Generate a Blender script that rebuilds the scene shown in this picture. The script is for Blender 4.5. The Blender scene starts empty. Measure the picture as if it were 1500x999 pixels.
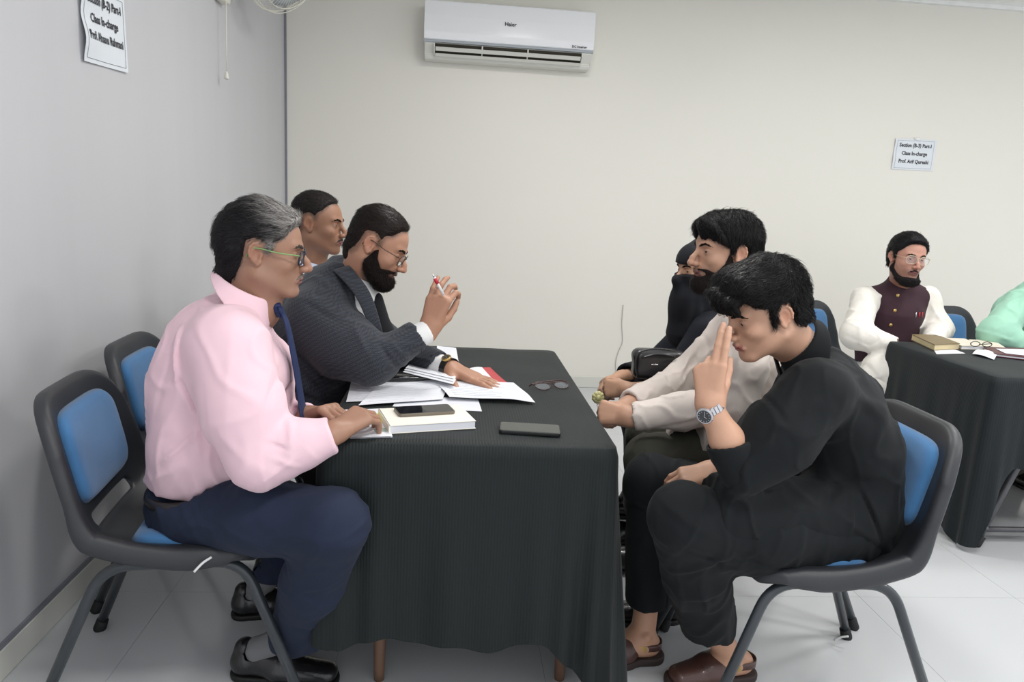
import bpy, bmesh, math, random
import numpy as np
from mathutils import Vector, Matrix
from concurrent.futures import ThreadPoolExecutor
PI = math.pi
sc = bpy.context.scene
col = sc.collection
# ---------------------------------------------------------------- camera
FPX, YAW, PITCH, ROLL, CAMP = 1054.8, 0.0864376, 0.1897233, 0.053559, np.array([0.0, 0.0, 1.33])
def cam_axes():
    f = np.array([math.sin(YAW)*math.cos(PITCH), math.cos(YAW)*math.cos(PITCH), -math.sin(PITCH)])
    r = np.array([math.cos(YAW), -math.sin(YAW), 0.0]); u = np.cross(r, f)
    c, s = math.cos(ROLL), math.sin(ROLL)
    return c*r + s*u, -s*r + c*u, f
AX = cam_axes()
cd = bpy.data.cameras.new('camera'); cam = bpy.data.objects.new('camera', cd); col.objects.link(cam)
cd.sensor_width = 36.0; cd.lens = FPX*36.0/1500.0; cd.clip_start = 0.05; cd.clip_end = 60
M = Matrix.Identity(4)
for i in range(3):
    M[i][0] = AX[0][i]; M[i][1] = AX[1][i]; M[i][2] = -AX[2][i]; M[i][3] = CAMP[i]
cam.matrix_world = M
sc.camera = cam
# ---------------------------------------------------------------- light and exposure
sc.view_settings.view_transform = 'Standard'; sc.view_settings.look = 'None'
sc.view_settings.gamma = 1.0; sc.view_settings.use_curve_mapping = False
sc.view_settings.exposure = 0.38
wd = bpy.data.worlds.new('world'); sc.world = wd; wd.use_nodes = True
wd.node_tree.nodes['Background'].inputs[0].default_value = (0.93, 0.96, 1.0, 1)
wd.node_tree.nodes['Background'].inputs[1].default_value = 0.95
def area(name, loc, size, power, color=(1, 0.985, 0.96), aim=None, shape='DISK', sy=None):
    L = bpy.data.lights.new(name, 'AREA'); L.shape = shape; L.size = size; L.energy = power; L.color = color
    if sy: L.size_y = sy
    o = bpy.data.objects.new(name, L); col.objects.link(o); o.location = loc
    if aim is not None:
        o.rotation_euler = (Vector(aim)-Vector(loc)).to_track_quat('-Z', 'Y').to_euler()
    return o
for lx, ly, pw in ((0.5, 0.4, 22), (0.5, 3.0, 20), (3.0, 0.4, 26), (3.0, 3.0, 20), (5.2, 1.6, 24), (1.8, 1.7, 14)):
    area('ceiling_lamp', (lx, ly, 2.80), 0.45, pw)
# ---------------------------------------------------------------- helpers
def at(px, py, X=None, Y=None, Z=None):
    """the point where the sight line of a photograph pixel meets a plane x, y or z = const"""
    d = AX[0]*((px-750)/FPX) - AX[1]*((py-499.5)/FPX) + AX[2]
    if X is not None: t = (X-CAMP[0])/d[0]
    elif Y is not None: t = (Y-CAMP[1])/d[1]
    else: t = (Z-CAMP[2])/d[2]
    return CAMP + t*d
def P(px, py, Y): return at(px, py, Y=Y)
def lin(c):
    return tuple(((v/255)/12.92 if v/255 <= 0.04045 else ((v/255+0.055)/1.055)**2.4) for v in c[:3])
def empty(name, loc, label=None, cat=None, group=None, rz=0.0):
    o = bpy.data.objects.new(name, None); col.objects.link(o); o.location = tuple(float(v) for v in loc); o.rotation_euler = (0, 0, rz)
    o.empty_display_size = 0.05
    tag(o, label, cat, group); return o
def tag(o, label=None, cat=None, group=None, kind=None):
    if label: o['label'] = label
    if cat: o['category'] = cat
    if group: o['group'] = group
    if kind: o['kind'] = kind
    return o
def link(name, me, m, parent=None, smooth=True, local=False):
    """mesh in world coordinates; a parented part keeps its place"""
    o = bpy.data.objects.new(name, me); col.objects.link(o)
    if m is not None and not me.materials: me.materials.append(m)
    if smooth: me.polygons.foreach_set('use_smooth', [True]*len(me.polygons))
    if parent is not None:
        o.parent = parent
        if not local:
            o.matrix_parent_inverse = wmat(parent).inverted()
    return o
def wmat(o):
    m = Matrix.LocRotScale(o.location, o.rotation_euler, o.scale)
    if o.parent: m = wmat(o.parent) @ o.matrix_parent_inverse @ m
    return m
def copy_tree(o, parent=None):
    c = o.copy(); col.objects.link(c); c.parent = parent
    for ch in list(o.children): copy_tree(ch, c)
    return c
def from_np(name, V, F, colors=None, uv=None):
    me = bpy.data.meshes.new(name)
    V = np.asarray(V, dtype=np.float32); F = np.asarray(F, dtype=np.int32); k = F.shape[1]
    me.vertices.add(len(V)); me.vertices.foreach_set('co', V.ravel())
    me.loops.add(F.size); me.loops.foreach_set('vertex_index', F.ravel())
    me.polygons.add(len(F)); me.polygons.foreach_set('loop_start', np.arange(0, F.size, k, dtype=np.int32))
    me.polygons.foreach_set('loop_total', np.full(len(F), k, dtype=np.int32))
    me.update(calc_edges=True)
    if colors is not None:
        a = me.color_attributes.new('col', 'FLOAT_COLOR', 'POINT')
        c4 = np.ones((len(V), 4), dtype=np.float32); c4[:, :3] = colors
        a.data.foreach_set('color', c4.ravel())
    return me
def bm_mesh(name, bm):
    bmesh.ops.recalc_face_normals(bm, faces=bm.faces[:])
    me = bpy.data.meshes.new(name); bm.to_mesh(me); bm.free(); return me
def box(bm, c, s, rot=None, bev=0.0, seg=2):
    r = bmesh.ops.create_cube(bm, size=1.0); vs = r['verts']
    m = Matrix.Translation(Vector([float(v) for v in c])) @ (rot.to_4x4() if rot is not None else Matrix.Identity(4)) @ Matrix.Diagonal((s[0], s[1], s[2], 1))
    bmesh.ops.transform(bm, matrix=m, verts=vs)
    if bev > 0:
        es = list({e for v in vs for e in v.link_edges})
        bmesh.ops.bevel(bm, geom=es, offset=bev, segments=seg, affect='EDGES', profile=0.5)
    return bm
def frames(pts):
    pts = [np.array(p, float) for p in pts]; T = []
    for i in range(len(pts)):
        a = pts[max(i-1, 0)]; b = pts[min(i+1, len(pts)-1)]; t = b-a; T.append(t/(np.linalg.norm(t)+1e-12))
    n = np.cross(T[0], [0, 0, 1.0])
    if np.linalg.norm(n) < 1e-3: n = np.cross(T[0], [0, 1.0, 0])
    n /= np.linalg.norm(n); out = []
    for t in T:
        n = n - t*np.dot(n, t); n /= np.linalg.norm(n)+1e-12; out.append((n.copy(), np.cross(t, n)))
    return pts, out
def tube(bm, pts, r, n=10, cap=True, r2=None, flat=1.0):
    """a bent rod through pts; r may be a list"""
    pts, fr = frames(pts); rr = r if isinstance(r, (list, tuple, np.ndarray)) else [r]*len(pts)
    rings = []
    for p, (a, b), q in zip(pts, fr, rr):
        rings.append([bm.verts.new(tuple(p + q*(math.cos(2*PI*i/n)*a + flat*math.sin(2*PI*i/n)*b))) for i in range(n)])
    for A, B in zip(rings, rings[1:]):
        for i in range(n): bm.faces.new((A[i], A[(i+1) % n], B[(i+1) % n], B[i]))
    if cap:
        bm.faces.new(rings[0][::-1]); bm.faces.new(rings[-1])
    return bm
def smooth_path(pts, n=6):
    """Catmull-Rom through pts"""
    p = [np.array(q, float) for q in pts]; p = [2*p[0]-p[1]] + p + [2*p[-1]-p[-2]]; out = []
    for i in range(1, len(p)-2):
        for j in range(n):
            t = j/n
            out.append(0.5*((2*p[i]) + (-p[i-1]+p[i+1])*t + (2*p[i-1]-5*p[i]+4*p[i+1]-p[i+2])*t*t + (-p[i-1]+3*p[i]-3*p[i+1]+p[i+2])*t**3))
    out.append(p[-2]); return out
def fillet(pts, r, n=6):
    """polyline with rounded corners"""
    p = [np.array(q, float) for q in pts]; out = [p[0]]
    for i in range(1, len(p)-1):
        a = p[i-1]-p[i]; b = p[i+1]-p[i]; la, lb = np.linalg.norm(a), np.linalg.norm(b); q = min(r, la*.49, lb*.49)
        s = p[i]+a/la*q; e = p[i]+b/lb*q
        for j in range(n+1):
            t = j/n; out.append((1-t)**2*s + 2*t*(1-t)*p[i] + t*t*e)
    out.append(p[-1]); return out
# ---------------------------------------------------------------- materials
def nt(name):
    m = bpy.data.materials.new(name); m.use_nodes = True; t = m.node_tree; return m, t, t.nodes['Principled BSDF']
def N(t, typ, **kw):
    n = t.nodes.new(typ)
    for k, v in kw.items():
        if k.startswith('i_'):
            key = k[2:]; key = int(key) if key.isdigit() else key.replace('_', ' ')
            n.inputs[key].default_value = v
        else: setattr(n, k, v)
    return n
def mat(name, rgb, rough=0.5, metal=0.0, var=0.06, vs=12.0, bump=0.0, bs=200.0, coat=0.0, sheen=0.0, spec=None, attr=False, stretch=None, det=3.0):
    m, t, b = nt(name); L = t.links.new
    b.inputs['Roughness'].default_value = rough; b.inputs['Metallic'].default_value = metal
    if coat: b.inputs['Coat Weight'].default_value = coat
    if sheen: b.inputs['Sheen Weight'].default_value = sheen
    if spec is not None: b.inputs['Specular IOR Level'].default_value = spec
    tc = N(t, 'ShaderNodeTexCoord'); src = tc.outputs['Object']
    if stretch:
        mp = N(t, 'ShaderNodeMapping'); mp.inputs['Scale'].default_value = stretch; L(src, mp.inputs['Vector']); src = mp.outputs[0]
    nz = N(t, 'ShaderNodeTexNoise'); nz.inputs['Scale'].default_value = vs; nz.inputs['Detail'].default_value = det; L(src, nz.inputs['Vector'])
    mr = N(t, 'ShaderNodeMapRange'); mr.inputs['To Min'].default_value = 1-var*2; mr.inputs['To Max'].default_value = 1+var*2; L(nz.outputs['Fac'], mr.inputs['Value'])
    mx = N(t, 'ShaderNodeMix', data_type='RGBA', blend_type='MULTIPLY'); mx.inputs[0].default_value = 1.0
    if attr:
        at_ = N(t, 'ShaderNodeAttribute', attribute_name='col'); L(at_.outputs['Color'], mx.inputs[6])
    else: mx.inputs[6].default_value = (*lin(rgb), 1)
    cb = N(t, 'ShaderNodeCombineColor')
    for i in range(3): L(mr.outputs[0], cb.inputs[i])
    L(cb.outputs[0], mx.inputs[7]); L(mx.outputs[2], b.inputs['Base Color'])
    if bump:
        n2 = N(t, 'ShaderNodeTexNoise'); n2.inputs['Scale'].default_value = bs; n2.inputs['Detail'].default_value = 2; L(src, n2.inputs['Vector'])
        bp = N(t, 'ShaderNodeBump'); bp.inputs['Strength'].default_value = bump; bp.inputs['Distance'].default_value = 0.002
        L(n2.outputs['Fac'], bp.inputs['Height']); L(bp.outputs[0], b.inputs['Normal'])
    return m
def emis(m, rgb, s):
    b = m.node_tree.nodes['Principled BSDF']; b.inputs['Emission Color'].default_value = (*lin(rgb), 1); b.inputs['Emission Strength'].default_value = s; return m
# ---------------------------------------------------------------- distance-field modelling: bodies and clothes are grown as one continuous skin
POOL = ThreadPoolExecutor(4)
def V3(p): return np.array([float(p[0]), float(p[1]), float(p[2])], dtype=np.float32)
def nrm(v): v = np.asarray(v, float); return v/(np.linalg.norm(v)+1e-12)
class Pr:
    __slots__ = ('f', 'c', 'R', 'k', 'op')
    def __init__(s, f, c, R, k=0.01, op='u'): s.f, s.c, s.R, s.k, s.op = f, V3(c), R, k, op
def cap(a, b, r1, r2=None, k=0.012, L=None, s=1.0, op='u'):
    """tapered capsule a-b; stretched s times along the direction L"""
    a, b = V3(a), V3(b); r2 = r1 if r2 is None else r2; ba = b-a; q = float(ba@ba)+1e-12
    Lv = None if L is None else V3(nrm(L)); w = 1.0/s-1.0
    def f(p):
        d = p-a; h = np.clip(d@ba/q, 0, 1); d = d-h[:, None]*ba
        if Lv is not None: d = d + ((d@Lv)*w)[:, None]*Lv
        return np.sqrt((d*d).sum(1)) - (r1+(r2-r1)*h)
    return Pr(f, (a+b)/2, math.sqrt(q)/2+max(r1, r2)*max(1, s), k, op)
def ell(c, r, rot=None, k=0.012, op='u'):
    c = V3(c); r = V3(r); Rm = None if rot is None else np.asarray(rot, dtype=np.float32)
    def f(p):
        d = p-c
        if Rm is not None: d = d@Rm
        k0 = np.sqrt(((d/r)**2).sum(1)); k1 = np.sqrt(((d/(r*r))**2).sum(1))+1e-9
        return k0*(k0-1)/k1
    return Pr(f, c, float(max(r)), k, op)
def bx(c, h, rot=None, rad=0.004, k=0.004, op='u'):
    c = V3(c); h = V3(h)-rad; Rm = None if rot is None else np.asarray(rot, dtype=np.float32)
    def f(p):
        d = p-c
        if Rm is not None: d = d@Rm
        q = np.abs(d)-h
        return np.sqrt((np.maximum(q, 0)**2).sum(1))+np.minimum(q.max(1), 0)-rad
    return Pr(f, c, float(np.linalg.norm(h))+rad*2, k, op)
def cutp(p0, n, c, R, k=0.004, op='s'):
    """removes everything on the n side of the plane through p0, inside the ball c, R"""
    p0, n, c = V3(p0), V3(nrm(n)), V3(c)
    def f(p):
        d = p-c
        return np.maximum(-((p-p0)@n), np.sqrt((d*d).sum(1))-R)
    return Pr(f, c, R, k, op)
def chain(pts, rs, k=0.01, L=None, s=1.0):
    return [cap(pts[i], pts[i+1], rs[i], rs[i+1], k, L, s) for i in range(len(pts)-1)]
def evalp(prims, p, disp=None):
    d = np.full(len(p), 1.0, dtype=np.float32)
    for q in prims:
        e = q.f(p)
        if q.op == 'u':
            k = max(q.k, 1e-5); h = np.maximum(k-np.abs(d-e), 0)/k; d = np.minimum(d, e)-h*h*k*0.25
        elif q.op == 's':
            e = -e; k = max(q.k, 1e-5); h = np.maximum(k-np.abs(d-e), 0)/k; d = np.maximum(d, e)+h*h*k*0.25
        else:
            k = max(q.k, 1e-5); h = np.maximum(k-np.abs(d-e), 0)/k; d = np.maximum(d, e)+h*h*k*0.25
    if disp is not None: d = d-disp(p)
    return d
def nets(prims, vox, disp=None, amp=0.0, name='m'):
    B = 8; s = B*vox; us = [q for q in prims if q.op == 'u']
    lo = np.min([q.c-q.R for q in us], axis=0)-0.03; hi = np.max([q.c+q.R for q in us], axis=0)+0.03
    n = np.ceil((hi-lo)/s).astype(int)+1
    G = np.stack(np.meshgrid(*[np.arange(k) for k in n], indexing='ij'), -1).reshape(-1, 3)
    C = (lo+(G+0.5)*s).astype(np.float32)
    # superblocks of 3x3x3 blocks share one culled list
    sid = (G//3); key = (sid[:, 0]*10000+sid[:, 1])*10000+sid[:, 2]
    order = np.argsort(key, kind='stable'); ks, st = np.unique(key[order], return_index=True); st = list(st)+[len(order)]
    o = np.stack(np.meshgrid(*[np.arange(B+1)]*3, indexing='ij'), -1).reshape(-1, 3)
    cs = np.array([q.c for q in prims]); Rs = np.array([q.R+0.6*q.k for q in prims]); hd = s*0.9
    def job(i):
        idx = order[st[i]:st[i+1]]; c0 = C[idx].mean(0); ext = s*3*0.9
        near = [q for q, z in zip(prims, np.sqrt(((cs-c0)**2).sum(1))-Rs < ext+0.035) if z]
        if not any(q.op == 'u' for q in near): return None
        d = evalp(near, C[idx], None); keep = idx[np.abs(d) < hd*1.45+amp+0.004]
        if not len(keep): return None
        g = (G[keep][:, None, :]*B+o[None]).reshape(-1, 3)
        p = (lo+g*vox).astype(np.float32)
        return G[keep], evalp(near, p, disp).reshape(-1, B+1, B+1, B+1)
    res = [r for r in POOL.map(job, range(len(ks))) if r is not None]
    Gb = np.concatenate([r[0] for r in res]); Vv = np.concatenate([r[1] for r in res])
    sg = Vv < 0
    cnt = np.zeros(Vv.shape[:1]+(B, B, B), dtype=np.int8); cor = []
    for i in (0, 1):
        for j in (0, 1):
            for k in (0, 1):
                cnt += sg[:, i:B+i, j:B+j, k:B+k]; cor.append((i, j, k))
    b, x, y, z = np.nonzero((cnt > 0) & (cnt < 8))
    cv = np.stack([Vv[b, x+i, y+j, z+k] for i, j, k in cor], 1)
    cor = np.array(cor, dtype=np.float32)
    acc = np.zeros((len(b), 3), dtype=np.float32); w = np.zeros(len(b), dtype=np.float32)
    for e0 in range(8):
        for e1 in range(e0+1, 8):
            if np.abs(cor[e0]-cor[e1]).sum() != 1: continue
            a0, a1 = cv[:, e0], cv[:, e1]; m = (a0 < 0) != (a1 < 0); t = np.where(m, a0/(a0-a1+1e-12), 0)
            acc += np.where(m[:, None], cor[e0]+(cor[e1]-cor[e0])*t[:, None], 0); w += m
    cell = Gb[b]*B+np.stack([x, y, z], 1); Vt = lo+(cell+acc/w[:, None])*vox
    BIG = 1 << 20
    def keyf(c): return (c[:, 0].astype(np.int64)*BIG+c[:, 1])*BIG+c[:, 2]
    kk = keyf(cell); od = np.argsort(kk); kk = kk[od]; Vt = Vt[od]
    quads = []
    for ax, (u, v) in enumerate(((1, 2), (2, 0), (0, 1))):
        d1 = [0, 0, 0]; d1[ax] = 1
        s0 = sg[:, :B, :B, :B]; s1 = sg[:, d1[0]:B+d1[0], d1[1]:B+d1[1], d1[2]:B+d1[2]]
        b, x, y, z = np.nonzero(s0 != s1)
        g = Gb[b]*B+np.stack([x, y, z], 1); inside = s0[b, x, y, z]
        eu = np.zeros(3, int); eu[u] = 1; ev = np.zeros(3, int); ev[v] = 1
        ids = []; ok = np.ones(len(g), bool)
        for off in (g-eu-ev, g-ev, g, g-eu):
            q = keyf(off); i = np.searchsorted(kk, q); i = np.minimum(i, len(kk)-1); ok &= kk[i] == q; ids.append(i)
        Q = np.stack(ids, 1); Q[~inside] = Q[~inside][:, ::-1]; quads.append(Q[ok])
    return Vt, np.concatenate(quads)
def sdf_obj(name, prims, vox, m, parent, disp=None, amp=0.0, colf=None):
    Vt, Q = nets(prims, vox, disp, amp)
    me = from_np(name, Vt, Q, colf(Vt) if colf else None)
    return link(name, me, m, parent)
# cheap band-limited noise: sums of warped sines
def noise(p, scale, seed=0, oct=2):
    r = np.random.RandomState(seed); out = 0; a = 1.0
    for o in range(oct):
        for i in range(4):
            d = r.normal(size=3); d = d/np.linalg.norm(d)*scale*(0.7+0.6*r.rand())*(1.9**o); ph = r.rand()*6.28
            d2 = r.normal(size=3)*scale*0.4*(1.9**o)
            out = out + a*np.sin(p@d.astype(np.float32)+ph+1.3*np.sin(p@d2.astype(np.float32)+ph*2))
        a *= 0.5
    return out/4
def folds(specs, base=0.0, bscale=25, seed=1, lines=()):
    """specs: (centre, direction across the folds, wavelength, radius, amplitude)"""
    S = [(V3(c), V3(nrm(d)), wl, R, a) for c, d, wl, R, a in specs]
    LN = [(V3(a), V3(b), w, amp, R) for a, b, w, amp, R in lines]
    def f(p):
        out = base*noise(p, bscale, seed) if base else np.zeros(len(p), dtype=np.float32)
        wv = None
        for i, (c, d, wl, R, a) in enumerate(S):
            q = p-c; g = np.exp(-(q*q).sum(1)/(R*R)); m = g > 0.02
            if not m.any(): continue
            qq = p[m]; ph = noise(qq, 9.0, 50+i+seed, 1)*2.2
            w = np.sin((qq-c)@d*(6.283/wl)+ph)
            w = 1-np.abs(w)**0.8*1.6                       # sharp ridges, broad valleys
            out[m] += a*g[m]*w*0.7
        for a, b, w, amp, R in LN:
            # a fold along the line a-b: ridge on one side, trough on the other (amp > 0 ridge, < 0 trough)
            ab = b-a; q = p-a; h = np.clip((q@ab)/float(ab@ab), 0, 1); d = q-h[:, None]*ab
            dy = np.abs(d[:, 1]); r2 = d[:, 0]**2+d[:, 2]**2
            g = np.exp(-r2/(w*w))*np.exp(-(dy/R)**4)*(0.35+0.65*np.sin(np.clip(h, 0.02, 0.98)*3.14159))
            side = (d[:, 0]*ab[2]-d[:, 2]*ab[0]); sg = np.tanh(side/(np.linalg.norm(ab)*w*0.5+1e-9))
            out += amp*g*(0.6+0.8*sg)
        return out
    return f
def wrinkle(p, scale=11, seed=1, amp=0.004, st=(1, 1, 1)):
    """thin curved creases where a slow noise crosses zero, strongest in patches"""
    q = p*np.array(st, dtype=np.float32)
    a = noise(q, scale, seed, 1); b = noise(q, scale*0.8, seed+70, 1); m = sstep(0.5+0.9*noise(p, 8, seed+31, 1))
    return amp*((np.exp(-(a/0.16)**2)-0.25)*m+0.7*(np.exp(-(b/0.13)**2)-0.2)*(1-m)-0.3*a)
def plus(f, scale, seed, amp, st=(1, 1, 1)):
    return lambda p: f(p)+wrinkle(p, scale, seed, amp, st)
def seg_sd(px, py, poly):
    """signed distance (inside positive) to a polygon in 2-D"""
    d = np.full(px.shape, 1e9); ins = np.zeros(px.shape, bool); n = len(poly)
    for i in range(n):
        ax, ay = poly[i]; bx_, by = poly[(i+1) % n]; ex, ey = bx_-ax, by-ay; wx, wy = px-ax, py-ay
        h = np.clip((wx*ex+wy*ey)/(ex*ex+ey*ey+1e-12), 0, 1)
        d = np.minimum(d, (wx-ex*h)**2+(wy-ey*h)**2)
        c = ((ay > py) != (by > py)) & (px < (bx_-ax)*(py-ay)/((by-ay) if by != ay else 1e-9)+ax)
        ins ^= c
    d = np.sqrt(d); return np.where(ins, d, -d)
def sstep(x): x = np.clip(x, 0, 1); return x*x*(3-2*x)
# ---------------------------------------------------------------- the room
XL, YB, ZC = -1.174, 5.18, 2.87
M_wall = mat('back_wall_paint', (230, 227, 218), 0.42, var=0.008, vs=1.2, bump=0.12, bs=60, spec=0.35)
M_wl = mat('left_wall_panel', (196, 196, 199), 0.38, var=0.02, vs=2.0, bump=0.1, bs=60, stretch=(1, 3.5, 0.25))
M_floor = mat('floor_tile', (196, 198, 200), 0.14, var=0.012, vs=1.6, spec=0.5)
M_grout = mat('grout', (186, 188, 190), 0.3)
M_base = mat('skirting', (214, 214, 206), 0.35, var=0.03, vs=3)
M_trim = mat('dark_strip', (128, 129, 138), 0.4)
M_ceil = mat('ceiling_paint', (236, 236, 234), 0.8)
def slab(name, c, s, m, kind='structure', bev=0.0, parent=None):
    bm = bmesh.new(); box(bm, c, s, bev=bev); o = link(name, bm_mesh(name, bm), m, parent, smooth=False)
    if kind and parent is None: o['kind'] = kind
    return o
slab('wall_left', (XL-0.06, 2.0, ZC/2), (0.12, 6.6, ZC+0.1), M_wl)
slab('wall_back', (2.6, YB+0.06, ZC/2), (7.8, 0.12, ZC+0.1), M_wall)
slab('ceiling', (2.6, 2.2, ZC+0.06), (7.8, 6.2, 0.12), M_ceil)
fl = slab('floor', (2.6, 2.0, -0.06), (7.8, 6.6, 0.114), M_grout)
sx0 = at(1273, 888, Z=0)[0]
bm = bmesh.new(); box(bm, (0, 0, 0), (0.5988, 0.5988, 0.006)); tme = bm_mesh('tile', bm); tme.materials.append(M_floor)
ix0 = math.floor((XL-sx0)/0.6); 
for i in range(ix0, 9):
    for j in range(-1, 10):
        x0 = sx0+0.6*i; y0 = -0.15+0.6*j+0.02
        xa, xb = max(x0, XL), min(x0+0.6, 6.4); yb = min(y0+0.6, YB)
        if xb-xa < 0.02 or yb-y0 < 0.02: continue
        t = bpy.data.objects.new('tile', tme); col.objects.link(t); t.parent = fl
        t.location = ((xa+xb)/2, (y0+yb)/2, -0.003); t.scale = ((xb-xa)/0.6, (yb-y0)/0.6, 1)
slab('baseboard_left', (XL+0.006, 2.0, 0.0425), (0.012, 6.4, 0.083), M_base, bev=0.002)
slab('trim_1', (XL+0.004, 2.0, 0.0915), (0.008, 6.4, 0.014), M_trim)
slab('baseboard_back', (2.6, YB-0.006, 0.0425), (7.5, 0.012, 0.083), M_base, bev=0.002)
slab('trim_2', (XL+0.007, YB-0.006, 0.1+1.3), (0.014, 0.012, 2.6), M_trim)
# ceiling cornice strip along the back wall
slab('trim_3', (2.6, YB-0.02, ZC-0.012), (7.5, 0.04, 0.024), M_ceil)

# ---------------------------------------------------------------- split air conditioner on the back wall
M_acw = mat('gloss_white_plastic', (240, 241, 243), 0.1, var=0.0, coat=0.4)
M_acg = mat('grey_plastic_strip', (168, 174, 180), 0.25, var=0.0)
M_acs = mat('satin_white_plastic', (222, 222, 214), 0.35, var=0.0)
M_dark = mat('dark_recess', (62, 58, 48), 0.6)
M_ink = mat('black_ink', (45, 45, 52), 0.6, var=0)
M_inkg = mat('grey_ink', (110, 112, 122), 0.6, var=0)
YF = 4.975
xa, xb = -0.245, 0.868
zt, zb = at(622, 0, Y=YF)[2], at(622, 83, Y=YF+0.03)[2]
zt += 0.015
ac = empty('air_conditioner', ((xa+xb)/2, YB, zb), 'white wall mounted split air conditioner high on the back wall', 'air conditioner')
def prism_x(name, prof, x0, x1, m, parent, bev=0.0, smooth=False):
    """profile in (y, z) pushed along x"""
    bm = bmesh.new(); A = [bm.verts.new((x0, y, z)) for y, z in prof]; Bv = [bm.verts.new((x1, y, z)) for y, z in prof]
    bm.faces.new(A); bm.faces.new(Bv[::-1])
    for i in range(len(prof)):
        j = (i+1) % len(prof); bm.faces.new((A[i], A[j], Bv[j], Bv[i]))
    if bev: bmesh.ops.bevel(bm, geom=bm.edges[:], offset=bev, segments=2, affect='EDGES')
    return link(name, bm_mesh(name, bm), m, parent, smooth)
zs = zb+0.105      # lower edge of the front panel
prism_x('body', [(YB, zt), (YF+0.03, zt), (YF+0.018, zs), (YF+0.02, zs-0.02), (YF+0.075, zb+0.028), (YF+0.075, zb+0.02), (YF+0.09, zb), (YB, zb)], xa+0.004, xb-0.004, M_acs, ac, 0.004)
prism_x('front_panel', [(YF+0.03, zt), (YF+0.012, zt-0.01), (YF+0.002, zt-0.10), (YF, zs+0.05), (YF+0.006, zs+0.004), (YF+0.02, zs)], xa, xb, M_acw, ac, 0.003, smooth=False)
prism_x('grey_strip', [(YF+0.022, zs-0.002), (YF+0.003, zs+0.0), (YF+0.006, zs-0.013), (YF+0.025, zs-0.016)], xa, xb, M_acg, ac)
# outlet: a dark slot with louvres and dividers, standing proud of the lower cheek
ox0, ox1 = xa+0.07, xb-0.075
prism_x('outlet_recess', [(YF+0.012, zs-0.02), (YF+0.03, zs-0.045), (YF+0.062, zb+0.030), (YF+0.085, zb+0.032), (YF+0.085, zs-0.02)], ox0, ox1, M_dark, ac)
prism_x('louver', [(YF+0.000, zs-0.043), (YF+0.022, zs-0.064), (YF+0.03, zs-0.062), (YF+0.01, zs-0.040)], ox0+0.006, ox1-0.006, M_acs, ac)
prism_x('louver', [(YF+0.03, zs-0.078), (YF+0.048, zs-0.092), (YF+0.056, zs-0.09), (YF+0.04, zs-0.075)], ox0+0.006, ox1-0.006, M_acs, ac)
for f in (0.32, 0.63):
    xx = ox0+(ox1-ox0)*f
    prism_x('divider', [(YF+0.004, zs-0.02), (YF+0.0, zs-0.045), (YF+0.05, zb+0.026), (YF+0.07, zb+0.03), (YF+0.07, zs-0.02)], xx-0.004, xx+0.004, M_acs, ac)
for xx in (ox0-0.002, ox1+0.002):
    prism_x('outlet_side', [(YF+0.006, zs-0.018), (YF+0.002, zs-0.045), (YF+0.05, zb+0.020), (YF+0.08, zb+0.022), (YF+0.08, zs-0.018)], xx-0.003, xx+0.003, M_acs, ac)
prism_x('outlet_lip', [(YF+0.045, zb+0.03), (YF+0.05, zb+0.014), (YF+0.085, zb+0.012), (YF+0.085, zb+0.028)], ox0, ox1, M_acs, ac, 0.002)
def text(name, body, loc, size, m, parent, rot=(PI/2, 0, 0), align='CENTER', ext=0.0006, sx=1.0, bold=0.0):
    c = bpy.data.curves.new(name, 'FONT'); c.body = body; c.size = size; c.align_x = align; c.align_y = 'CENTER'; c.extrude = ext; c.offset = bold
    c.resolution_u = 2
    c.materials.append(m); o = bpy.data.objects.new(name, c); col.objects.link(o); o.location = loc; o.rotation_euler = rot; o.scale = (sx, 1, 1)
    bpy.context.view_layer.update(); dg = bpy.context.evaluated_depsgraph_get(); me = bpy.data.meshes.new_from_object(o.evaluated_get(dg))
    bpy.data.objects.remove(o); me.materials.clear(); me.materials.append(m)
    o = bpy.data.objects.new(name, me); col.objects.link(o); o.location = loc; o.rotation_euler = rot; o.scale = (sx, 1, 1)
    o.parent = parent; o.matrix_parent_inverse = wmat(parent).inverted(); return o
lx = at(748, 36, Y=YF)
text('logo', 'Haier', (lx[0], YF-0.0015, lx[2]), 0.034, M_ink, ac, bold=0.0006)
lx = at(851, 70, Y=YF)
text('lettering', 'DC Inverter', (lx[0]-0.01, YF-0.0015, lx[2]+0.004), 0.02, M_ink, ac, bold=0.0004)

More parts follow.
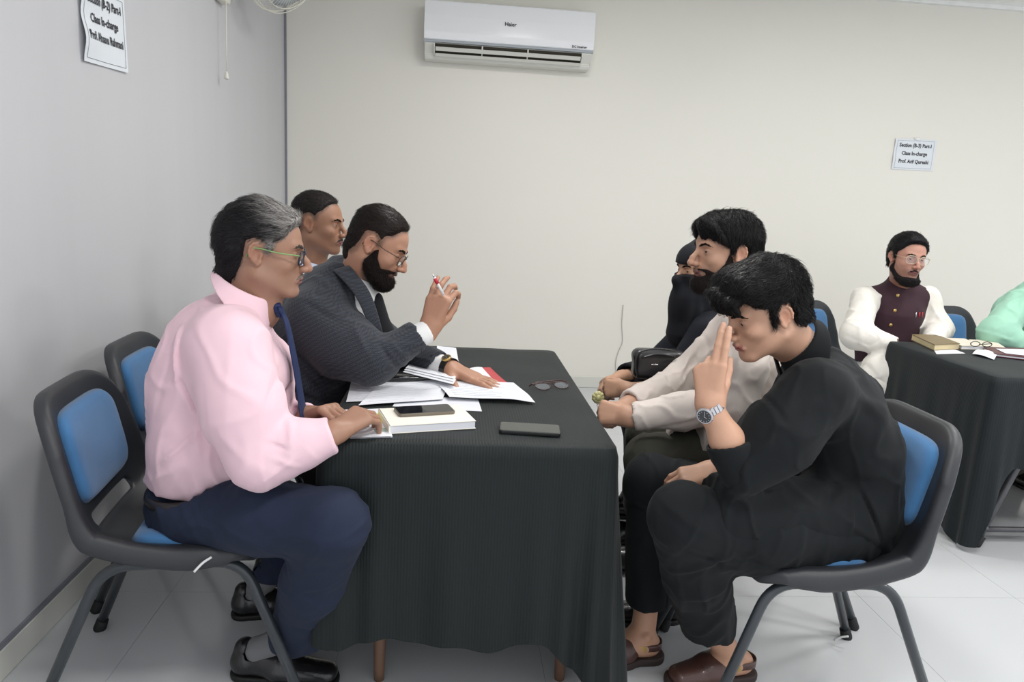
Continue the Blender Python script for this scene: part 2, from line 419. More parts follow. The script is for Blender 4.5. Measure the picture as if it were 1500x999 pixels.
# ---------------------------------------------------------------- notices
M_paper = mat('notice_paper', (222, 227, 232), 0.55, var=0.01, vs=6)
M_tape = mat('clear_tape', (240, 240, 240), 0.15)
def notice(name, o, ux, uz, w, h, nrm_, label, lines, rot, curl=0.004):
    """sheet with its lower left corner at o, axes ux (width) and uz (up)"""
    o, ux, uz, nn = [np.array(v, float) for v in (o, ux, uz, nrm_)]
    e = empty(name, o+ux*w/2+nn*0.002, label, 'notice', 'printed class notices taped to the walls')
    nx, nz = 14, 14; V = []; F = []
    for s in (0, 1):
        for i in range(nx+1):
            for j in range(nz+1):
                u, v = i/nx, j/nz
                c = curl*(0.4+0.6*(1-v)+0.9*(1+math.sin(PI*u*1.3+0.8))*math.sin(PI*v*1.7)**2)*(0.3+abs(u-0.5))
                V.append(o+ux*w*u+uz*h*v+nn*(0.0022+c-s*0.0006))
    k = (nx+1)*(nz+1)
    for i in range(nx):
        for j in range(nz):
            a = i*(nz+1)+j; q = [a, a+nz+1, a+nz+2, a+1]; F.append(q); F.append([x+k for x in q[::-1]])
    link('paper', from_np('paper', V, F), M_paper, e)
    def lift(u, v):
        c = curl*(0.4+0.6*(1-v)+0.9*(1+math.sin(PI*u*1.3+0.8))*math.sin(PI*v*1.7)**2)*(0.3+abs(u-0.5)); return 0.0036+c
    bm = bmesh.new(); a = 0.055
    for (u0, v0), (u1, v1) in (((a, a), (1-a, a)), ((1-a, a), (1-a, 1-a)), ((1-a, 1-a), (a, 1-a)), ((a, 1-a), (a, a))):
        pts = []
        for t in np.linspace(0, 1, 12):
            u, v = u0+(u1-u0)*t, v0+(v1-v0)*t; pts.append(o+ux*w*u+uz*h*v+nn*lift(u, v))
        tube(bm, pts, 0.0006, 4)
    link('printed_border', bm_mesh('printed_border', bm), M_inkg, e)
    for s, v, size, sx in lines:
        p = o+ux*w*0.5+uz*h*v+nn*(lift(0.5, v)+0.0006)
        to = text('lettering', s, tuple(p), size, M_ink, e, rot=rot, sx=sx, bold=0.0009, ext=0.0001)
        for vv in to.data.vertices: vv.co.z += lift(0.5+vv.co.x*sx/w, v+vv.co.y/h)-lift(0.5, v)
    bm = bmesh.new(); p = o+ux*w*0.52+uz*(h+0.002)+nn*0.005
    d = np.abs(ux)*0.05+np.abs(uz)*0.018+np.abs(nn)*0.001; box(bm, p, d)
    link('tape', bm_mesh('tape', bm), M_tape, e)
q = at(1305, 247, Y=YB)
notice('paper_notice', (q[0], YB, q[2]-0.004), (0.9994, 0, 0.015), (0, 0, 1), 0.318, 0.218, (0, -1, 0),
       'white printed notice taped to the back wall above the man in the maroon waistcoat',
       (('Section (B-3) Part-I', 0.79, 0.037, 0.86), ('Class In-charge', 0.53, 0.037, 0.86), ('Prof. Arif Qureshi', 0.27, 0.037, 0.86)), (PI/2, 0, 0))
notice('paper_notice', (XL, 2.455, 1.692), (0, 0.9985, 0.045), (0, 0.0, 1.0), 0.31, 0.242, (1, 0, 0),
       'white printed notice with curled edges on the grey left wall',
       (('Section (B-2) Part-I', 0.80, 0.037, 0.84), ('Class In-charge', 0.57, 0.037, 0.84), ('Prof. Ahsanu Rahmani', 0.35, 0.037, 0.76)), (PI/2, -0.045, PI/2), curl=0.009)

# ---------------------------------------------------------------- loose cable on the back wall
M_cable = mat('pale_cable', (196, 194, 188), 0.5)
bm = bmesh.new(); tube(bm, smooth_path([at(x, y, Y=YB-0.005) for x, y in ((913, 447), (911, 475), (912, 500), (906, 515), (902, 532), (903, 556), (902, 575))]), 0.0035, 6)
tag(link('cable', bm_mesh('cable', bm), M_cable), 'thin pale cable hanging loose down the back wall', 'cable')

# ---------------------------------------------------------------- wall fan in the left corner, mostly above the frame
M_fanw = mat('fan_white', (222, 220, 208), 0.4)
fc = at(417, -50, Y=4.0); mb = at(327, -16, X=XL+0.03)
fan = empty('wall_fan', (XL, mb[1], mb[2]), 'white wall fan with wire cage and pull cord in the left corner', 'fan')
ax = nrm([0.75, -0.35, -0.5]); b1 = nrm(np.cross(ax, [0, 0, 1])); b2 = np.cross(ax, b1)
bm = bmesh.new(); Rf = 0.235
def fp(r, a, d): return fc+b1*r*math.cos(a)+b2*r*math.sin(a)+ax*d
for r, d in ((Rf, 0), (Rf*0.97, 0.035), (Rf*0.8, 0.065), (Rf*0.55, 0.08), (Rf*0.3, 0.088), (Rf*0.97, -0.035), (Rf*0.8, -0.06), (Rf*0.5, -0.075)):
    tube(bm, [fp(r, a, d) for a in np.linspace(0, 2*PI, 41)], 0.0022 if r < Rf else 0.005, 5, cap=False)
link('cage', bm_mesh('cage', bm), M_fanw, fan)
bm = bmesh.new()
for i in range(60):
    a = 2*PI*i/60
    tube(bm, [fp(0.06, a, 0.09), fp(Rf*0.55, a, 0.08), fp(Rf*0.8, a, 0.065), fp(Rf, a, 0), fp(Rf*0.8, a, -0.06), fp(0.05, a, -0.08)], 0.0011, 4, cap=False)
w_ = link('cage_wires', bm_mesh('cage_wires', bm), M_fanw, fan); w_['kind'] = 'stuff'
bm = bmesh.new(); tube(bm, [fp(0, 0, -0.19), fp(0, 0, -0.17), fp(0, 0, -0.09), fp(0, 0, -0.06)], [0.03, 0.055, 0.065, 0.05], 20)
link('motor_housing', bm_mesh('motor_housing', bm), M_fanw, fan)
bm = bmesh.new(); tube(bm, [fp(0, 0, 0.085), fp(0, 0, 0.097)], [0.06, 0.045], 20); link('hub_cap', bm_mesh('hub_cap', bm), M_fanw, fan)
for k in range(3):
    bm = bmesh.new(); a0 = k*2*PI/3; rows = []
    for r in np.linspace(0.04, 0.2, 6):
        rows.append([bm.verts.new(tuple(fp(r, a0+da*(0.5+r*2.2), 0.02+tw*(0.05-r*0.1)))) for da, tw in ((-0.45, -0.4), (0, 0.1), (0.45, 0.5))])
    for A, Bq in zip(rows, rows[1:]):
        for i in range(2): bm.faces.new((A[i], A[i+1], Bq[i+1], Bq[i]))
    o = link('blade', bm_mesh('blade', bm), M_acg, fan); s_ = o.modifiers.new('t', 'SOLIDIFY'); s_.thickness = 0.002
bm = bmesh.new(); box(bm, (XL+0.025, mb[1], mb[2]+0.02), (0.05, 0.11, 0.16), bev=0.012)
link('wall_bracket', bm_mesh('wall_bracket', bm), M_fanw, fan)
bm = bmesh.new(); tube(bm, smooth_path([(XL+0.03, mb[1], mb[2]+0.07), (XL+0.12, mb[1]+0.02, mb[2]+0.09), tuple(fp(0, 0, -0.18))]), 0.016, 10)
link('arm', bm_mesh('arm', bm), M_fanw, fan)
c0, c1 = at(331, -6, X=XL+0.045), at(332, 108, X=XL+0.045)
bm = bmesh.new(); tube(bm, [c0, (c0*0.5+c1*0.5), c1], 0.0028, 6); pc = link('pull_cord', bm_mesh('pull_cord', bm), M_fanw, fan)
bm = bmesh.new(); tube(bm, [c1+np.array([0, 0, 0.012]), c1, c1-np.array([0, 0, 0.02]), c1-np.array([0, 0, 0.026])], [0.004, 0.008, 0.012, 0.009], 10)
link('cord_knob', bm_mesh('cord_knob', bm), M_fanw, pc)
# ---------------------------------------------------------------- chairs
M_shell = mat('black_plastic_shell', (44, 46, 50), 0.42, var=0.03, vs=20, bump=0.25, bs=700)
M_blue = mat('blue_fabric', (64, 118, 168), 0.9, var=0.05, vs=25, bump=0.5, bs=900, sheen=0.3)
M_tube = mat('black_metal_tube', (50, 55, 60), 0.33, metal=0.0, var=0.04, coat=0.25)
M_rub = mat('black_rubber', (22, 22, 24), 0.7)
M_tag = mat('white_label', (215, 215, 210), 0.5)
# side profile of the shell centre line: (x forward, z)
PROF = smooth_path([(0.185, 0, 0.425), (0.17, 0, 0.450), (0.09, 0, 0.460), (-0.02, 0, 0.452), (-0.12, 0, 0.452), (-0.19, 0, 0.482), (-0.226, 0, 0.55), (-0.252, 0, 0.66), (-0.277, 0, 0.77), (-0.292, 0, 0.825)], 5)
PROF = [(p[0], p[2]) for p in PROF]
_cl = [0.0]
for (a, b), (c, d) in zip(PROF, PROF[1:]): _cl.append(_cl[-1]+math.hypot(c-a, d-b))
PL = _cl[-1]
def prof(t):
    s = t*PL
    for i in range(len(_cl)-1):
        if s <= _cl[i+1]+1e-9:
            f = (s-_cl[i])/(_cl[i+1]-_cl[i]); a, b = PROF[i], PROF[i+1]
            tx, tz = b[0]-a[0], b[1]-a[1]; l = math.hypot(tx, tz)
            return np.array([a[0]+tx*f, a[1]+tz*f]), np.array([tx, tz])/l
    return np.array(PROF[-1]), np.array([0, 1.0])
def pnorm(t):
    """smoothed normal (towards the sitter)"""
    n = np.zeros(2)
    for dt in (-0.04, -0.02, 0, 0.02, 0.04):
        _, T = prof(min(max(t+dt, 0), 1)); n += np.array([T[1], -T[0]])
    n = n/np.linalg.norm(n)
    return n if False else -n if n[1] < 0 and t < 0.3 else n
def hw(t):
    """half width along the profile"""
    pts = [(0, 0.205), (0.05, 0.218), (0.2, 0.228), (0.42, 0.232), (0.55, 0.235), (0.7, 0.228), (0.85, 0.215), (0.95, 0.210), (1, 0.205)]
    for (a, u), (b, v) in zip(pts, pts[1:]):
        if t <= b: return u+(v-u)*sstep((t-a)/(b-a))
    return pts[-1][1]
def curlh(t):
    """how far the side rim stands up towards the sitter"""
    return 0.016+0.045*math.exp(-((t-0.47)/0.19)**2)+0.020*sstep((t-0.55)/0.2)
def sidept(t, u, lift=0.0, wscale=1.0):
    c, T = prof(t); n = np.array([-T[1], T[0]]); n = n if True else n
    # towards the sitter: rotate tangent (running front -> back -> up); seat normal is up, back normal is forward
    n = np.array([T[1], -T[0]])
    if n[0] < 0 and t > 0.5: n = -n
    if n[1] < 0 and t <= 0.5: n = -n
    h = curlh(t)*abs(u)**3.2+lift
    return np.array([c[0]+n[0]*h, u*hw(t)*wscale, c[1]+n[1]*h])
def shell_bm():
    bm = bmesh.new(); nt_, nu = 44, 22; g = {}
    hole = lambda t, u: 0.55 < t < 0.60 and abs(u) < 0.55
    for i in range(nt_+1):
        for j in range(nu+1):
            t = i/nt_; u = -1+2*j/nu
            e = 1-0.10*max(0, abs(u)-0.55)**2*5*(t < 0.06) # rounded front corners
            tt = t
            cc = 1-math.sqrt(max(0, 1-(max(0, abs(u)-0.5)/0.5)**2))
            if t > 0.80: tt = 0.80+(t-0.80)*(1-0.8*cc)
            if t < 0.10: tt = 0.10-(0.10-t)*(1-0.8*cc)
            g[i, j] = bm.verts.new(tuple(sidept(tt, u)))
    # flange folded back all round the edge
    loop = [(i, 0) for i in range(nt_+1)]+[(nt_, j) for j in range(1, nu+1)]+[(i, nu) for i in range(nt_-1, -1, -1)]+[(0, j) for j in range(nu-1, 0, -1)]
    inf = []
    for i, j in loop:
        t = i/nt_; u = -1+2*j/nu; cc = 1-math.sqrt(max(0, 1-(max(0, abs(u)-0.5)/0.5)**2))
        tt = 0.80+(t-0.80)*(1-0.8*cc) if t > 0.80 else 0.10-(0.10-t)*(1-0.8*cc) if t < 0.10 else t
        n = np.zeros(2)
        for dt in (-0.05, -0.025, 0, 0.025, 0.05):
            _, T = prof(min(max(tt+dt, 0.02), 0.93)); n += np.array([T[1], -T[0]])
        n /= np.linalg.norm(n); _, T = prof(min(max(tt, 0.03), 0.9))
        a_ = min(1, max(0, (abs(u)-0.55)/0.45)); lat = (1 if u > 0 else -1)*math.sin(a_*PI/2); alo = (math.cos(a_*PI/2))*(1 if t > 0.5 else -1)
        if 0 < i < nt_: lat, alo = (1 if u > 0 else -1), 0
        f_ = 1.0 if 0 < i < nt_ and 0.1 < t < 0.86 else 0.75 if t > 0.5 else 0.5
        if 0 < i < nt_: f_ = 1-0.48*float(sstep((t-0.5)/0.2))
        elif t > 0.5: f_ = 0.52
        if 0 < t < 0.2: f_ = 0.5+0.5*t/0.2
        inf.append((n, T, lat, alo, f_))
    prev = [g[k] for k in loop]
    for d, o_ in ((0.010, 0.009), (0.028, 0.012), (0.050, 0.009)):
        cur = []
        for k, (n, T, lat, alo, f_) in zip(loop, inf):
            co = g[k].co; cur.append(bm.verts.new((co[0]-n[0]*d*f_+T[0]*alo*o_*0.4, co[1]+lat*o_, co[2]-n[1]*d*f_+T[1]*alo*o_*0.4)))
        L_ = len(loop)
        for q in range(L_): bm.faces.new((prev[q], cur[q], cur[(q+1) % L_], prev[(q+1) % L_]))
        prev = cur
    for i in range(nt_):
        for j in range(nu):
            if hole((i+0.5)/nt_, -1+2*(j+0.5)/nu): continue
            bm.faces.new((g[i, j], g[i+1, j], g[i+1, j+1], g[i, j+1]))
    return bm
def pad_bm(t0, t1, w, th, rnd=0.35):
    """cushion following the shell between t0 and t1"""
    bm = bmesh.new(); n = 24; m = 20; T = {}; Bo = {}
    for i in range(n+1):
        for j in range(m+1):
            a = -1+2*i/n; b = -1+2*j/m
            # squircle mapping
            p = 5.0; r = (abs(a)**p+abs(b)**p)**(1/p)+1e-9; mx = max(abs(a), abs(b)); q = mx/r
            aa, bb = a*q, b*q
            t = (t0+t1)/2+(t1-t0)/2*aa; ww = w/hw(t)
            edge = mx
            T[i, j] = bm.verts.new(tuple(sidept(t, bb*ww, 0.007+th*(1-edge**6)**0.5)))
            Bo[i, j] = bm.verts.new(tuple(sidept(t, bb*ww, 0.0065)))
    for i in range(n):
        for j in range(m):
            bm.faces.new((T[i, j], T[i+1, j], T[i+1, j+1], T[i, j+1])); bm.faces.new((Bo[i, j], Bo[i, j+1], Bo[i+1, j+1], Bo[i+1, j]))
    bmesh.ops.remove_doubles(bm, verts=bm.verts[:], dist=0.0008)
    return bm
def local_part(name, bm, m, parent, solid=0.0, bev=False):
    o = link(name, bm_mesh(name, bm), m, parent, local=True)
    if solid:
        s_ = o.modifiers.new('s', 'SOLIDIFY'); s_.thickness = solid; s_.offset = -1
        if bev:
            b_ = o.modifiers.new('b', 'SUBSURF'); b_.levels = 1; b_.render_levels = 1
    return o
def make_chair(label, group):
    e = empty('office_chair', (0, 0, 0), label, 'chair', group)
    sh = shell_bm(); bmesh.ops.recalc_face_normals(sh, faces=sh.faces[:])
    me = bpy.data.meshes.new('shell'); sh.to_mesh(me); sh.free()
    o = link('shell', me, M_shell, e, local=True)
    s_ = o.modifiers.new('s', 'SOLIDIFY'); s_.thickness = 0.014; s_.offset = 0
    b_ = o.modifiers.new('b', 'SUBSURF'); b_.levels = 1; b_.render_levels = 1
    # rolled rim
    bm = bmesh.new()
    path = [sidept(t, -1) for t in np.linspace(0.06, 0.93, 40)]
    local_part('seat_pad', pad_bm(0.03, 0.43, 0.190, 0.028), M_blue, e)
    local_part('back_pad', pad_bm(0.625, 0.945, 0.164, 0.028), M_blue, e)
    bm.free()
    for sd in (-1, 1):
        y = sd*0.17; yo = sd*0.232
        bm = bmesh.new(); tube(bm, fillet([(0.315, yo, 0.012), (0.155, sd*0.185, 0.425), (-0.165, sd*0.185, 0.425), (-0.335, yo, 0.012)], 0.07, 8), 0.0135, 12)
        local_part('leg_frame', bm, M_tube, e)
    for x in (0.10, -0.12):
        bm = bmesh.new(); tube(bm, fillet([(x, -0.185, 0.425), (x, -0.14, 0.412), (x, 0.14, 0.412), (x, 0.185, 0.425)], 0.03, 4), 0.011, 10)
        local_part('crossbar', bm, M_tube, e)
    for sd in (-1, 1):
        for x, dx in ((0.315, 0.012), (-0.335, -0.012)):
            bm = bmesh.new(); tube(bm, [(x+dx*0.3, sd*0.2325, 0.0), (x, sd*0.2315, 0.006), (x-dx*0.9, sd*0.229, 0.035), (x-dx*1.0, sd*0.2285, 0.037)], [0.017, 0.018, 0.0165, 0.014], 12)
            local_part('foot_cap', bm, M_rub, e)
    return e
def frame_chair(label, group, x, y, rz): pass
CG = 'blue padded black shell chairs'
chair = make_chair('blue padded black chair that the man in the pink shirt sits on', CG)
def put_chair(o, x, y, rz, label=None):
    o.location = (x, y, 0); o.rotation_euler = (0, 0, math.radians(rz))
    if label: o['label'] = label
    return o
CH = {}
CH['A'] = put_chair(chair, -0.665, 1.86, 6)
CH['B'] = put_chair(copy_tree(chair), -0.755, 2.40, 3, 'blue padded black chair behind the pink shirt, under the man in the grey blazer')
CH['C'] = put_chair(copy_tree(chair), -0.70, 2.98, 0, 'blue padded black chair under the man with cropped hair, furthest along the left side')
CH['D'] = put_chair(copy_tree(chair), 0.98, 1.79, 180, 'blue padded black chair that the young man in black sits on')
CH['E'] = put_chair(copy_tree(chair), 1.03, 2.30, 181, 'blue padded black chair under the bearded man in the cream kameez')
CH['F'] = put_chair(copy_tree(chair), 1.10, 2.80, 178, 'blue padded black chair under the woman in the black veil')
CH['G'] = put_chair(copy_tree(chair), 2.30, 3.98, -62, 'blue padded black chair behind the man in the maroon waistcoat')
CH['H'] = put_chair(copy_tree(chair), 3.12, 4.0, -82, 'blue padded black chair behind the person in the mint green shirt')

# ---------------------------------------------------------------- tables and cloths
M_wood = mat('brown_wood', (112, 84, 66), 0.45, var=0.12, vs=14, stretch=(6, 6, 0.7), bump=0.2, bs=60)
def cloth_mat(name, rgb, stripe=260, strength=0.35):
    m, t, b = nt(name); L = t.links.new
    b.inputs['Roughness'].default_value = 0.62; b.inputs['Sheen Weight'].default_value = 0.04; b.inputs['Specular IOR Level'].default_value = 0.3
    uv = N(t, 'ShaderNodeUVMap'); w = N(t, 'ShaderNodeTexWave', wave_type='BANDS', bands_direction='X'); w.inputs['Scale'].default_value = stripe/6.28; w.inputs['Distortion'].default_value = 0.6; w.inputs['Detail'].default_value = 1
    L(uv.outputs[0], w.inputs['Vector'])
    n = N(t, 'ShaderNodeTexNoise'); n.inputs['Scale'].default_value = 6; L(uv.outputs[0], n.inputs['Vector'])
    mx = N(t, 'ShaderNodeMix', data_type='RGBA'); mx.inputs[6].default_value = (*lin(tuple(v*0.90 for v in rgb)), 1); mx.inputs[7].default_value = (*lin(tuple(v*1.1 for v in rgb)), 1)
    L(w.outputs['Fac'], mx.inputs[0]); L(mx.outputs[2], b.inputs['Base Color'])
    bp = N(t, 'ShaderNodeBump'); bp.inputs['Strength'].default_value = strength; bp.inputs['Distance'].default_value = 0.001; L(w.outputs['Fac'], bp.inputs['Height']); L(bp.outputs[0], b.inputs['Normal'])
    return m
M_cloth = cloth_mat('black_striped_satin', (19, 26, 27))
M_cloth2 = cloth_mat('black_satin', (21, 28, 31))
def drape(name, x0, x1, y0, y1, z, hang, seed, m, parent=None, rc=0.012, flare=0.05, pleat=0.016, nt_=34, step=0.011):
    """a cloth over a table: flat top, rounded edge, hanging skirt whose hem length is hang(s-fraction side, pos)"""
    rnd = random.Random(seed); per = []   # perimeter points: (x, y, nx, ny, s, side, pos)
    r = 0.03
    def arc(cx, cy, a0, side):
        for i in range(9):
            a = a0+PI/2*i/8; per.append([cx+r*math.cos(a), cy+r*math.sin(a), math.cos(a), math.sin(a), side, -1.0 if i < 0 else i/8])
    def line(ax_, ay, bx_, by, nx, ny, side):
        L = math.hypot(bx_-ax_, by-ay); n = int(L/step)
        for i in range(1, n): per.append([ax_+(bx_-ax_)*i/n, ay+(by-ay)*i/n, nx, ny, side, i/n])
    line(x0+r, y0, x1-r, y0, 0, -1, 'front'); arc(x1-r, y0+r, -PI/2, 'c_fr')
    line(x1, y0+r, x1, y1-r, 1, 0, 'right'); arc(x1-r, y1-r, 0, 'c_br')
    line(x1-r, y1, x0+r, y1, 0, 1, 'back'); arc(x0+r, y1-r, PI/2, 'c_bl')
    line(x0, y1-r, x0, y0+r, -1, 0, 'left'); arc(x0+r, y0+r, PI, 'c_fl')
    n = len(per); s = 0; S = [0]
    for i in range(1, n): s += math.hypot(per[i][0]-per[i-1][0], per[i][1]-per[i-1][1]); S.append(s)
    tot = s+math.hypot(per[0][0]-per[-1][0], per[0][1]-per[-1][1])
    cors = [(i, p) for i, p in enumerate(per) if p[4].startswith('c_')]
    csx = {}
    for i, p in cors: csx.setdefault(p[4], []).append(S[i])
    cs = [sum(v)/len(v) for v in csx.values()]
    V = []; UV = []; cx_, cy_ = (x0+x1)/2, (y0+y1)/2
    rows = []
    for k in range(nt_+1):
        t = k/nt_; row = []
        for i, p in enumerate(per):
            dc = min(min(abs(S[i]-c), tot-abs(S[i]-c)) for c in cs)
            g = math.exp(-(dc/0.10)**2); H = hang(p, g)
            if k == 0: off, dz = 0, 0
            else:
                d = t*H; dz = -d
                ph = S[i]
                pl = pleat*(math.sin(ph*34+seed+1.5*math.sin(ph*7))*0.6+math.sin(ph*71+seed*2+2*math.sin(ph*9))*0.3+math.sin(ph*13+seed)*0.5)
                pl *= min(1, t*1.3)*(0.5+0.5*t)
                cf = g*(0.3 if (p[0] < x0+0.2 and flare < 0.02) else 1)*(flare*1.7*t**1.2 + 0.022*math.sin(S[i]*80)*t)
                off = 0.006+flare*0.35*t+pl+cf+(0.018*t if p[2] > 0.5 else 0)*(1.0+1.5*g)*(1 if flare < 0.02 else 0)
            row.append((p[0]+p[2]*off, p[1]+p[3]*off, z+dz-(0.004 if k == 0 else 0.008 if k == 1 else 0)))
            UV.append((S[i], t))
        rows.append(row)
    # top rings inward
    ins = 14; top = []
    for k in range(ins+1):
        f = 1-(k/ins); row = []
        for i, p in enumerate(per):
            x = cx_+(p[0]-p[2]*0.004-cx_)*f; y = cy_+(p[1]-p[3]*0.004-cy_)*f
            zz = z+0.0006*math.sin(x*31+seed)+0.0006*math.sin(y*23+x*9)
            row.append((x, y, zz))
        top.append(row)
    bm = bmesh.new(); uvl = bm.loops.layers.uv.new('UVMap')
    R_ = []
    for row in top[::-1]: R_.append([bm.verts.new(v) for v in row])
    nT = len(R_)
    for row in rows: R_.append([bm.verts.new(v) for v in row])
    for a in range(len(R_)-1):
        for i in range(n):
            j = (i+1) % n
            try: f = bm.faces.new((R_[a][i], R_[a+1][i], R_[a+1][j], R_[a][j]))
            except ValueError: continue
            for lp in f.loops:
                co = lp.vert.co
                if a < nT-1: lp[uvl].uv = (co.x, co.y)
                else:
                    ii = i if lp.vert in (R_[a][i], R_[a+1][i]) else i+1
                    lp[uvl].uv = ((S[ii] if ii < n else tot)+x0, (a-nT)/nt_)
    me = bpy.data.meshes.new(name); bm.to_mesh(me); bm.free()
    o = link(name, me, m, parent)
    return o
def hang1(p, g):
    base = {'front': 0.530, 'right': 0.585, 'back': 0.56, 'left': 0.535}.get(p[4], 0.62)
    w = 0.012*math.sin(p[0]*16)+0.008*math.sin(p[1]*21+p[0]*33)
    base = 0.535 if p[4] == 'c_fl' else 0.585 if p[4] == 'c_fr' else base
    return min(base+w+(0.12 if p[0] > 0.2 else -0.01)*g, 0.742)
TX0, TX1, TY0, TY1 = -0.305, 0.420, 1.655, 2.835
tab = empty('desk', ((TX0+TX1)/2, (TY0+TY1)/2, 0), 'wooden table hidden under the black cloth between the two rows of people', 'table')
bm = bmesh.new(); box(bm, ((TX0+TX1)/2, (TY0+TY1)/2, 0.731), (TX1-TX0-0.02, TY1-TY0-0.02, 0.026), bev=0.003); link('tabletop', bm_mesh('tabletop', bm), M_wood, tab)
bm = bmesh.new()
lx0, lx1, ly0, ly1 = -0.165, 0.345, TY0+0.165, TY1-0.12
for a, b in (((lx0, ly0), (lx1, ly0)), ((lx0, ly1), (lx1, ly1)), ((lx0, ly0), (lx0, ly1)), ((lx1, ly0), (lx1, ly1))):
    box(bm, ((a[0]+b[0])/2, (a[1]+b[1])/2, 0.68), (abs(b[0]-a[0])+0.02, abs(b[1]-a[1])+0.02, 0.07))
link('apron', bm_mesh('apron', bm), M_wood, tab)
for x in (lx0, lx1):
    for y in (ly0, ly1):
        bm = bmesh.new(); tube(bm, [(x, y, 0.001), (x, y, 0.03), (x, y, 0.70)], [0.014, 0.0155, 0.026], 12); link('leg', bm_mesh('leg', bm), M_wood, tab)
tc1 = drape('tablecloth', TX0, TX1, TY0, TY1, 0.7515, hang1, 3, M_cloth, flare=0.012, pleat=0.011)
tag(tc1, 'black striped cloth draped over the long table between the two rows of people', 'tablecloth')
# second table
T2X0, T2X1, T2Y0, T2Y1 = 2.165, 3.60, 2.625, 3.37
def hang2(p, g):
    base = {'front': 0.40, 'right': 0.45, 'back': 0.5, 'left': 0.70}.get(p[4], 0.62)
    if p[4] == 'c_fr': base = 0.5
    if p[4] == 'c_fl': base = 0.66
    if p[4] == 'left': base = 0.70
    if p[4] == 'front': base = 0.375+0.30*math.exp(-((p[0]-T2X0)/0.07)**2)
    w = 0.008*math.sin(p[0]*16)+0.008*math.sin(p[1]*21+p[0]*33)
    return min(base+w+0.06*g, 0.742)
tb2 = empty('folding_table', ((T2X0+T2X1)/2, (T2Y0+T2Y1)/2, 0), 'folding table with grey metal legs under the black cloth at the right edge', 'table')
bm = bmesh.new(); box(bm, ((T2X0+T2X1)/2, (T2Y0+T2Y1)/2, 0.731), (T2X1-T2X0-0.02, T2Y1-T2Y0-0.02, 0.026), bev=0.003); link('tabletop', bm_mesh('tabletop', bm), M_wood, tb2)
M_grey = mat('grey_metal', (92, 92, 96), 0.4, metal=0.3)
def cross_leg(xb, sgn):
    for (ya, yb) in ((T2Y0+0.06, T2Y1-0.06), (T2Y1-0.06, T2Y0+0.06)):
        bm = bmesh.new(); tube(bm, [(xb, ya, 0.02), (xb+sgn*0.32, yb if False else ya+ (yb-ya)*0.12, 0.715)], 0.015, 10, flat=1.0); link('leg', bm_mesh('leg', bm), M_grey, tb2)
        bm = bmesh.new(); tube(bm, [(xb-sgn*0.004, ya, 0.0), (xb, ya, 0.01), (xb+sgn*0.02, ya, 0.045)], [0.02, 0.021, 0.018], 12); link('foot_cap', bm_mesh('foot_cap', bm), M_rub, tb2)
    bm = bmesh.new(); tube(bm, [(xb+sgn*0.03, T2Y0+0.05, 0.08), (xb+sgn*0.03, T2Y1-0.05, 0.08)], 0.01, 8); link('stretcher', bm_mesh('stretcher', bm), M_grey, tb2)
cross_leg(2.26, 1); cross_leg(3.5, -1)
bm = bmesh.new(); tube(bm, [(2.29, T2Y0+0.09, 0.062), (3.45, T2Y0+0.09, 0.062)], 0.012, 10); link('rail', bm_mesh('rail', bm), M_grey, tb2)
bm = bmesh.new(); tube(bm, [(2.42, T2Y0+0.1, 0.37), (3.35, T2Y0+0.1, 0.37)], 0.01, 8); link('rail', bm_mesh('rail', bm), M_grey, tb2)
tc2 = drape('tablecloth', T2X0, T2X1, T2Y0, T2Y1, 0.7515, hang2, 7, M_cloth2, flare=0.018)
tag(tc2, 'black cloth over the second table at the right edge, trailing on the floor', 'tablecloth')
# ---------------------------------------------------------------- kit for people
M_skin = mat('skin', (0, 0, 0), 0.5, var=0.03, vs=30, bump=0.15, bs=350, attr=True)
M_skin.node_tree.nodes['Principled BSDF'].inputs['Subsurface Weight'].default_value = 0.06
M_skin.node_tree.nodes['Principled BSDF'].inputs['Subsurface Radius'].default_value = (0.012, 0.005, 0.003)
M_eye = mat('eye', (0, 0, 0), 0.12, var=0.0, attr=True)
def hair_mat(name, rough=0.5, stretch=(1, 1, 1)):
    m = mat(name, (0, 0, 0), rough, var=0.22, vs=120, attr=True, stretch=stretch, bump=0.9, bs=260, spec=0.12); return m
M_hair = hair_mat('hair', 0.55, (0.35, 1.0, 1.0))
M_beard = hair_mat('beard_hair', 0.85)
M_glass = bpy.data.materials.new('spectacle_lens'); M_glass.use_nodes = True
_b = M_glass.node_tree.nodes['Principled BSDF']; _b.inputs['Roughness'].default_value = 0.03; _b.inputs['Alpha'].default_value = 0.07; _b.inputs['Base Color'].default_value = (0.75, 0.8, 0.85, 1); _b.inputs['Coat Weight'].default_value = 0.0; _b.inputs['Specular IOR Level'].default_value = 0.3
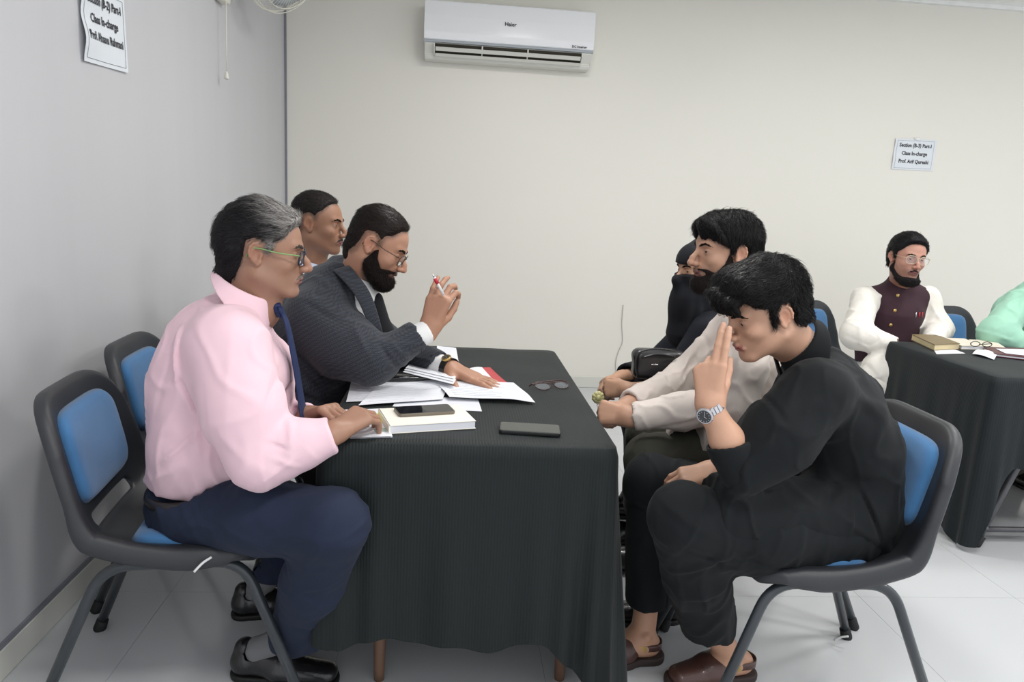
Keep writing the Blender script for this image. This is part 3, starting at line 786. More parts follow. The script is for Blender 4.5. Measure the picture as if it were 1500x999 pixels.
class Head:
    def __init__(s, c, yaw, pitch=0, roll=0, scale=1.0):
        s.c = V3(c); s.s = scale; y, p, r = [math.radians(v) for v in (yaw, pitch, roll)]
        f = np.array([math.cos(y)*math.cos(p), math.sin(y)*math.cos(p), -math.sin(p)])
        rt = nrm(np.cross(f, [0, 0, 1])); up = np.cross(rt, f)
        rt, up = math.cos(r)*rt+math.sin(r)*up, -math.sin(r)*rt+math.cos(r)*up
        s.M = np.stack([rt, f, up], 1).astype(np.float32)     # columns: right, forward, up
    def w(s, x, y, z): return s.c+s.M@(np.array([x, y, z], dtype=np.float32)*s.s)
    def l(s, p): return ((np.asarray(p, dtype=np.float32)-s.c)@s.M)/s.s
    def e(s, c, r, k=0.01, op='u', tilt=None):
        Rm = s.M
        if tilt is not None:
            ax_, an = tilt; Rm = s.M@np.array(Matrix.Rotation(math.radians(an), 3, Vector(ax_)), dtype=np.float32)
        return ell(s.w(*c), [v*s.s for v in r], Rm, k*s.s, op)
    def k(s, a, b, r1, r2=None, k=0.008, op='u'):
        return cap(s.w(*a), s.w(*b), r1*s.s, (r1 if r2 is None else r2)*s.s, k*s.s, op=op)
def head_prims(H, o={}):
    g = lambda k, d: o.get(k, d)
    jw, nl, ch, bl = g('jaw', 1.0), g('nose', 1.0), g('chin', 0.0), g('cheek', 1.0)
    core = [H.e((0, -0.014, 0.034), (0.0755, 0.094, 0.088), 0.02), H.e((0, 0.022, 0.034), (0.066, 0.067, 0.060), 0.03)]
    p = list(core)
    p += [H.e((0, 0.036, -0.026), (0.058*bl, 0.052, 0.066), 0.03),
          H.e((0, 0.012, -0.055), (0.052*jw, 0.055, 0.045), 0.03)]
    for sx in (-1, 1):
        p += [H.k((sx*0.055*jw, -0.004, -0.055), (sx*0.020, 0.066+ch, -0.098), 0.014, 0.014, 0.025),
              H.e((sx*0.040, 0.060, -0.024), (0.021*bl, 0.021, 0.018), 0.02)]
    p += [H.e((0, 0.078+ch, -0.098), (0.019, 0.016, 0.016), 0.02),
          H.e((0, 0.070, -0.060), (0.030, 0.028, 0.030), 0.02),
          H.k((-0.040, 0.074, 0.026), (-0.012, 0.087, 0.021), 0.0085, 0.009, 0.014), H.k((0.040, 0.074, 0.026), (0.012, 0.087, 0.021), 0.0085, 0.009, 0.014)]
    for sx in (-1, 1):
        p.append(H.e((sx*0.031, 0.098, 0.004), (0.017, 0.017, 0.0105), 0.014, 's'))
    n = nl
    p += [H.k((0, 0.0865, 0.014), (0, 0.100+0.010*n, -0.018), 0.0075, 0.0085, 0.012),
          H.k((0, 0.100+0.010*n, -0.018), (0, 0.104+0.0125*n, -0.033), 0.0085, 0.0098, 0.006),
          H.k((0, 0.104+0.0125*n, -0.034), (0, 0.096, -0.045), 0.0065, 0.006, 0.008)]
    for sx in (-1, 1):
        p.append(H.e((sx*0.0125, 0.100+0.004*n, -0.036), (0.0085, 0.0115, 0.0085), 0.006))
        p.append(H.e((sx*0.0075, 0.106+0.006*n, -0.0445), (0.0038, 0.006, 0.0035), 0.002, 's'))
    # lips
    for a, b in (((-0.022, 0.088, -0.0665), (-0.007, 0.0985, -0.0605)), ((-0.007, 0.0985, -0.0605), (0.007, 0.0985, -0.0605)), ((0.007, 0.0985, -0.0605), (0.022, 0.088, -0.0665))):
        p.append(H.k(a, b, 0.0045, 0.0055, 0.005))
    p += [H.k((-0.018, 0.089, -0.0685), (0, 0.0965, -0.0725), 0.0045, 0.0068, 0.005), H.k((0, 0.0965, -0.0725), (0.018, 0.089, -0.0685), 0.0068, 0.0045, 0.005)]
    go = g('mouth', 0.0)
    p.append(H.k((-0.021, 0.098, -0.067), (0.021, 0.098, -0.067), 0.0022+go, 0.0022+go, 0.003, 's'))
    p.append(H.k((-0.012, 0.106, -0.083), (0.012, 0.106, -0.083), 0.007, 0.007, 0.012, 's'))
    # eyelids
    op_, lid = g('open', 0.0042)*0.66, g('lid', 0.0)
    for sx in (-1, 1):
        p.append(H.e((sx*0.031, 0.0735, 0.003), (0.0145, 0.0142, 0.0142), 0.005))
        p.append(H.e((sx*0.0315, 0.090, 0.002+lid), (0.0125, 0.012, op_), 0.0015, 's'))
        p.append(H.k((sx*0.018, 0.087, 0.0125), (sx*0.043, 0.080, 0.0115), 0.0012, 0.0012, 0.004, 's'))
    # ears
    for sx in (-1, 1):
        t = ((0, 0, 1), sx*16)
        p.append(H.e((sx*0.0745, -0.010, 0.000), (0.0065, 0.0165, 0.0265), 0.006, tilt=t))
        p.append(H.e((sx*0.0815, -0.007, -0.001), (0.0065, 0.0100, 0.0155), 0.004, 's', tilt=t))
        hx = []
        for a in np.linspace(-0.9, 3.7, 9):
            hx.append((sx*(0.0785-0.006*math.cos(a)), -0.011+0.0150*math.cos(a), 0.003+0.0235*math.sin(a)))
        for a, b in zip(hx, hx[1:]): p.append(H.k(a, b, 0.0031, 0.0031, 0.003))
        p.append(H.k((sx*0.075, 0.001, -0.020), (sx*0.0755, -0.004, -0.027), 0.0055, 0.0055, 0.005))
        p.append(H.k((sx*0.0745, 0.003, -0.004), (sx*0.0755, 0.002, -0.010), 0.0042, 0.004, 0.003))
    return p, core
HAIR_STD = [(0.125, 0.078), (0.088, 0.078), (0.066, 0.060), (0.052, 0.030), (0.030, 0.022), (0.024, -0.012), (0.008, -0.012), (0.006, 0.022), (-0.010, 0.034), (-0.030, 0.026), (-0.036, -0.005), (-0.038, -0.040), (-0.055, -0.068), (-0.14, -0.075), (-0.14, 0.17), (0.125, 0.17)]
BEARD_STD = [(0.024, 0.000), (0.034, -0.028), (0.058, -0.052), (0.078, -0.046), (0.130, -0.042), (0.130, -0.150), (0.02, -0.150), (-0.006, -0.095), (-0.012, -0.055), (0.006, -0.018)]
def shell_prim(H, core, tf, k=0.004):
    def f(p): return evalp(core, p)-tf(H.l(p)).astype(np.float32)*H.s
    return Pr(f, H.w(0, 0, 0.0), 0.16*H.s, k)
def hair_t(poly, T, w=0.012, strand=0.0012, flow=(1.0, 0.25, 1.0), top=1.0, seed=3, extra=None, inset=0.006):
    fl = np.array(flow, dtype=np.float32)
    def f(l):
        s = seg_sd(l[:, 1], l[:, 2], poly)
        th = T*(1+(top-1)*sstep((l[:, 2]-0.03)/0.07))
        if extra is not None: th = th+extra(l)
        n = noise(l*fl, 260, seed, 2)
        return -inset+(th+inset)*sstep((s+0.003)/w)+strand*n*sstep(s/w)
    return f
def beard_t(poly, T, w=0.010, seed=5, tip=0.0, strand=0.0012, mouth=True, chinT=None):
    def f(l):
        s = seg_sd(l[:, 1], l[:, 2], poly)
        if mouth:
            m = np.sqrt((l[:, 0]/0.024)**2+((l[:, 2]+0.067)/0.0085)**2)-1
            m = np.where(l[:, 1] > 0.07, m*0.009, 1.0); s = np.minimum(s, m)
        th = T+tip*sstep((-l[:, 2]-0.055)/0.06)*sstep((l[:, 1]-0.0)/0.05)
        return -0.006+(th+0.006)*sstep((s+0.002)/w)+strand*noise(l, 300, seed, 2)*sstep(s/w)
    return f
def skin_col(H, base, o={}, nails=()):
    base = np.array(lin(base)); lip = np.array(lin(o.get('lipc', (150, 92, 84)))); stub = o.get('stubble', 0.0); sp = o.get('stubble_poly', BEARD_STD)
    hp = o.get('hair_poly'); hs = o.get('hair_shadow', 0.6); hc = np.array(lin(o.get('hairc', (30, 26, 24))))
    def f(V):
        c = np.tile(base, (len(V), 1)); l = H.l(V); near = np.abs(l).max(1) < 0.16
        # ruddier ears, nose tip and cheeks
        for sx in (-1, 1):
            g = np.exp(-((l-np.array([sx*0.08, -0.01, 0]))**2).sum(1)/0.02**2)
            c = c*(1-g[:, None]*np.array([0.0, 0.14, 0.16]))
        g = np.exp(-((l-np.array([0, 0.112, -0.034]))**2).sum(1)/0.016**2); c = c*(1-g[:, None]*np.array([0.0, 0.12, 0.12]))
        # under-eye
        for sx in (-1, 1):
            g = np.exp(-(((l-np.array([sx*0.031, 0.088, -0.004]))/np.array([0.018, 0.03, 0.010]))**2).sum(1)); c = c*(1-0.28*g[:, None])
        m = (np.abs(l[:, 0]) < 0.023)*(l[:, 1] > 0.082)*np.clip(1-np.abs(l[:, 2]+0.0665)/0.0125, 0, 1)*2
        m = np.clip(m, 0, 1)[:, None]; c = c*(1-m)+lip*m
        if stub:
            s = sstep((seg_sd(l[:, 1], l[:, 2], sp)+0.006)/0.02)*near*stub; c = c*(1-s[:, None])+hc*s[:, None]
        if hp is not None:
            s = sstep((seg_sd(l[:, 1], l[:, 2], hp)+0.008)/0.016)*near*hs; c = c*(1-s[:, None])+hc*s[:, None]
        for nc, nn in nails:
            q = V-nc; g = (np.sqrt((q*q).sum(1)) < 0.0065) & ((q@nn) > -0.001); c[g] = c[g]*0.78+np.array([0.62, 0.42, 0.36])*0.22
        return c
    return f
def on_face(H, prims, x, z, out=0.0):
    ys = np.linspace(0.125, 0.02, 220); q = np.array([H.w(x, y, z) for y in ys], dtype=np.float32); d = evalp(prims, q); i = int(np.argmax(d < 0)); return H.w(x, ys[i]+out, z)
def brows(H, par, c, th=0.0030, arch=0.004, z=0.0, prims=None):
    prims = prims or hp
    for sx in (-1, 1):
        pts = [on_face(H, prims, sx*0.013, 0.0195+z), on_face(H, prims, sx*0.022, 0.0225+z+arch*0.3), on_face(H, prims, sx*0.033, 0.0245+z+arch*0.5), on_face(H, prims, sx*0.044, 0.0225+z+arch*0.3), on_face(H, prims, sx*0.052, 0.018+z)]
        pr = chain(pts, [th*0.9*H.s, th*1.15*H.s, th*H.s, th*0.8*H.s, th*0.35*H.s], 0.004)
        cc = np.array(lin(c))
        sdf_obj('eyebrow', pr, 0.0016, M_beard, par, disp=lambda p: 0.0005*noise(p, 700, 3, 1), amp=0.001, colf=lambda V: np.tile(cc, (len(V), 1)))
def tache(H, par, c, th=0.0042, w=0.027, drop=0.010, z=0.0):
    xs = [-w, -w*0.6, -w*0.2, w*0.2, w*0.6, w]; pts = [on_face(H, hp, x, -0.0535+z-drop*(abs(x)/w)**2, 0.0005) for x in xs]
    cc = np.array(lin(c))
    sdf_obj('moustache', chain(pts, [th*0.45, th*0.9, th, th, th*0.9, th*0.45], 0.004), 0.0018, M_beard, par, disp=lambda p: 0.0007*noise(p, 600, 4, 2), amp=0.001, colf=lambda V: np.tile(cc, (len(V), 1)))
def eyes(H, par, gaze=(0, 1, 0), iris=(52, 34, 22)):
    for sx in (-1, 1):
        bm = bmesh.new(); bmesh.ops.create_uvsphere(bm, u_segments=28, v_segments=40, radius=0.0128*H.s)
        g = Vector(tuple(H.M@nrm(gaze))); q = Vector((0, 0, 1)).rotation_difference(g)
        V0 = np.array([v.co[:] for v in bm.verts]); ang = np.arccos(np.clip(V0[:, 2]/(0.0128*H.s), -1, 1))
        bmesh.ops.rotate(bm, verts=bm.verts[:], cent=(0, 0, 0), matrix=q.to_matrix())
        bmesh.ops.translate(bm, verts=bm.verts[:], vec=Vector(tuple(float(v) for v in H.w(sx*0.031, 0.0728, 0.003))))
        me = bpy.data.meshes.new('eyeball'); bm.to_mesh(me); bm.free()
        wc, ic, pc = np.array(lin((168, 154, 146))), np.array(lin(iris)), np.array([0.005]*3)
        C_ = np.where((ang < 0.2)[:, None], pc, np.where((ang < 0.54)[:, None], ic, wc))
        a = me.color_attributes.new('col', 'FLOAT_COLOR', 'POINT'); c4 = np.ones((len(V0), 4), dtype=np.float32); c4[:, :3] = C_; a.data.foreach_set('color', c4.ravel())
        link('eyeball', me, M_eye, par)
def glasses(H, par, mf, w=0.026, h=0.019, r=0.0016, y0=0.103, z0=0.004, rim=True, temple=None, tr=0.0024, slip=0.0, round_=2.6, lensm=None, mt=None):
    """frame with two rims, bridge and temples; lenses as sub-parts"""
    bm = bmesh.new(); rims = []; tmps = []
    for sx in (-1, 1):
        pts = []
        for a in np.linspace(0, 2*PI, 33):
            ca, sa = math.cos(a), math.sin(a); q = (abs(ca)**round_+abs(sa)**round_)**(-1/round_)
            x = sx*0.0335+w*ca*q; z = z0-0.004+h*sa*q
            pts.append(H.w(x, y0-abs(x)*0.14-(z0-z)*0.12, z-slip))
        rims.append(pts)
        tube(bm, pts, r, 6, cap=False)
        bt = bmesh.new() if mt is not None else bm
        tube(bt, smooth_path([H.w(sx*0.060, y0-0.010, z0+0.004-slip), H.w(sx*0.0735, y0-0.022, z0+0.006-slip*0.9), H.w(sx*0.0785, 0.04, z0+0.006-slip*0.5), H.w(sx*0.080, -0.004, 0.014), H.w(sx*0.077, -0.022, 0.008), H.w(sx*0.075, -0.032, -0.012)], 5), tr, 6, flat=0.6)
        if mt is not None: tmps.append(bt)
    tube(bm, smooth_path([H.w(-0.0085, y0, z0+0.003-slip), H.w(0, y0+0.003, z0+0.007-slip), H.w(0.0085, y0, z0+0.003-slip)], 4), r, 6)
    fr = link('eyeglasses', bm_mesh('eyeglasses', bm), mf, par)
    for bt in tmps: link('temple', bm_mesh('temple', bt), mt, fr)
    for pts in rims:
        bm = bmesh.new(); c = np.mean(pts, axis=0); fw = H.M[:, 1]*0.0008
        A = [bm.verts.new(tuple(p*0.98+c*0.02+fw)) for p in pts[:-1]]; B = [bm.verts.new(tuple(p*0.98+c*0.02-fw)) for p in pts[:-1]]
        bm.faces.new(A); bm.faces.new(B[::-1]); n = len(A)
        for i in range(n): bm.faces.new((A[i], A[(i+1) % n], B[(i+1) % n], B[i]))
        link('lens', bm_mesh('lens', bm), lensm or M_glass, fr, smooth=False)
    return fr
def hand_prims(w, f, n, side, curl=(20, 25, 15), spread=1.0, thumb=(0.55, 0.75, 0.35), tb=25, s=1.0, fingers=None, thk=1.0):
    """w wrist, f towards the knuckles, n out of the back of the hand, side +1/-1 picks the thumb side; curl: degrees at the three joints"""
    w = np.array(w, float); f = nrm(f); n = np.array(n, float); n = nrm(n-f*np.dot(n, f)); t = np.cross(n, f)*side
    p = []; nails = []
    KX = [0.029, 0.010, -0.010, -0.028]; KF = [0.092, 0.095, 0.090, 0.081]; LN = [(0.043, 0.026, 0.020), (0.047, 0.029, 0.021), (0.043, 0.027, 0.020), (0.034, 0.021, 0.018)]
    RD = [0.0098, 0.0100, 0.0094, 0.0084]; SP = [6, 1, -5, -12]
    for i in range(4):
        b = w+(f*0.006+t*KX[i]*0.55)*s; k = w+(f*KF[i]+t*KX[i]-n*0.003)*s
        p.append(cap(b, k, 0.0145*s*thk, 0.0118*s*thk, 0.014*s))
        cu = curl if fingers is None or fingers[i] is None else fingers[i]
        a = math.radians(SP[i]*spread+(cu[3] if len(cu) > 3 else 0)); fd = math.cos(a)*f+math.sin(a)*t; ang = 0; q = k; r = RD[i]*s
        for j in range(3):
            ang += math.radians(cu[j]); d = math.cos(ang)*fd-math.sin(ang)*n
            e = q+d*LN[i][j]*s; p.append(cap(q, e, r, r*0.92 if j < 2 else r*0.82, 0.003*s)); q = e; r *= 0.93
        nn = math.cos(ang)*n+math.sin(ang)*fd; nails.append((V3(q-d*0.003*s+nn*r*0.85), V3(nn)))
    b = w+(f*0.014+t*0.018-n*0.008)*s; td = nrm(thumb[0]*f+thumb[1]*t-thumb[2]*n); k = b+td*0.044*s
    p.append(cap(b, k, 0.0165*s, 0.0125*s, 0.016*s)); q = k; r = 0.0112*s
    bend = nrm(f*0.8-t*0.5)
    d = nrm(td*math.cos(math.radians(tb))+bend*math.sin(math.radians(tb))); e = q+d*0.033*s; p.append(cap(q, e, r, r*0.95, 0.005*s)); q = e
    d = nrm(d*math.cos(math.radians(tb*0.8))+bend*math.sin(math.radians(tb*0.8))); e = q+d*0.026*s; p.append(cap(q, e, r*0.95, r*0.78, 0.003*s))
    nn = nrm(n-d*np.dot(n, d)); nails.append((V3(e-d*0.003*s+nn*r*0.8), V3(nn)))
    p.append(cap(w-f*0.02*s, w+f*0.012*s, 0.0225*s, 0.019*s, 0.016*s, L=t, s=1.2))
    return p, nails
def cuff_end(pr, end, dirn, rad, cav=0.03, R=None, shift=None, wall=0.0095):
    """trim a sleeve or trouser leg at end and hollow its mouth"""
    d = nrm(dirn); e = np.array(end, float)
    pr.append(cutp(e, d, e+(np.array(shift, float) if shift is not None else 0), R or rad*1.9))
    pr.append(cap(e-d*cav, e+d*0.05, rad-wall, rad-wall+0.001, 0.002, op='s'))
def collar(name, c, fwd, lat, rf, rl, h, m, par, up=None, gap=0.35, flare=0.35, point=0.35, drop=0.0, th=0.003):
    """shirt collar: a band around the neck, open at the front"""
    fwd = nrm(fwd); lat = nrm(np.array(lat)-fwd*np.dot(lat, fwd)); up = np.cross(fwd, lat) if up is None else nrm(up)
    if up[2] < 0: up = -up
    bm = bmesh.new(); n = 44; m_ = 7; g = {}; c = np.array(c, float)
    for i in range(n+1):
        a = gap+(2*PI-2*gap)*i/n
        ca, sa = math.cos(a), math.sin(a); fr = sstep(1-abs(min(a, 2*PI-a)-gap)/0.9)
        for j in range(m_+1):
            v = j/m_; fl = 1+flare*v*0.35
            hh = h*(1+point*float(fr))
            base = c+fwd*ca*rf*fl+lat*sa*rl*fl
            g[i, j] = bm.verts.new(tuple(base+up*(0.012*math.sin(min(v*3, 1)*PI/2)-hh*v)+fwd*float(fr)*drop*v))
    for i in range(n):
        for j in range(m_): bm.faces.new((g[i, j], g[i+1, j], g[i+1, j+1], g[i, j+1]))
    o = link(name, bm_mesh(name, bm), m, par); s_ = o.modifiers.new('s', 'SOLIDIFY'); s_.thickness = th; s_.offset = 0
    return o
def shoe(par, heel, toe, ankle, mu, msole, w=0.047, open_=False, sock=None, name='shoe', hup=0.1):
    """leather shoe from heel to toe on the floor; sole and sock are sub-parts"""
    h, t = np.array(heel, float), np.array(toe, float); d = nrm(t-h); L = np.linalg.norm(t-h); up = np.array([0, 0, 1.0])-d*d[2]; up = nrm(up); lat = np.cross(d, up)
    q = lambda a, z, l=0.0: h+d*L*a+up*z+lat*l
    pr = [cap(q(0.13, 0.042), q(0.42, 0.042), 0.036, 0.034, 0.02, L=lat, s=w/0.047*0.98), cap(q(0.42, 0.040), q(0.84, 0.032), 0.036, 0.025, 0.02, L=lat, s=w/0.047*1.45),
          cap(q(0.12, 0.05), q(0.13, hup-0.015), 0.034, 0.030, 0.02), cap(q(0.3, 0.055), q(0.5, 0.055), 0.034, 0.028, 0.02, L=lat, s=1.05),
          bx(q(0.5, -0.03), (0.2, 0.2, 0.045), np.stack([d, lat, up], 1), op='s', k=0.004, rad=0.002),
          cap(q(0.18, 0.075), q(0.34, 0.115), 0.029, 0.038, 0.004, op='s')]
    if open_: pr.append(cap(q(0.36, 0.10), q(0.52, 0.10), 0.034, 0.03, 0.004, op='s'))
    pr += [q_ for i in range(14) for q_ in [ell(q(0.52+0.26*math.cos(i/13*PI)*0 + 0.30*abs(math.sin(i/13*PI)), 0.062-0.016*abs(math.sin(i/13*PI)), -0.028*math.cos(i/13*PI)), (0.0045,)*3, None, 0.003)]] if not open_ else []
    o = sdf_obj(name, pr, 0.0035, mu, par)
    sp = [cap(q(0.12, 0.012), q(0.45, 0.012), 0.039, 0.034, 0.02, L=lat, s=0.98), cap(q(0.45, 0.012), q(0.84, 0.012), 0.034, 0.030, 0.02, L=lat, s=1.42),
          bx(q(0.5, 0.068), (0.3, 0.3, 0.05), np.stack([d, lat, up], 1), op='s', k=0.003, rad=0.002), bx(q(0.5, -0.05), (0.3, 0.3, 0.05), np.stack([d, lat, up], 1), op='s', k=0.002, rad=0.001),
          bx(q(0.45, -0.004), (0.035, 0.1, 0.010), np.stack([d, lat, up], 1), op='s', k=0.006, rad=0.003)]
    sdf_obj('sole', sp, 0.004, msole, o)
    if sock is not None:
        sp = chain([q(0.26, 0.05), q(0.24, 0.085), ankle], [0.028, 0.033, 0.036], 0.01)
        sdf_obj('sock', sp, 0.005, sock, o)
    return o

def collar2(name, par, m, top, axis, r1, r2, h, front, lat=(0, 1, 0), s=1.0, s2=1.35, gap=0.018, th=0.0085, dip=0.35, vox=0.0028):
    """turned-down collar: a cone shell round the neck from top along axis (down), longer towards the front, split at the front"""
    a = nrm(axis); T = np.array(top, float); f = nrm(np.array(front)-a*np.dot(front, a))
    pr = [cone2(T-a*0.01, T+a*(h+0.02), r1-0.002, r2+(r2-r1)*0.4, lat, s, s2)]
    pr.append(cone2(T-a*0.01, T+a*(h+0.02), r1-0.002-th, r2+(r2-r1)*0.4-th, lat, s, s2, op='s'))
    pr.append(cap(T-a*0.12, T-a*0.01, r1-0.002-th, r1-0.002-th, 0.002, op='s'))
    pr.append(cutp(T, -a, T, 0.3, 0.003)); pr.append(cutp(T+a*h, a-f*dip, T+a*h, 0.3, 0.003))
    c = T+f*(r2)+a*h*0.5; pr.append(cap(T+f*r1*0.8-a*0.02, T+f*r2*1.3+a*(h+0.04), gap*0.35, gap*1.6, 0.002, op='s'))
    return sdf_obj(name, pr, vox, m, par)

def strands(name, o, H, poly, n, ln, flow, par, colf, w=0.0008, seed=1, lift=0.0025, jit=0.25, mtl=None, smin=-0.002, curl=0.0):
    """fine hairs rooted on the hair mesh o, lying along flow(l) in head space; one part of kind stuff"""
    me = o.data; k = len(me.vertices); V = np.empty(k*3, dtype=np.float32); Nn = np.empty(k*3, dtype=np.float32)
    me.vertices.foreach_get('co', V); me.vertices.foreach_get('normal', Nn); V = V.reshape(-1, 3); Nn = Nn.reshape(-1, 3)
    l = H.l(V); nl = Nn@H.M; s_ = seg_sd(l[:, 1], l[:, 2], poly)
    out = (nl*(l-np.array([0, 0, 0.02]))).sum(1) > 0.0
    idx = np.nonzero((s_ > smin) & out)[0]; r = np.random.RandomState(seed); idx = r.choice(idx, n, replace=len(idx) < n)
    p = V[idx]+r.normal(size=(n, 3))*0.0012; nn = Nn[idx]; d = flow(l[idx]).astype(np.float32)+r.normal(size=(n, 3))*jit
    d = d@H.M.T; d = d-nn*(d*nn).sum(1)[:, None]; d = d/(np.linalg.norm(d, axis=1)[:, None]+1e-6)
    L = ln*(0.6+0.8*r.rand(n))*H.s; sd = np.cross(nn, d)
    # shorter near the hairline
    L = L*(0.45+0.55*sstep(s_[idx]/0.03))
    m = 4; ts = np.linspace(0, 1, m); lf = lift*(0.5+r.rand(n)); cv = r.normal(size=n)*curl
    R_ = []
    for t in ts:
        c = p+d*(L*t)[:, None]+nn*(lf*math.sin(t*2.6)-0.0012-L*L*t*t*3.2)[:, None]+sd*(cv*t*t)[:, None]; ww = w*(1-0.85*t)
        R_ += [c+sd*ww, c-sd*ww*0.5+nn*ww*0.8, c-sd*ww*0.5-nn*ww*0.8]
    P_ = np.stack(R_, 1)            # n, 3m, 3
    f = []
    for a in range(m-1):
        for b in range(3): f.append([a*3+b, a*3+(b+1) % 3, a*3+3+(b+1) % 3, a*3+3+b])
    f = np.array(f); F_ = (f[None]+(np.arange(n)*3*m)[:, None, None]).reshape(-1, 4)
    cc = colf(p); cc = cc*(0.6+0.8*r.rand(n))[:, None]; cc = np.repeat(cc, 3*m, axis=0)
    q = link(name, from_np(name, P_.reshape(-1, 3), F_, cc), mtl or M_strand, par); q['kind'] = 'stuff'; return q
M_strand = mat('hair_strand', (0, 0, 0), 0.38, var=0.0, attr=True, spec=0.3)
def fl_back(l):
    o = np.zeros_like(l); side = sstep((0.06-l[:, 2])/0.05); o[:, 1] = -1+0.3*side; o[:, 2] = -0.75*side; return o
def fl_fore(l):
    o = np.zeros_like(l); side = sstep((0.055-l[:, 2])/0.04); back = sstep((-0.02-l[:, 1])/0.05); o[:, 1] = 1-1.0*side-1.2*back; o[:, 2] = -1.0*side-0.5*back; o[:, 0] = 0.25*np.sign(l[:, 0])*(1-side); return o
def fl_part(l):
    o = np.zeros_like(l); sg = np.sign(l[:, 0]-0.012); side = sstep((0.075-l[:, 2])/0.04); o[:, 0] = sg*(1-side); o[:, 2] = -0.5-0.6*side; o[:, 1] = 0.15-0.3*side; return o
def fl_beard(l):
    o = np.zeros_like(l); o[:, 2] = -1; o[:, 1] = 0.25; return o
def cone2(a, b, r1, r2, L, s1, s2, k=0.002, op='u'):
    a, b, Lv = V3(a), V3(b), V3(nrm(L)); ba = b-a; q = float(ba@ba)
    def f(p):
        d = p-a; h = np.clip(d@ba/q, 0, 1); d = d-h[:, None]*ba; s = s1+(s2-s1)*h; d = d+((d@Lv)*(1/s-1))[:, None]*Lv
        return np.sqrt((d*d).sum(1))-(r1+(r2-r1)*h)
    return Pr(f, (a+b)/2, math.sqrt(q)/2+max(r1*s1, r2*s2), k, op)
def ribbon(name, pts, ws, th, wdir, m, par):
    """a flat band, wide along wdir"""
    wdir = nrm(wdir); bm = bmesh.new(); rings = []; n = 12
    for i, p in enumerate(pts):
        T = nrm(np.array(pts[min(i+1, len(pts)-1)])-np.array(pts[max(i-1, 0)])); W_ = nrm(wdir-T*np.dot(wdir, T)); Q = np.cross(T, W_)
        rings.append([bm.verts.new(tuple(np.array(p)+W_*ws[i]*math.cos(a)*(abs(math.cos(a))+1e-6)**-0.3+Q*th*math.sin(a))) for a in [2*PI*k/n for k in range(n)]])
    for A_, B_ in zip(rings, rings[1:]):
        for i in range(n): bm.faces.new((A_[i], A_[(i+1) % n], B_[(i+1) % n], B_[i]))
    bm.faces.new(rings[0][::-1]); bm.faces.new(rings[-1]); return link(name, bm_mesh(name, bm), m, par)
# ---------------------------------------------------------------- man in the pink shirt
def const(c):
    c = np.array(lin(c)); return lambda V: np.tile(c, (len(V), 1))
def fabric(name, rgb, rough=0.85, bump=0.25, bs=900, sheen=0.1, var=0.035, vs=9):
    return mat(name, rgb, rough, var=var, vs=vs, bump=bump, bs=bs, sheen=sheen*(0.3 if sum(rgb) < 260 else 1), spec=0.25)
M_pink = fabric('pink_cotton', (232, 198, 208), 0.8)
M_navy = fabric('navy_wool', (34, 42, 62), 0.85)
M_tie = fabric('navy_silk', (28, 42, 80), 0.5)
M_leather = mat('black_leather', (24, 24, 26), 0.3, var=0.05, bump=0.4, bs=160, coat=0.3)
M_sole = mat('black_sole', (20, 20, 20), 0.6)
M_sock = fabric('grey_sock', (120, 120, 122), 0.95)
M_belt = mat('dark_belt', (38, 34, 34), 0.4)
X_, Y_, Z_ = np.array([1., 0, 0]), np.array([0, 1., 0]), np.array([0, 0, 1.])
def torso(pts, rs, s, k=0.05, L=Y_): return chain(pts, rs, k, L, s)
A = empty('person', (-0.70, 1.86, 0), 'grey-haired man in a pink shirt and navy tie, seated at the front left', 'person', 'people seated around the long table')
HA = Head(P(386, 367, 1.84), 8, 5, -2, 0.955)
hpA = [(0.125, 0.082), (0.094, 0.082), (0.072, 0.066), (0.058, 0.040), (0.040, 0.030), (0.030, -0.002), (0.010, -0.004), (0.006, 0.024), (-0.010, 0.034), (-0.030, 0.026), (-0.036, -0.005), (-0.038, -0.040), (-0.050, -0.078), (-0.15, -0.085), (-0.15, 0.17), (0.125, 0.17)]
oA = dict(nose=1.0, stubble=0.12, hair_poly=hpA, hair_shadow=0.3, hairc=(110, 100, 98), open=0.0032, jaw=1.10, lipc=(140, 92, 86), chin=0.003, cheek=1.03)
hp, core = head_prims(HA, oA)
neckb = P(368, 450, 1.86)
body = hp+[cap(HA.w(0, -0.028, -0.045), neckb, 0.054, 0.060, 0.03), cap(HA.w(0, 0.01, -0.075), neckb+X_*0.02, 0.040, 0.05, 0.03)]
shR, elR, wrR = P(334, 505, 1.69), P(380, 672, 1.60), P(489, 633, 1.635)
shL, elL, wrL = P(352, 470, 2.03), P(395, 640, 2.06), P(452, 610, 1.83)
body += chain([neckb, P(345, 500, 1.86), P(300, 690, 1.86)], [0.055, 0.06, 0.06], 0.03)
body += chain([P(345, 490, 1.86), shR, elR, wrR], [0.04, 0.03, 0.03, 0.025], 0.02)+chain([P(345, 490, 1.86), shL, elL, wrL], [0.04, 0.03, 0.03, 0.025], 0.02)
body += [cap(elR*0.3+wrR*0.7, wrR, 0.030, 0.026, 0.01), cap(elL*0.3+wrL*0.7, wrL, 0.030, 0.026, 0.01)]
h1, n1 = hand_prims(wrR+X_*0.005, P(528, 606, 1.70)-wrR, (-0.25, -0.55, 0.8), 1, curl=(38, 42, 22), spread=0.5, thumb=(0.6, 0.5, 0.5), s=0.98)
h2, n2 = hand_prims(wrL, P(500, 588, 1.75)-wrL, (-0.3, 0.25, 0.9), -1, curl=(45, 40, 20), spread=0.4, thumb=(0.7, 0.2, 0.6), s=0.98)
body += h1+h2
bcol = skin_col(HA, (156, 117, 96), oA, n1+n2)
def handcol(f, hs, dark):
    return f
sdf_obj('body', body, 0.0028, M_skin, A, colf=bcol)
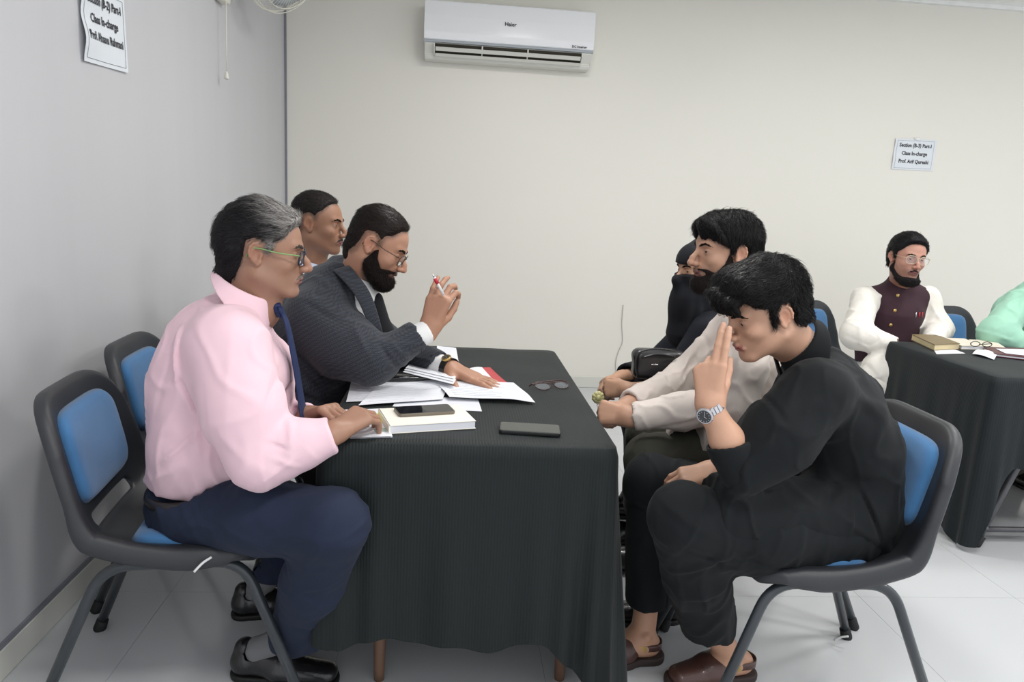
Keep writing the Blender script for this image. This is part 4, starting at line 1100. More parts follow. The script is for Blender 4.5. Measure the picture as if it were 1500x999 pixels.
gray, dk = np.array(lin((158, 154, 150))), np.array(lin((34, 32, 34)))
def hcolA(V):
    l = HA.l(V); g = 0.75*sstep((l[:, 1]*0.85+l[:, 2]*0.65-0.035)/0.085); g2 = sstep((l[:, 1]+0.004)/0.03)*sstep((0.05-l[:, 2])/0.03); g = np.clip(g*0.95+g2*0.8, 0, 1)
    n = noise(l*np.array([1, .25, 1], dtype=np.float32), 420, 9, 2); g = np.clip(g+0.55*n*sstep(g/0.3), 0, 1)[:, None]; return dk*(1-g)+gray*g
def puff(l): return 0.012*np.exp(-((l[:, 1]-0.075)/0.04)**2-((l[:, 2]-0.085)/0.03)**2)+0.006*np.exp(-((l[:, 1]+0.02)/0.05)**2)*sstep((l[:, 2]-0.06)/0.05)+0.010*np.exp(-((l[:, 1]+0.10)/0.05)**2-((l[:, 2]-0.02)/0.05)**2)
hoA = sdf_obj('hair', [shell_prim(HA, core+[cap(HA.w(0, -0.045, -0.02), HA.w(0, -0.065, -0.075), 0.048, 0.040, 0.03)], hair_t(hpA, 0.008, 0.022, 0.0020, flow=(1, 0.3, 1), top=1.2, extra=puff))], 0.0028, M_hair, A, colf=hcolA)
strands('hair_strands', hoA, HA, hpA, 6500, 0.030, fl_back, A, hcolA, w=0.0008, jit=0.22, lift=0.003, curl=0.004)
brows(HA, A, (70, 62, 60))
tache(HA, A, (118, 108, 102), th=0.0032)
eyes(HA, A, (0, 1, -0.3))
M_fr1 = mat('green_frame', (120, 160, 100), 0.3)
glasses(HA, A, mat('navy_rim', (26, 28, 44), 0.3), w=0.027, h=0.0175, r=0.0026, tr=0.0030, slip=0.004, mt=M_fr1)
# shirt
bl = [P(285, 705, 1.87), P(318, 640, 1.86), P(328, 550, 1.86), P(338, 490, 1.86), P(356, 450, 1.86)]
shirt = torso(bl, [0.118, 0.140, 0.132, 0.085, 0.055], 1.28, 0.05)
shirt += [cap(P(300, 640, 1.86), P(305, 540, 1.86), 0.120, 0.110, 0.05, L=Y_, s=1.3), cap(P(375, 640, 1.85), P(385, 540, 1.85), 0.085, 0.075, 0.06, L=Y_, s=1.5),
          cap(P(322, 545, 1.76), P(332, 512, 1.71), 0.085, 0.060, 0.06), cap(P(345, 485, 1.80), shR, 0.042, 0.056, 0.09), cap(P(360, 446, 1.92), shL, 0.040, 0.054, 0.06), cap(P(312, 500, 1.86), P(290, 560, 1.86), 0.10, 0.10, 0.06, L=Y_, s=1.4)]
shirt += chain([shR, shR*0.45+elR*0.55+np.array([0.0, -0.01, 0]), elR], [0.064, 0.074, 0.066], 0.08)+chain([elR, elR*0.5+wrR*0.5+Z_*0.0, wrR+X_*0.02], [0.066, 0.057, 0.040], 0.03)
shirt += chain([shL, elL], [0.075, 0.066], 0.035)+chain([elL, wrL], [0.06, 0.038], 0.03)
dR, dL = nrm(wrR-elR), nrm(wrL-elL)
shirt += [cap(wrR-dR*0.055, wrR+dR*0.02, 0.041, 0.038, 0.004)]
cuff_end(shirt, wrR-dR*0.004, dR, 0.038, R=0.10); cuff_end(shirt, wrL-dL*0.004, dL, 0.038, R=0.10)
shirt.append(cutp(P(250, 700, 1.86), (-0.12, 0, -1), P(300, 740, 1.86), 0.30, k=0.02))
shirt.append(cap(P(372, 440, 1.86), P(388, 395, 1.86), 0.052, 0.095, 0.006, op='s'))
YN = 1.66
fA = folds([(P(300, 690, 1.75), (0.9, 0.2, 0.35), 0.075, 0.07, 0.005), (P(430, 600, 1.80), (0.8, 0, 0.4), 0.05, 0.06, 0.006)], 0.0016, 16, 2, lines=[
    (P(262, 480, 1.7), P(268, 560, 1.7), 0.0099, 0.0085, 0.12), (P(266, 560, YN), P(296, 612, YN), 0.0087, -0.0085, 0.12), (P(252, 660, 1.75), P(302, 618, 1.75), 0.0099, 0.0085, 0.14), (P(232, 690, 1.78), P(292, 652, 1.78), 0.0112, 0.0068, 0.14),
    (P(402, 628, 1.64), P(440, 640, 1.64), 0.0074, -0.0102, 0.09), (P(398, 600, 1.64), P(404, 540, 1.64), 0.0074, -0.0068, 0.09), (P(410, 650, 1.62), P(446, 668, 1.62), 0.0081, 0.0068, 0.09), (P(390, 690, 1.62), P(440, 655, 1.62), 0.0087, 0.0059, 0.09),
    (P(345, 485, 1.64), P(352, 640, 1.60), 0.0124, 0.0034, 0.1), (P(318, 560, 1.66), P(330, 660, 1.64), 0.0124, -0.0043, 0.1), (P(240, 600, 1.78), P(262, 520, 1.76), 0.0124, -0.0051, 0.14), (P(455, 640, 1.62), P(470, 662, 1.62), 0.0062, 0.0043, 0.06)])
ct_ = P(361, 414, 1.85); shirt.append(cutp(ct_+nrm(P(351, 444, 1.85)-P(364, 420, 1.85))*0.030, -nrm(P(351, 444, 1.85)-P(364, 420, 1.85)), ct_, 0.10, 0.01))
sh_o = sdf_obj('shirt', shirt, 0.0055, M_pink, A, disp=plus(fA, 47, 3, 0.0056, (1, .6, .8)), amp=0.018)
ca_ = nrm(P(351, 444, 1.85)-P(364, 420, 1.85)); shirt_ = None; collar2('collar', A, M_pink, P(361, 416, 1.85), ca_, 0.078, 0.096, 0.042, P(400, 446, 1.85)-P(362, 416, 1.85))
# placket, pocket edge
tiep = smooth_path([P(408, 458, 1.835), P(416, 480, 1.83), P(428, 540, 1.825), P(436, 590, 1.82), P(443, 622, 1.80)], 5)
ribbon('necktie', [p+X_*0.010 for p in [P(404, 449, 1.835), P(407, 456, 1.832)]+tiep], [0.016, 0.017]+list(np.linspace(0.013, 0.036, len(tiep))), 0.005, Y_, M_tie, A)
sdf_obj('tie_knot', [cap(P(405, 449, 1.838), P(410, 461, 1.836), 0.013, 0.009, 0.003, L=Y_, s=1.3)], 0.003, M_tie, A)
# trousers, belt
hipR, knR, anR = P(295, 748, 1.76), P(488, 768, 1.585), P(440, 925, 1.79)
hipL, knL, anL = P(300, 745, 1.98), P(470, 752, 2.02), P(402, 838, 2.10)
tr = [cap(P(280, 736, 1.87), P(290, 712, 1.87), 0.104, 0.110, 0.04, L=Y_, s=1.5)]+chain([hipR, hipR*0.5+knR*0.5+Z_*0.004, knR], [0.098, 0.088, 0.080], 0.04)+chain([hipL, knL], [0.095, 0.078], 0.04)
tr += chain([knR, knR*0.5+anR*0.5-X_*0.004, anR], [0.077, 0.080, 0.082], 0.03)+chain([knL, anL], [0.07, 0.062], 0.03)
dr = nrm(anR-knR); dl = nrm(anL-knL)
cuff_end(tr, anR+dr*0.030, (0.10, 0, -1), 0.080, 0.05, R=0.14); cuff_end(tr, anL+dl*0.015, (0, 0, -1), 0.060, 0.05, R=0.11)
tr.append(cutp(P(280, 706, 1.87), (0.1, 0, 1), P(290, 660, 1.87), 0.2, k=0.01))
fT = folds([(P(300, 740, 1.70), (0.8, 0, 0.5), 0.06, 0.07, 0.004)], 0.0014, 16, 6, lines=[
    (P(440, 812, 1.68), P(510, 790, 1.64), 0.0099, -0.0085, 0.1), (P(430, 800, 1.66), P(500, 770, 1.62), 0.0099, 0.0059, 0.1), (P(455, 730, 1.64), P(400, 770, 1.64), 0.0136, -0.0051, 0.12), (P(470, 850, 1.70), P(510, 800, 1.66), 0.0124, 0.0051, 0.1),
    (P(330, 760, 1.68), P(400, 720, 1.66), 0.0136, 0.0051, 0.12), (P(430, 890, 1.72), P(480, 905, 1.72), 0.0124, -0.0043, 0.1), (P(450, 830, 1.7), P(436, 920, 1.74), 0.0124, 0.0043, 0.1)])
sdf_obj('trousers', tr, 0.0055, M_navy, A, disp=plus(fT, 47, 8, 0.0050), amp=0.015)
bm = bmesh.new(); cb = P(290, 706, 1.87)
lp = [cb+np.array([math.cos(a)*0.108, math.sin(a)*0.166, -0.000+math.cos(a)*0.012]) for a in np.linspace(0, 2*PI, 40)]
tube(bm, lp, 0.013, 8, cap=False); link('belt', bm_mesh('belt', bm), M_belt, A)
shoe(A, (-0.575, 1.845, 0.0), (-0.250, 1.80, 0.0), anR, M_leather, M_sole, sock=M_sock)
shoe(A, (-0.655, 2.13, 0.0), (-0.37, 2.16, 0.0), anL, M_leather, M_sole, sock=M_sock)

# ---------------------------------------------------------------- man in the grey blazer
def plaid(name, a, b_, sc_=330):
    m, t, b = nt(name); L = t.links.new; b.inputs['Roughness'].default_value = 0.9; b.inputs['Sheen Weight'].default_value = 0.1
    tc = N(t, 'ShaderNodeTexCoord'); mp = N(t, 'ShaderNodeMapping'); mp.inputs['Rotation'].default_value = (0.25, 0.5, 0.12); L(tc.outputs['Object'], mp.inputs[0])
    ck = N(t, 'ShaderNodeTexChecker'); ck.inputs['Scale'].default_value = sc_; L(mp.outputs[0], ck.inputs[0])
    ck.inputs[1].default_value = (*lin(a), 1); ck.inputs[2].default_value = (*lin(b_), 1)
    w = N(t, 'ShaderNodeTexWave', bands_direction='Z'); w.inputs['Scale'].default_value = 26; w.inputs['Distortion'].default_value = 0.3; L(mp.outputs[0], w.inputs[0])
    mx = N(t, 'ShaderNodeMix', data_type='RGBA', blend_type='MULTIPLY'); mx.inputs[0].default_value = 0.35; L(ck.outputs[0], mx.inputs[6]); L(w.outputs[0], mx.inputs[7]); L(mx.outputs[2], b.inputs['Base Color'])
    return m
M_blazer = plaid('grey_houndstooth', (57, 62, 72), (30, 33, 41))
M_white = fabric('white_cotton', (232, 232, 232), 0.8)
M_blk = fabric('black_cloth', (24, 25, 29), 0.85)
B = empty('person', (-0.62, 2.36, 0), 'bearded man in a grey checked blazer leaning over the papers with a raised hand', 'person', 'people seated around the long table')
HB = Head(P(553, 359, 2.32), -8, 25, 3, 0.935)
hpB = [(0.125, 0.090), (0.088, 0.090), (0.066, 0.078), (0.050, 0.050), (0.034, 0.040), (0.026, 0.000), (0.010, 0.000), (0.006, 0.024), (-0.010, 0.034), (-0.030, 0.026), (-0.036, -0.005), (-0.038, -0.040), (-0.055, -0.060), (-0.15, -0.065), (-0.15, 0.17), (0.125, 0.17)]
oB = dict(nose=1.1, hair_poly=hpB, hair_shadow=0.55, hairc=(34, 27, 24), open=0.0022, lid=-0.003, stubble=0.75, mouth=0.001)
hp, core = head_prims(HB, oB)
nkB = P(520, 425, 2.38)
shR, elR, wrR = P(462, 468, 2.20), P(545, 530, 2.12), P(626, 485, 2.19)
shL, elL, wrL = P(505, 440, 2.55), P(570, 510, 2.50), P(656, 539, 2.285)
body = hp+[cap(HB.w(0, -0.03, -0.04), nkB, 0.055, 0.060, 0.03), cap(HB.w(0, 0.0, -0.075), nkB+X_*0.01, 0.042, 0.05, 0.03)]
body += chain([nkB, P(470, 520, 2.38), P(420, 640, 2.38)], [0.055, 0.06, 0.06], 0.03)+chain([P(480, 480, 2.38), shR, elR, wrR], [0.04, 0.03, 0.03, 0.025], 0.02)+chain([P(480, 480, 2.38), shL, elL, wrL], [0.04, 0.03, 0.03, 0.025], 0.02)
body += [cap(elR*0.35+wrR*0.65, wrR, 0.031, 0.027, 0.01), cap(elL*0.35+wrL*0.65, wrL, 0.031, 0.027, 0.01)]
h1, n1 = hand_prims(wrR+np.array([0.005, 0, 0.01]), P(642, 436, 2.19)-wrR, (-0.1, -1, 0.1), 1, spread=1.0, fingers=[(30, 45, 30), (38, 40, 25), (14, 22, 15), (8, 14, 10)], thumb=(0.75, -0.0, 0.9), tb=10)
h1, n1 = hand_prims(wrR+np.array([0.005, 0, 0.01]), P(642, 436, 2.19)-wrR, (-0.35, -0.9, 0.1), -1, spread=0.9, fingers=[(48, 50, 30), (40, 42, 25), (22, 30, 18), (10, 18, 10, 6)], thumb=(0.75, 0.35, 0.75), tb=22, s=1.04)
h2, n2 = hand_prims(wrL+X_*0.006, np.array([0.085, -0.055, -0.016]), (0.12, 0.0, 1), -1, curl=(0, 8, 6), spread=1.25, thumb=(0.65, 0.75, 0.15), tb=8, s=1.12)
body += h1+h2
sdf_obj('body', body, 0.0030, M_skin, B, colf=skin_col(HB, (172, 128, 104), oB, n1+n2))
dkb = (34, 27, 24)
hoB = sdf_obj('hair', [shell_prim(HB, core+[cap(HB.w(0, -0.045, -0.02), HB.w(0, -0.060, -0.06), 0.048, 0.042, 0.03)], hair_t(hpB, 0.0025, 0.024, 0.0010, top=4.0))], 0.003, M_hair, B, colf=const(dkb))
bpB = [(0.026, 0.004), (0.034, -0.030), (0.056, -0.056), (0.076, -0.050), (0.130, -0.047), (0.130, -0.160), (0.02, -0.160), (-0.004, -0.095), (-0.008, -0.055), (0.008, -0.014)]
boB = sdf_obj('beard', [shell_prim(HB, hp[:2]+hp[2:12], beard_t(bpB, 0.007, tip=0.010, strand=0.0014))], 0.003, M_beard, B, colf=const((24, 18, 16)))
strands('beard_strands', boB, HB, bpB, 3500, 0.010, fl_beard, B, const((26, 19, 17)), w=0.0006, jit=0.35, lift=0.003)
strands('hair_strands', hoB, HB, hpB, 5000, 0.022, fl_back, B, const((36, 28, 25)), w=0.0007, jit=0.3, lift=0.002)
brows(HB, B, (30, 24, 22))
eyes(HB, B, (0, 1, -0.5))
M_fr2 = mat('thin_metal_frame', (60, 54, 50), 0.3, metal=0.6)
glasses(HB, B, M_fr2, w=0.025, h=0.019, r=0.0014, tr=0.0018, slip=0.006, y0=0.106)
# white shirt underneath
ws = chain([P(500, 520, 2.38), P(510, 450, 2.38), P(522, 428, 2.38)], [0.10, 0.085, 0.064], 0.04, Y_, 1.2)
for e_, w_, in ((elR, wrR), (elL, wrL)):
    d = nrm(w_-e_); cz = [cap(w_-d*0.09, w_+d*0.006, 0.038, 0.036, 0.01)]; cuff_end(cz, w_+d*0.002, d, 0.035, R=0.06); sdf_obj('shirt_cuff', cz, 0.004, M_white, B)
sdf_obj('shirt', ws, 0.006, M_white, B)
collar2('shirt_collar', B, M_white, P(530, 402, 2.36), nrm(P(518, 430, 2.36)-P(530, 402, 2.36)), 0.064, 0.078, 0.034, P(556, 424, 2.36)-P(530, 402, 2.36))
dkp = chain([P(548, 440, 2.34), P(556, 490, 2.33), P(556, 545, 2.33)], [0.03, 0.045, 0.06], 0.02, Y_, 1.2)
sdf_obj('dark_vest', dkp, 0.006, M_blk, B)
bz = chain([P(425, 610, 2.38), P(445, 540, 2.38), P(475, 470, 2.38), P(496, 425, 2.38)], [0.150, 0.160, 0.135, 0.075], 0.06, Y_, 1.3)
bz += [cap(P(490, 412, 2.32), shR, 0.055, 0.070, 0.05), cap(P(500, 400, 2.46), shL, 0.06, 0.075, 0.05), cap(P(466, 428, 2.36), P(430, 490, 2.36), 0.065, 0.11, 0.06, L=Y_, s=1.4), cap(P(510, 500, 2.35), P(470, 590, 2.36), 0.10, 0.10, 0.06, L=Y_, s=1.3)]
bz += chain([shR, shR*0.45+elR*0.55-Z_*0.012, elR], [0.074, 0.078, 0.068], 0.08)+chain([elR, elR*0.15+wrR*0.85], [0.064, 0.047], 0.03)
bz += chain([shL, elL], [0.08, 0.066], 0.04)+chain([elL, elL*0.15+wrL*0.85], [0.062, 0.046], 0.03)
dR, dL = nrm(wrR-elR), nrm(wrL-elL)
cuff_end(bz, wrR-dR*0.035, dR, 0.050, R=0.085, cav=0.012); cuff_end(bz, wrL-dL*0.035, dL, 0.050, R=0.075, cav=0.012)
bz.append(cap(P(528, 440, 2.38), P(545, 380, 2.38), 0.060, 0.085, 0.006, op='s'))
bz.append(cap(P(556, 440, 2.34), P(575, 540, 2.33), 0.050, 0.045, 0.01, op='s'))
fB = folds([], 0.0018, 15, 4, lines=[(P(520, 470, 2.12), P(548, 520, 2.1), 0.0112, 0.0085, 0.12), (P(500, 500, 2.14), P(545, 535, 2.1), 0.0112, -0.0085, 0.12), (P(470, 500, 2.14), P(525, 548, 2.1), 0.0124, 0.0068, 0.12), (P(450, 440, 2.15), P(500, 470, 2.12), 0.0149, -0.0051, 0.14),
    (P(560, 500, 2.12), P(590, 540, 2.12), 0.0099, -0.0076, 0.1), (P(575, 497, 2.12), P(603, 528, 2.12), 0.0087, 0.0059, 0.1), (P(440, 520, 2.2), P(490, 570, 2.2), 0.0155, 0.0085, 0.16), (P(425, 560, 2.2), P(480, 590, 2.2), 0.0155, -0.0068, 0.16), (P(450, 395, 2.25), P(520, 440, 2.2), 0.0124, 0.0051, 0.15)])
sdf_obj('blazer', bz, 0.006, M_blazer, B, disp=plus(fB, 40, 5, 0.0050), amp=0.018)
# lapel
lap = smooth_path([P(500, 392, 2.29), P(530, 430, 2.22), P(549, 480, 2.20), P(556, 510, 2.22)], 6)
ribbon('lapel', [p-Y_*0.012+X_*0.004 for p in lap], list(np.linspace(0.030, 0.014, len(lap))), 0.0045, (0.85, 0.5, 0.15), M_blazer, B)
def strap_watch(par, c, d, r, face_dir, mcase, mdial, mstrap, dial_r=0.019, w=0.019, name='wristwatch', dial_rgb=None, links=0):
    d = nrm(d); u = nrm(np.array(face_dir)-d*np.dot(face_dir, d)); v = np.cross(d, u); c = np.array(c, float)
    bm = bmesh.new()
    if links:
        for i in range(links):
            a = 2*PI*i/links; n = u*math.cos(a)+v*math.sin(a)
            if math.cos(a) > 0.9: continue
            Rm = Matrix(np.stack([d, np.cross(n, d), n], 1).tolist())
            box(bm, c+n*r, (w*(0.9 if i % 2 else 1.0), 2*PI*r/links*0.9, 0.0032), Rm, bev=0.0008, seg=1)
    else:
        ring = [c+(u*math.cos(a)+v*math.sin(a))*r for a in np.linspace(0, 2*PI, 37)]
        for i, j in ((0, 1), (1, 0)): pass
        g = [[bm.verts.new(tuple(p+d*s_*w/2+(p-c)/r*t_)) for s_, t_ in ((-1, 0), (1, 0), (1, 0.0028), (-1, 0.0028))] for p in ring[:-1]]
        for i in range(36):
            A_, B_ = g[i], g[(i+1) % 36]
            for k in range(4): bm.faces.new((A_[k], A_[(k+1) % 4], B_[(k+1) % 4], B_[k]))
    wo = link(name, bm_mesh(name, bm), mstrap, par, smooth=False)
    bm = bmesh.new(); b0 = c+u*(r+0.001); tube(bm, [b0, b0+u*0.003, b0+u*0.008, b0+u*0.010], [dial_r*0.9, dial_r*1.1, dial_r*1.1, dial_r*1.0], 28); link('case', bm_mesh('case', bm), mcase, wo, smooth=False)
    bm = bmesh.new(); tube(bm, [b0+u*0.0095, b0+u*0.0106], [dial_r*0.86, dial_r*0.86], 28); link('dial', bm_mesh('dial', bm), mdial, wo, smooth=False)
    bm = bmesh.new()
    for i in range(12):
        a = PI/6*i; p = b0+u*0.0108+(d*math.cos(a)+v*math.sin(a))*dial_r*0.68; box(bm, p, (0.0012, 0.003, 0.0005), Matrix(np.stack([d*(-math.sin(a))+v*math.cos(a), d*math.cos(a)+v*math.sin(a), u], 1).tolist()))
    for a, l in ((0.6, 0.6), (2.5, 0.4)):
        e_ = d*math.cos(a)+v*math.sin(a); box(bm, b0+u*0.0109+e_*dial_r*l/2, (0.0012, dial_r*l, 0.0005), Matrix(np.stack([np.cross(e_, u), e_, u], 1).tolist()))
    link('hand', bm_mesh('hand', bm), mcase, wo, smooth=False)
    return wo
M_steel = mat('polished_steel', (200, 200, 204), 0.2, metal=0.9)
M_dial = mat('dark_dial', (18, 24, 34), 0.15, coat=0.8)
M_gold = mat('gold_case', (190, 160, 100), 0.3, metal=0.8)
strap_watch(B, wrL+dL*0.006-Z_*0.0, dL, 0.0335, (0, -0.6, 1), M_gold, M_dial, M_belt, dial_r=0.0145, w=0.024)
hipR, knR, anR = P(415, 655, 2.28), P(485, 670, 2.26), P(440, 850, 2.30)
tr = chain([P(415, 640, 2.38), P(425, 620, 2.38)], [0.12, 0.12], 0.04, Y_, 1.45)+chain([hipR, knR, anR], [0.09, 0.068, 0.055], 0.03)+chain([P(415, 640, 2.48), P(488, 655, 2.48), P(450, 815, 2.5)], [0.09, 0.068, 0.055], 0.03)
sdf_obj('trousers', tr, 0.009, M_blk, B)
shoe(B, (-0.64, 2.32, 0), (-0.36, 2.32, 0), P(440, 860, 2.3), M_leather, M_sole); shoe(B, (-0.66, 2.52, 0), (-0.38, 2.52, 0), P(450, 820, 2.5), M_leather, M_sole)

# ---------------------------------------------------------------- man behind, cropped hair
M_lblue = fabric('pale_blue_cotton', (205, 214, 236), 0.8)
C_ = empty('person', (-0.72, 2.93, 0), 'man with cropped dark hair and a pale collar, sitting behind the blazer man', 'person', 'people seated around the long table')
HC = Head(P(466, 328, 2.88), -10, 3, 0, 0.97)
hpC = [(0.125, 0.084), (0.088, 0.084), (0.064, 0.078), (0.044, 0.052), (0.030, 0.042), (0.020, 0.016), (0.008, 0.016), (0.004, 0.030), (-0.010, 0.036), (-0.030, 0.028), (-0.036, -0.005), (-0.038, -0.030), (-0.055, -0.05), (-0.15, -0.055), (-0.15, 0.17), (0.125, 0.17)]
oC = dict(nose=0.95, hair_poly=hpC, hair_shadow=0.55, hairc=(40, 34, 32), open=0.0030, stubble=0.12)
hp, core = head_prims(HC, oC); nkC = P(452, 400, 2.92)
body = hp+[cap(HC.w(0, -0.03, -0.04), nkC, 0.056, 0.062, 0.03), cap(HC.w(0, 0.0, -0.075), nkC+X_*0.01, 0.042, 0.05, 0.03)]
shR, elR, wrR = P(440, 430, 2.76), P(455, 520, 2.72), P(520, 560, 2.80); shL, elL, wrL = P(455, 425, 3.1), P(470, 520, 3.14), P(525, 555, 3.0)
body += chain([nkC, P(440, 450, 2.93), shR, elR, wrR], [0.055, 0.05, 0.03, 0.03, 0.027], 0.02)+chain([P(440, 450, 2.93), shL, elL, wrL], [0.05, 0.03, 0.03, 0.027], 0.02)
h1, n1 = hand_prims(wrR, (1, 0.2, -0.4), (0.2, -0.3, 1), 1, curl=(25, 25, 15)); h2, n2 = hand_prims(wrL, (1, -0.2, -0.4), (0.2, 0.3, 1), -1, curl=(25, 25, 15))
sdf_obj('body', body+h1+h2, 0.0036, M_skin, C_, colf=skin_col(HC, (154, 112, 88), oC))
hoC = sdf_obj('hair', [shell_prim(HC, core+[cap(HC.w(0, -0.045, -0.02), HC.w(0, -0.060, -0.055), 0.048, 0.042, 0.03)], hair_t(hpC, 0.0025, 0.022, 0.0008, top=3.4))], 0.0036, M_hair, C_, colf=const((38, 33, 32)))
tache(HC, C_, (70, 62, 60), th=0.0036)
strands('hair_strands', hoC, HC, hpC, 3000, 0.014, fl_back, C_, const((36, 32, 31)), w=0.0008, jit=0.5, lift=0.003)
brows(HC, C_, (30, 25, 24)); eyes(HC, C_, (0, 1, -0.3))
st = chain([P(405, 580, 2.93), P(425, 500, 2.93), P(440, 440, 2.93), P(447, 412, 2.93)], [0.14, 0.14, 0.115, 0.07], 0.05, Y_, 1.3)+[cap(P(445, 400, 2.88), shR, 0.05, 0.062, 0.05), cap(P(450, 400, 3.0), shL, 0.05, 0.062, 0.05)]
st += chain([shR, elR, wrR], [0.068, 0.056, 0.040], 0.03)+chain([shL, elL, wrL], [0.068, 0.056, 0.040], 0.03); st.append(cap(P(452, 400, 2.93), P(458, 360, 2.93), 0.058, 0.075, 0.006, op='s'))
sdf_obj('shirt', st, 0.008, M_lblue, C_, disp=lambda p: 0.003*noise(p, 20, 8), amp=0.004)
collar2('collar', C_, M_lblue, P(455, 378, 2.92), (-0.3, 0, -1), 0.064, 0.09, 0.036, (1, 0, -0.2))
tr = chain([P(395, 610, 2.93), P(400, 590, 2.93)], [0.12, 0.12], 0.04, Y_, 1.45)+chain([P(400, 610, 2.84), P(490, 605, 2.82), P(480, 720, 2.84)], [0.088, 0.066, 0.055], 0.03)+chain([P(400, 600, 3.02), P(490, 595, 3.04), P(480, 700, 3.04)], [0.088, 0.066, 0.055], 0.03)
sdf_obj('trousers', tr, 0.009, M_navy, C_)
shoe(C_, (-0.52, 2.84, 0), (-0.24, 2.83, 0), P(490, 725, 2.84), M_leather, M_sole); shoe(C_, (-0.52, 3.04, 0), (-0.24, 3.04, 0), P(490, 705, 3.04), M_leather, M_sole)
# ---------------------------------------------------------------- young man in black with his hand on his face
M_bshirt = fabric('black_kameez_cloth', (15, 19, 22), 0.8)
M_brown = mat('brown_leather', (74, 48, 42), 0.42, var=0.08, bump=0.3, bs=180, coat=0.15)
M_bsole = mat('brown_sole', (52, 40, 38), 0.7)
D = empty('person', (1.0, 1.79, 0), 'young man in black shalwar kameez resting his forehead on two fingers', 'person', 'people seated around the long table')
HD = Head(P(1122, 455, 1.70), 184, 22, 4, 0.96)
hpD = [(0.130, 0.085), (0.100, 0.066), (0.078, 0.062), (0.056, 0.040), (0.030, 0.030), (0.027, -0.034), (0.006, -0.036), (0.004, 0.018), (-0.008, 0.032), (-0.026, 0.028), (-0.034, 0.000), (-0.040, -0.040), (-0.060, -0.058), (-0.15, -0.06), (-0.15, 0.19), (0.130, 0.19)]
oD = dict(nose=0.9, hair_poly=hpD, hair_shadow=0.6, hairc=(26, 23, 24), open=0.0055, lid=-0.0012, jaw=0.95, lipc=(160, 100, 92), stubble=0.0)
hp, core = head_prims(HD, oD); nkD = P(1182, 518, 1.76)
shL, elL, wrL = P(1194, 576, 1.60), P(1086, 686, 1.56), P(1038, 592, 1.575)
shR, elR, wrR = P(1190, 545, 1.94), P(1110, 680, 1.97), P(1040, 690, 1.83)
body = hp+[cap(HD.w(0, -0.03, -0.05), nkD, 0.050, 0.046, 0.03), cap(HD.w(0, 0.0, -0.075), nkD-X_*0.015, 0.038, 0.046, 0.03)]
body += chain([nkD, P(1225, 600, 1.78), P(1240, 740, 1.78)], [0.044, 0.05, 0.05], 0.02)+chain([P(1200, 550, 1.78), shL, elL], [0.04, 0.03, 0.036], 0.02)+chain([elL, wrL*0.45+elL*0.55, wrL], [0.041, 0.037, 0.027], 0.02)
body += chain([P(1200, 550, 1.78), shR, elR], [0.04, 0.03, 0.034], 0.02)+chain([elR, wrR], [0.040, 0.028], 0.02)
h1, n1 = hand_prims(wrL-(wrL-elL)*0.02, P(1038, 518, 1.585)-wrL, (-0.55, -0.83, 0.0), -1, spread=0.2, fingers=[(10, 4, 4, 6), (14, 6, 4, 9), (75, 75, 45), (80, 80, 45)], thumb=(0.85, 0.25, 0.65), tb=12, s=1.0)
h2, n2 = hand_prims(wrR, P(1000, 700, 1.80)-wrR, (0.0, -0.4, 0.9), 1, curl=(35, 35, 20), thumb=(0.7, 0.5, 0.3), s=0.95)
body += h1+h2
sdf_obj('body', body, 0.0028, M_skin, D, colf=skin_col(HD, (194, 151, 126), oD, n1+n2))
def puffD(l): return 0.030*np.exp(-((l[:, 1]-0.075)/0.050)**2-((l[:, 2]-0.105)/0.045)**2)+0.007*np.exp(-((l[:, 1]+0.03)/0.06)**2)*sstep((l[:, 2]-0.05)/0.06)
hc_ = (15, 14, 15)
hD = [shell_prim(HD, core+[cap(HD.w(0, -0.045, -0.02), HD.w(0, -0.065, -0.055), 0.048, 0.040, 0.03)], hair_t(hpD, 0.010, 0.014, 0.0020, flow=(1, 0.35, 1), top=1.5, extra=puffD))]
rr_ = random.Random(4)
for i in range(26):   # locks swept over the forehead
    x0 = -0.055+0.11*i/25; a = HD.w(x0*0.9, 0.030+rr_.uniform(-.01, .01), 0.112-abs(x0)*0.35); b = HD.w(x0*1.05+rr_.uniform(-.006, .006), 0.088, 0.100-abs(x0)*0.5); c = HD.w(x0*1.15+rr_.uniform(-.01, .01), 0.125-abs(x0)*0.35, 0.082-abs(x0)*0.25+rr_.uniform(-.006, .008)); e_ = HD.w(x0*1.2+rr_.uniform(-.012, .012), 0.130-abs(x0)*0.5, 0.056-abs(x0)*0.2+rr_.uniform(-.010, .006))
    hD += chain(smooth_path([a, b, c, e_], 3), list(np.linspace(0.012, 0.0045, 10)), 0.007)
hoD = sdf_obj('hair', hD, 0.0028, M_hair, D, disp=lambda p: 0.0008*noise(p, 330, 12, 1), amp=0.002, colf=const(hc_))
strands('hair_strands', hoD, HD, hpD, 7500, 0.028, fl_fore, D, const((20, 18, 19)), w=0.0008, jit=0.25, lift=0.004, curl=0.006)
brows(HD, D, (24, 20, 20), th=0.0036)
eyes(HD, D, (0, 1, -0.3))
ks = [P(1248, 765, 1.79), P(1244, 730, 1.79), P(1238, 650, 1.79), P(1222, 585, 1.79), P(1205, 540, 1.78)]
kz = torso(ks, [0.108, 0.112, 0.120, 0.098, 0.060], 1.30, 0.06)
kz += [cap(P(1232, 612, 1.70), P(1208, 582, 1.64), 0.080, 0.060, 0.06), cap(P(1212, 556, 1.72), shL, 0.045, 0.055, 0.06), cap(P(1210, 535, 1.86), shR, 0.045, 0.055, 0.06)]
kz += chain([shL, shL*0.45+elL*0.55+np.array([0.010, 0, -0.005]), elL+X_*0.008], [0.062, 0.070, 0.062], 0.09)+chain([shR, elR], [0.074, 0.064], 0.05)
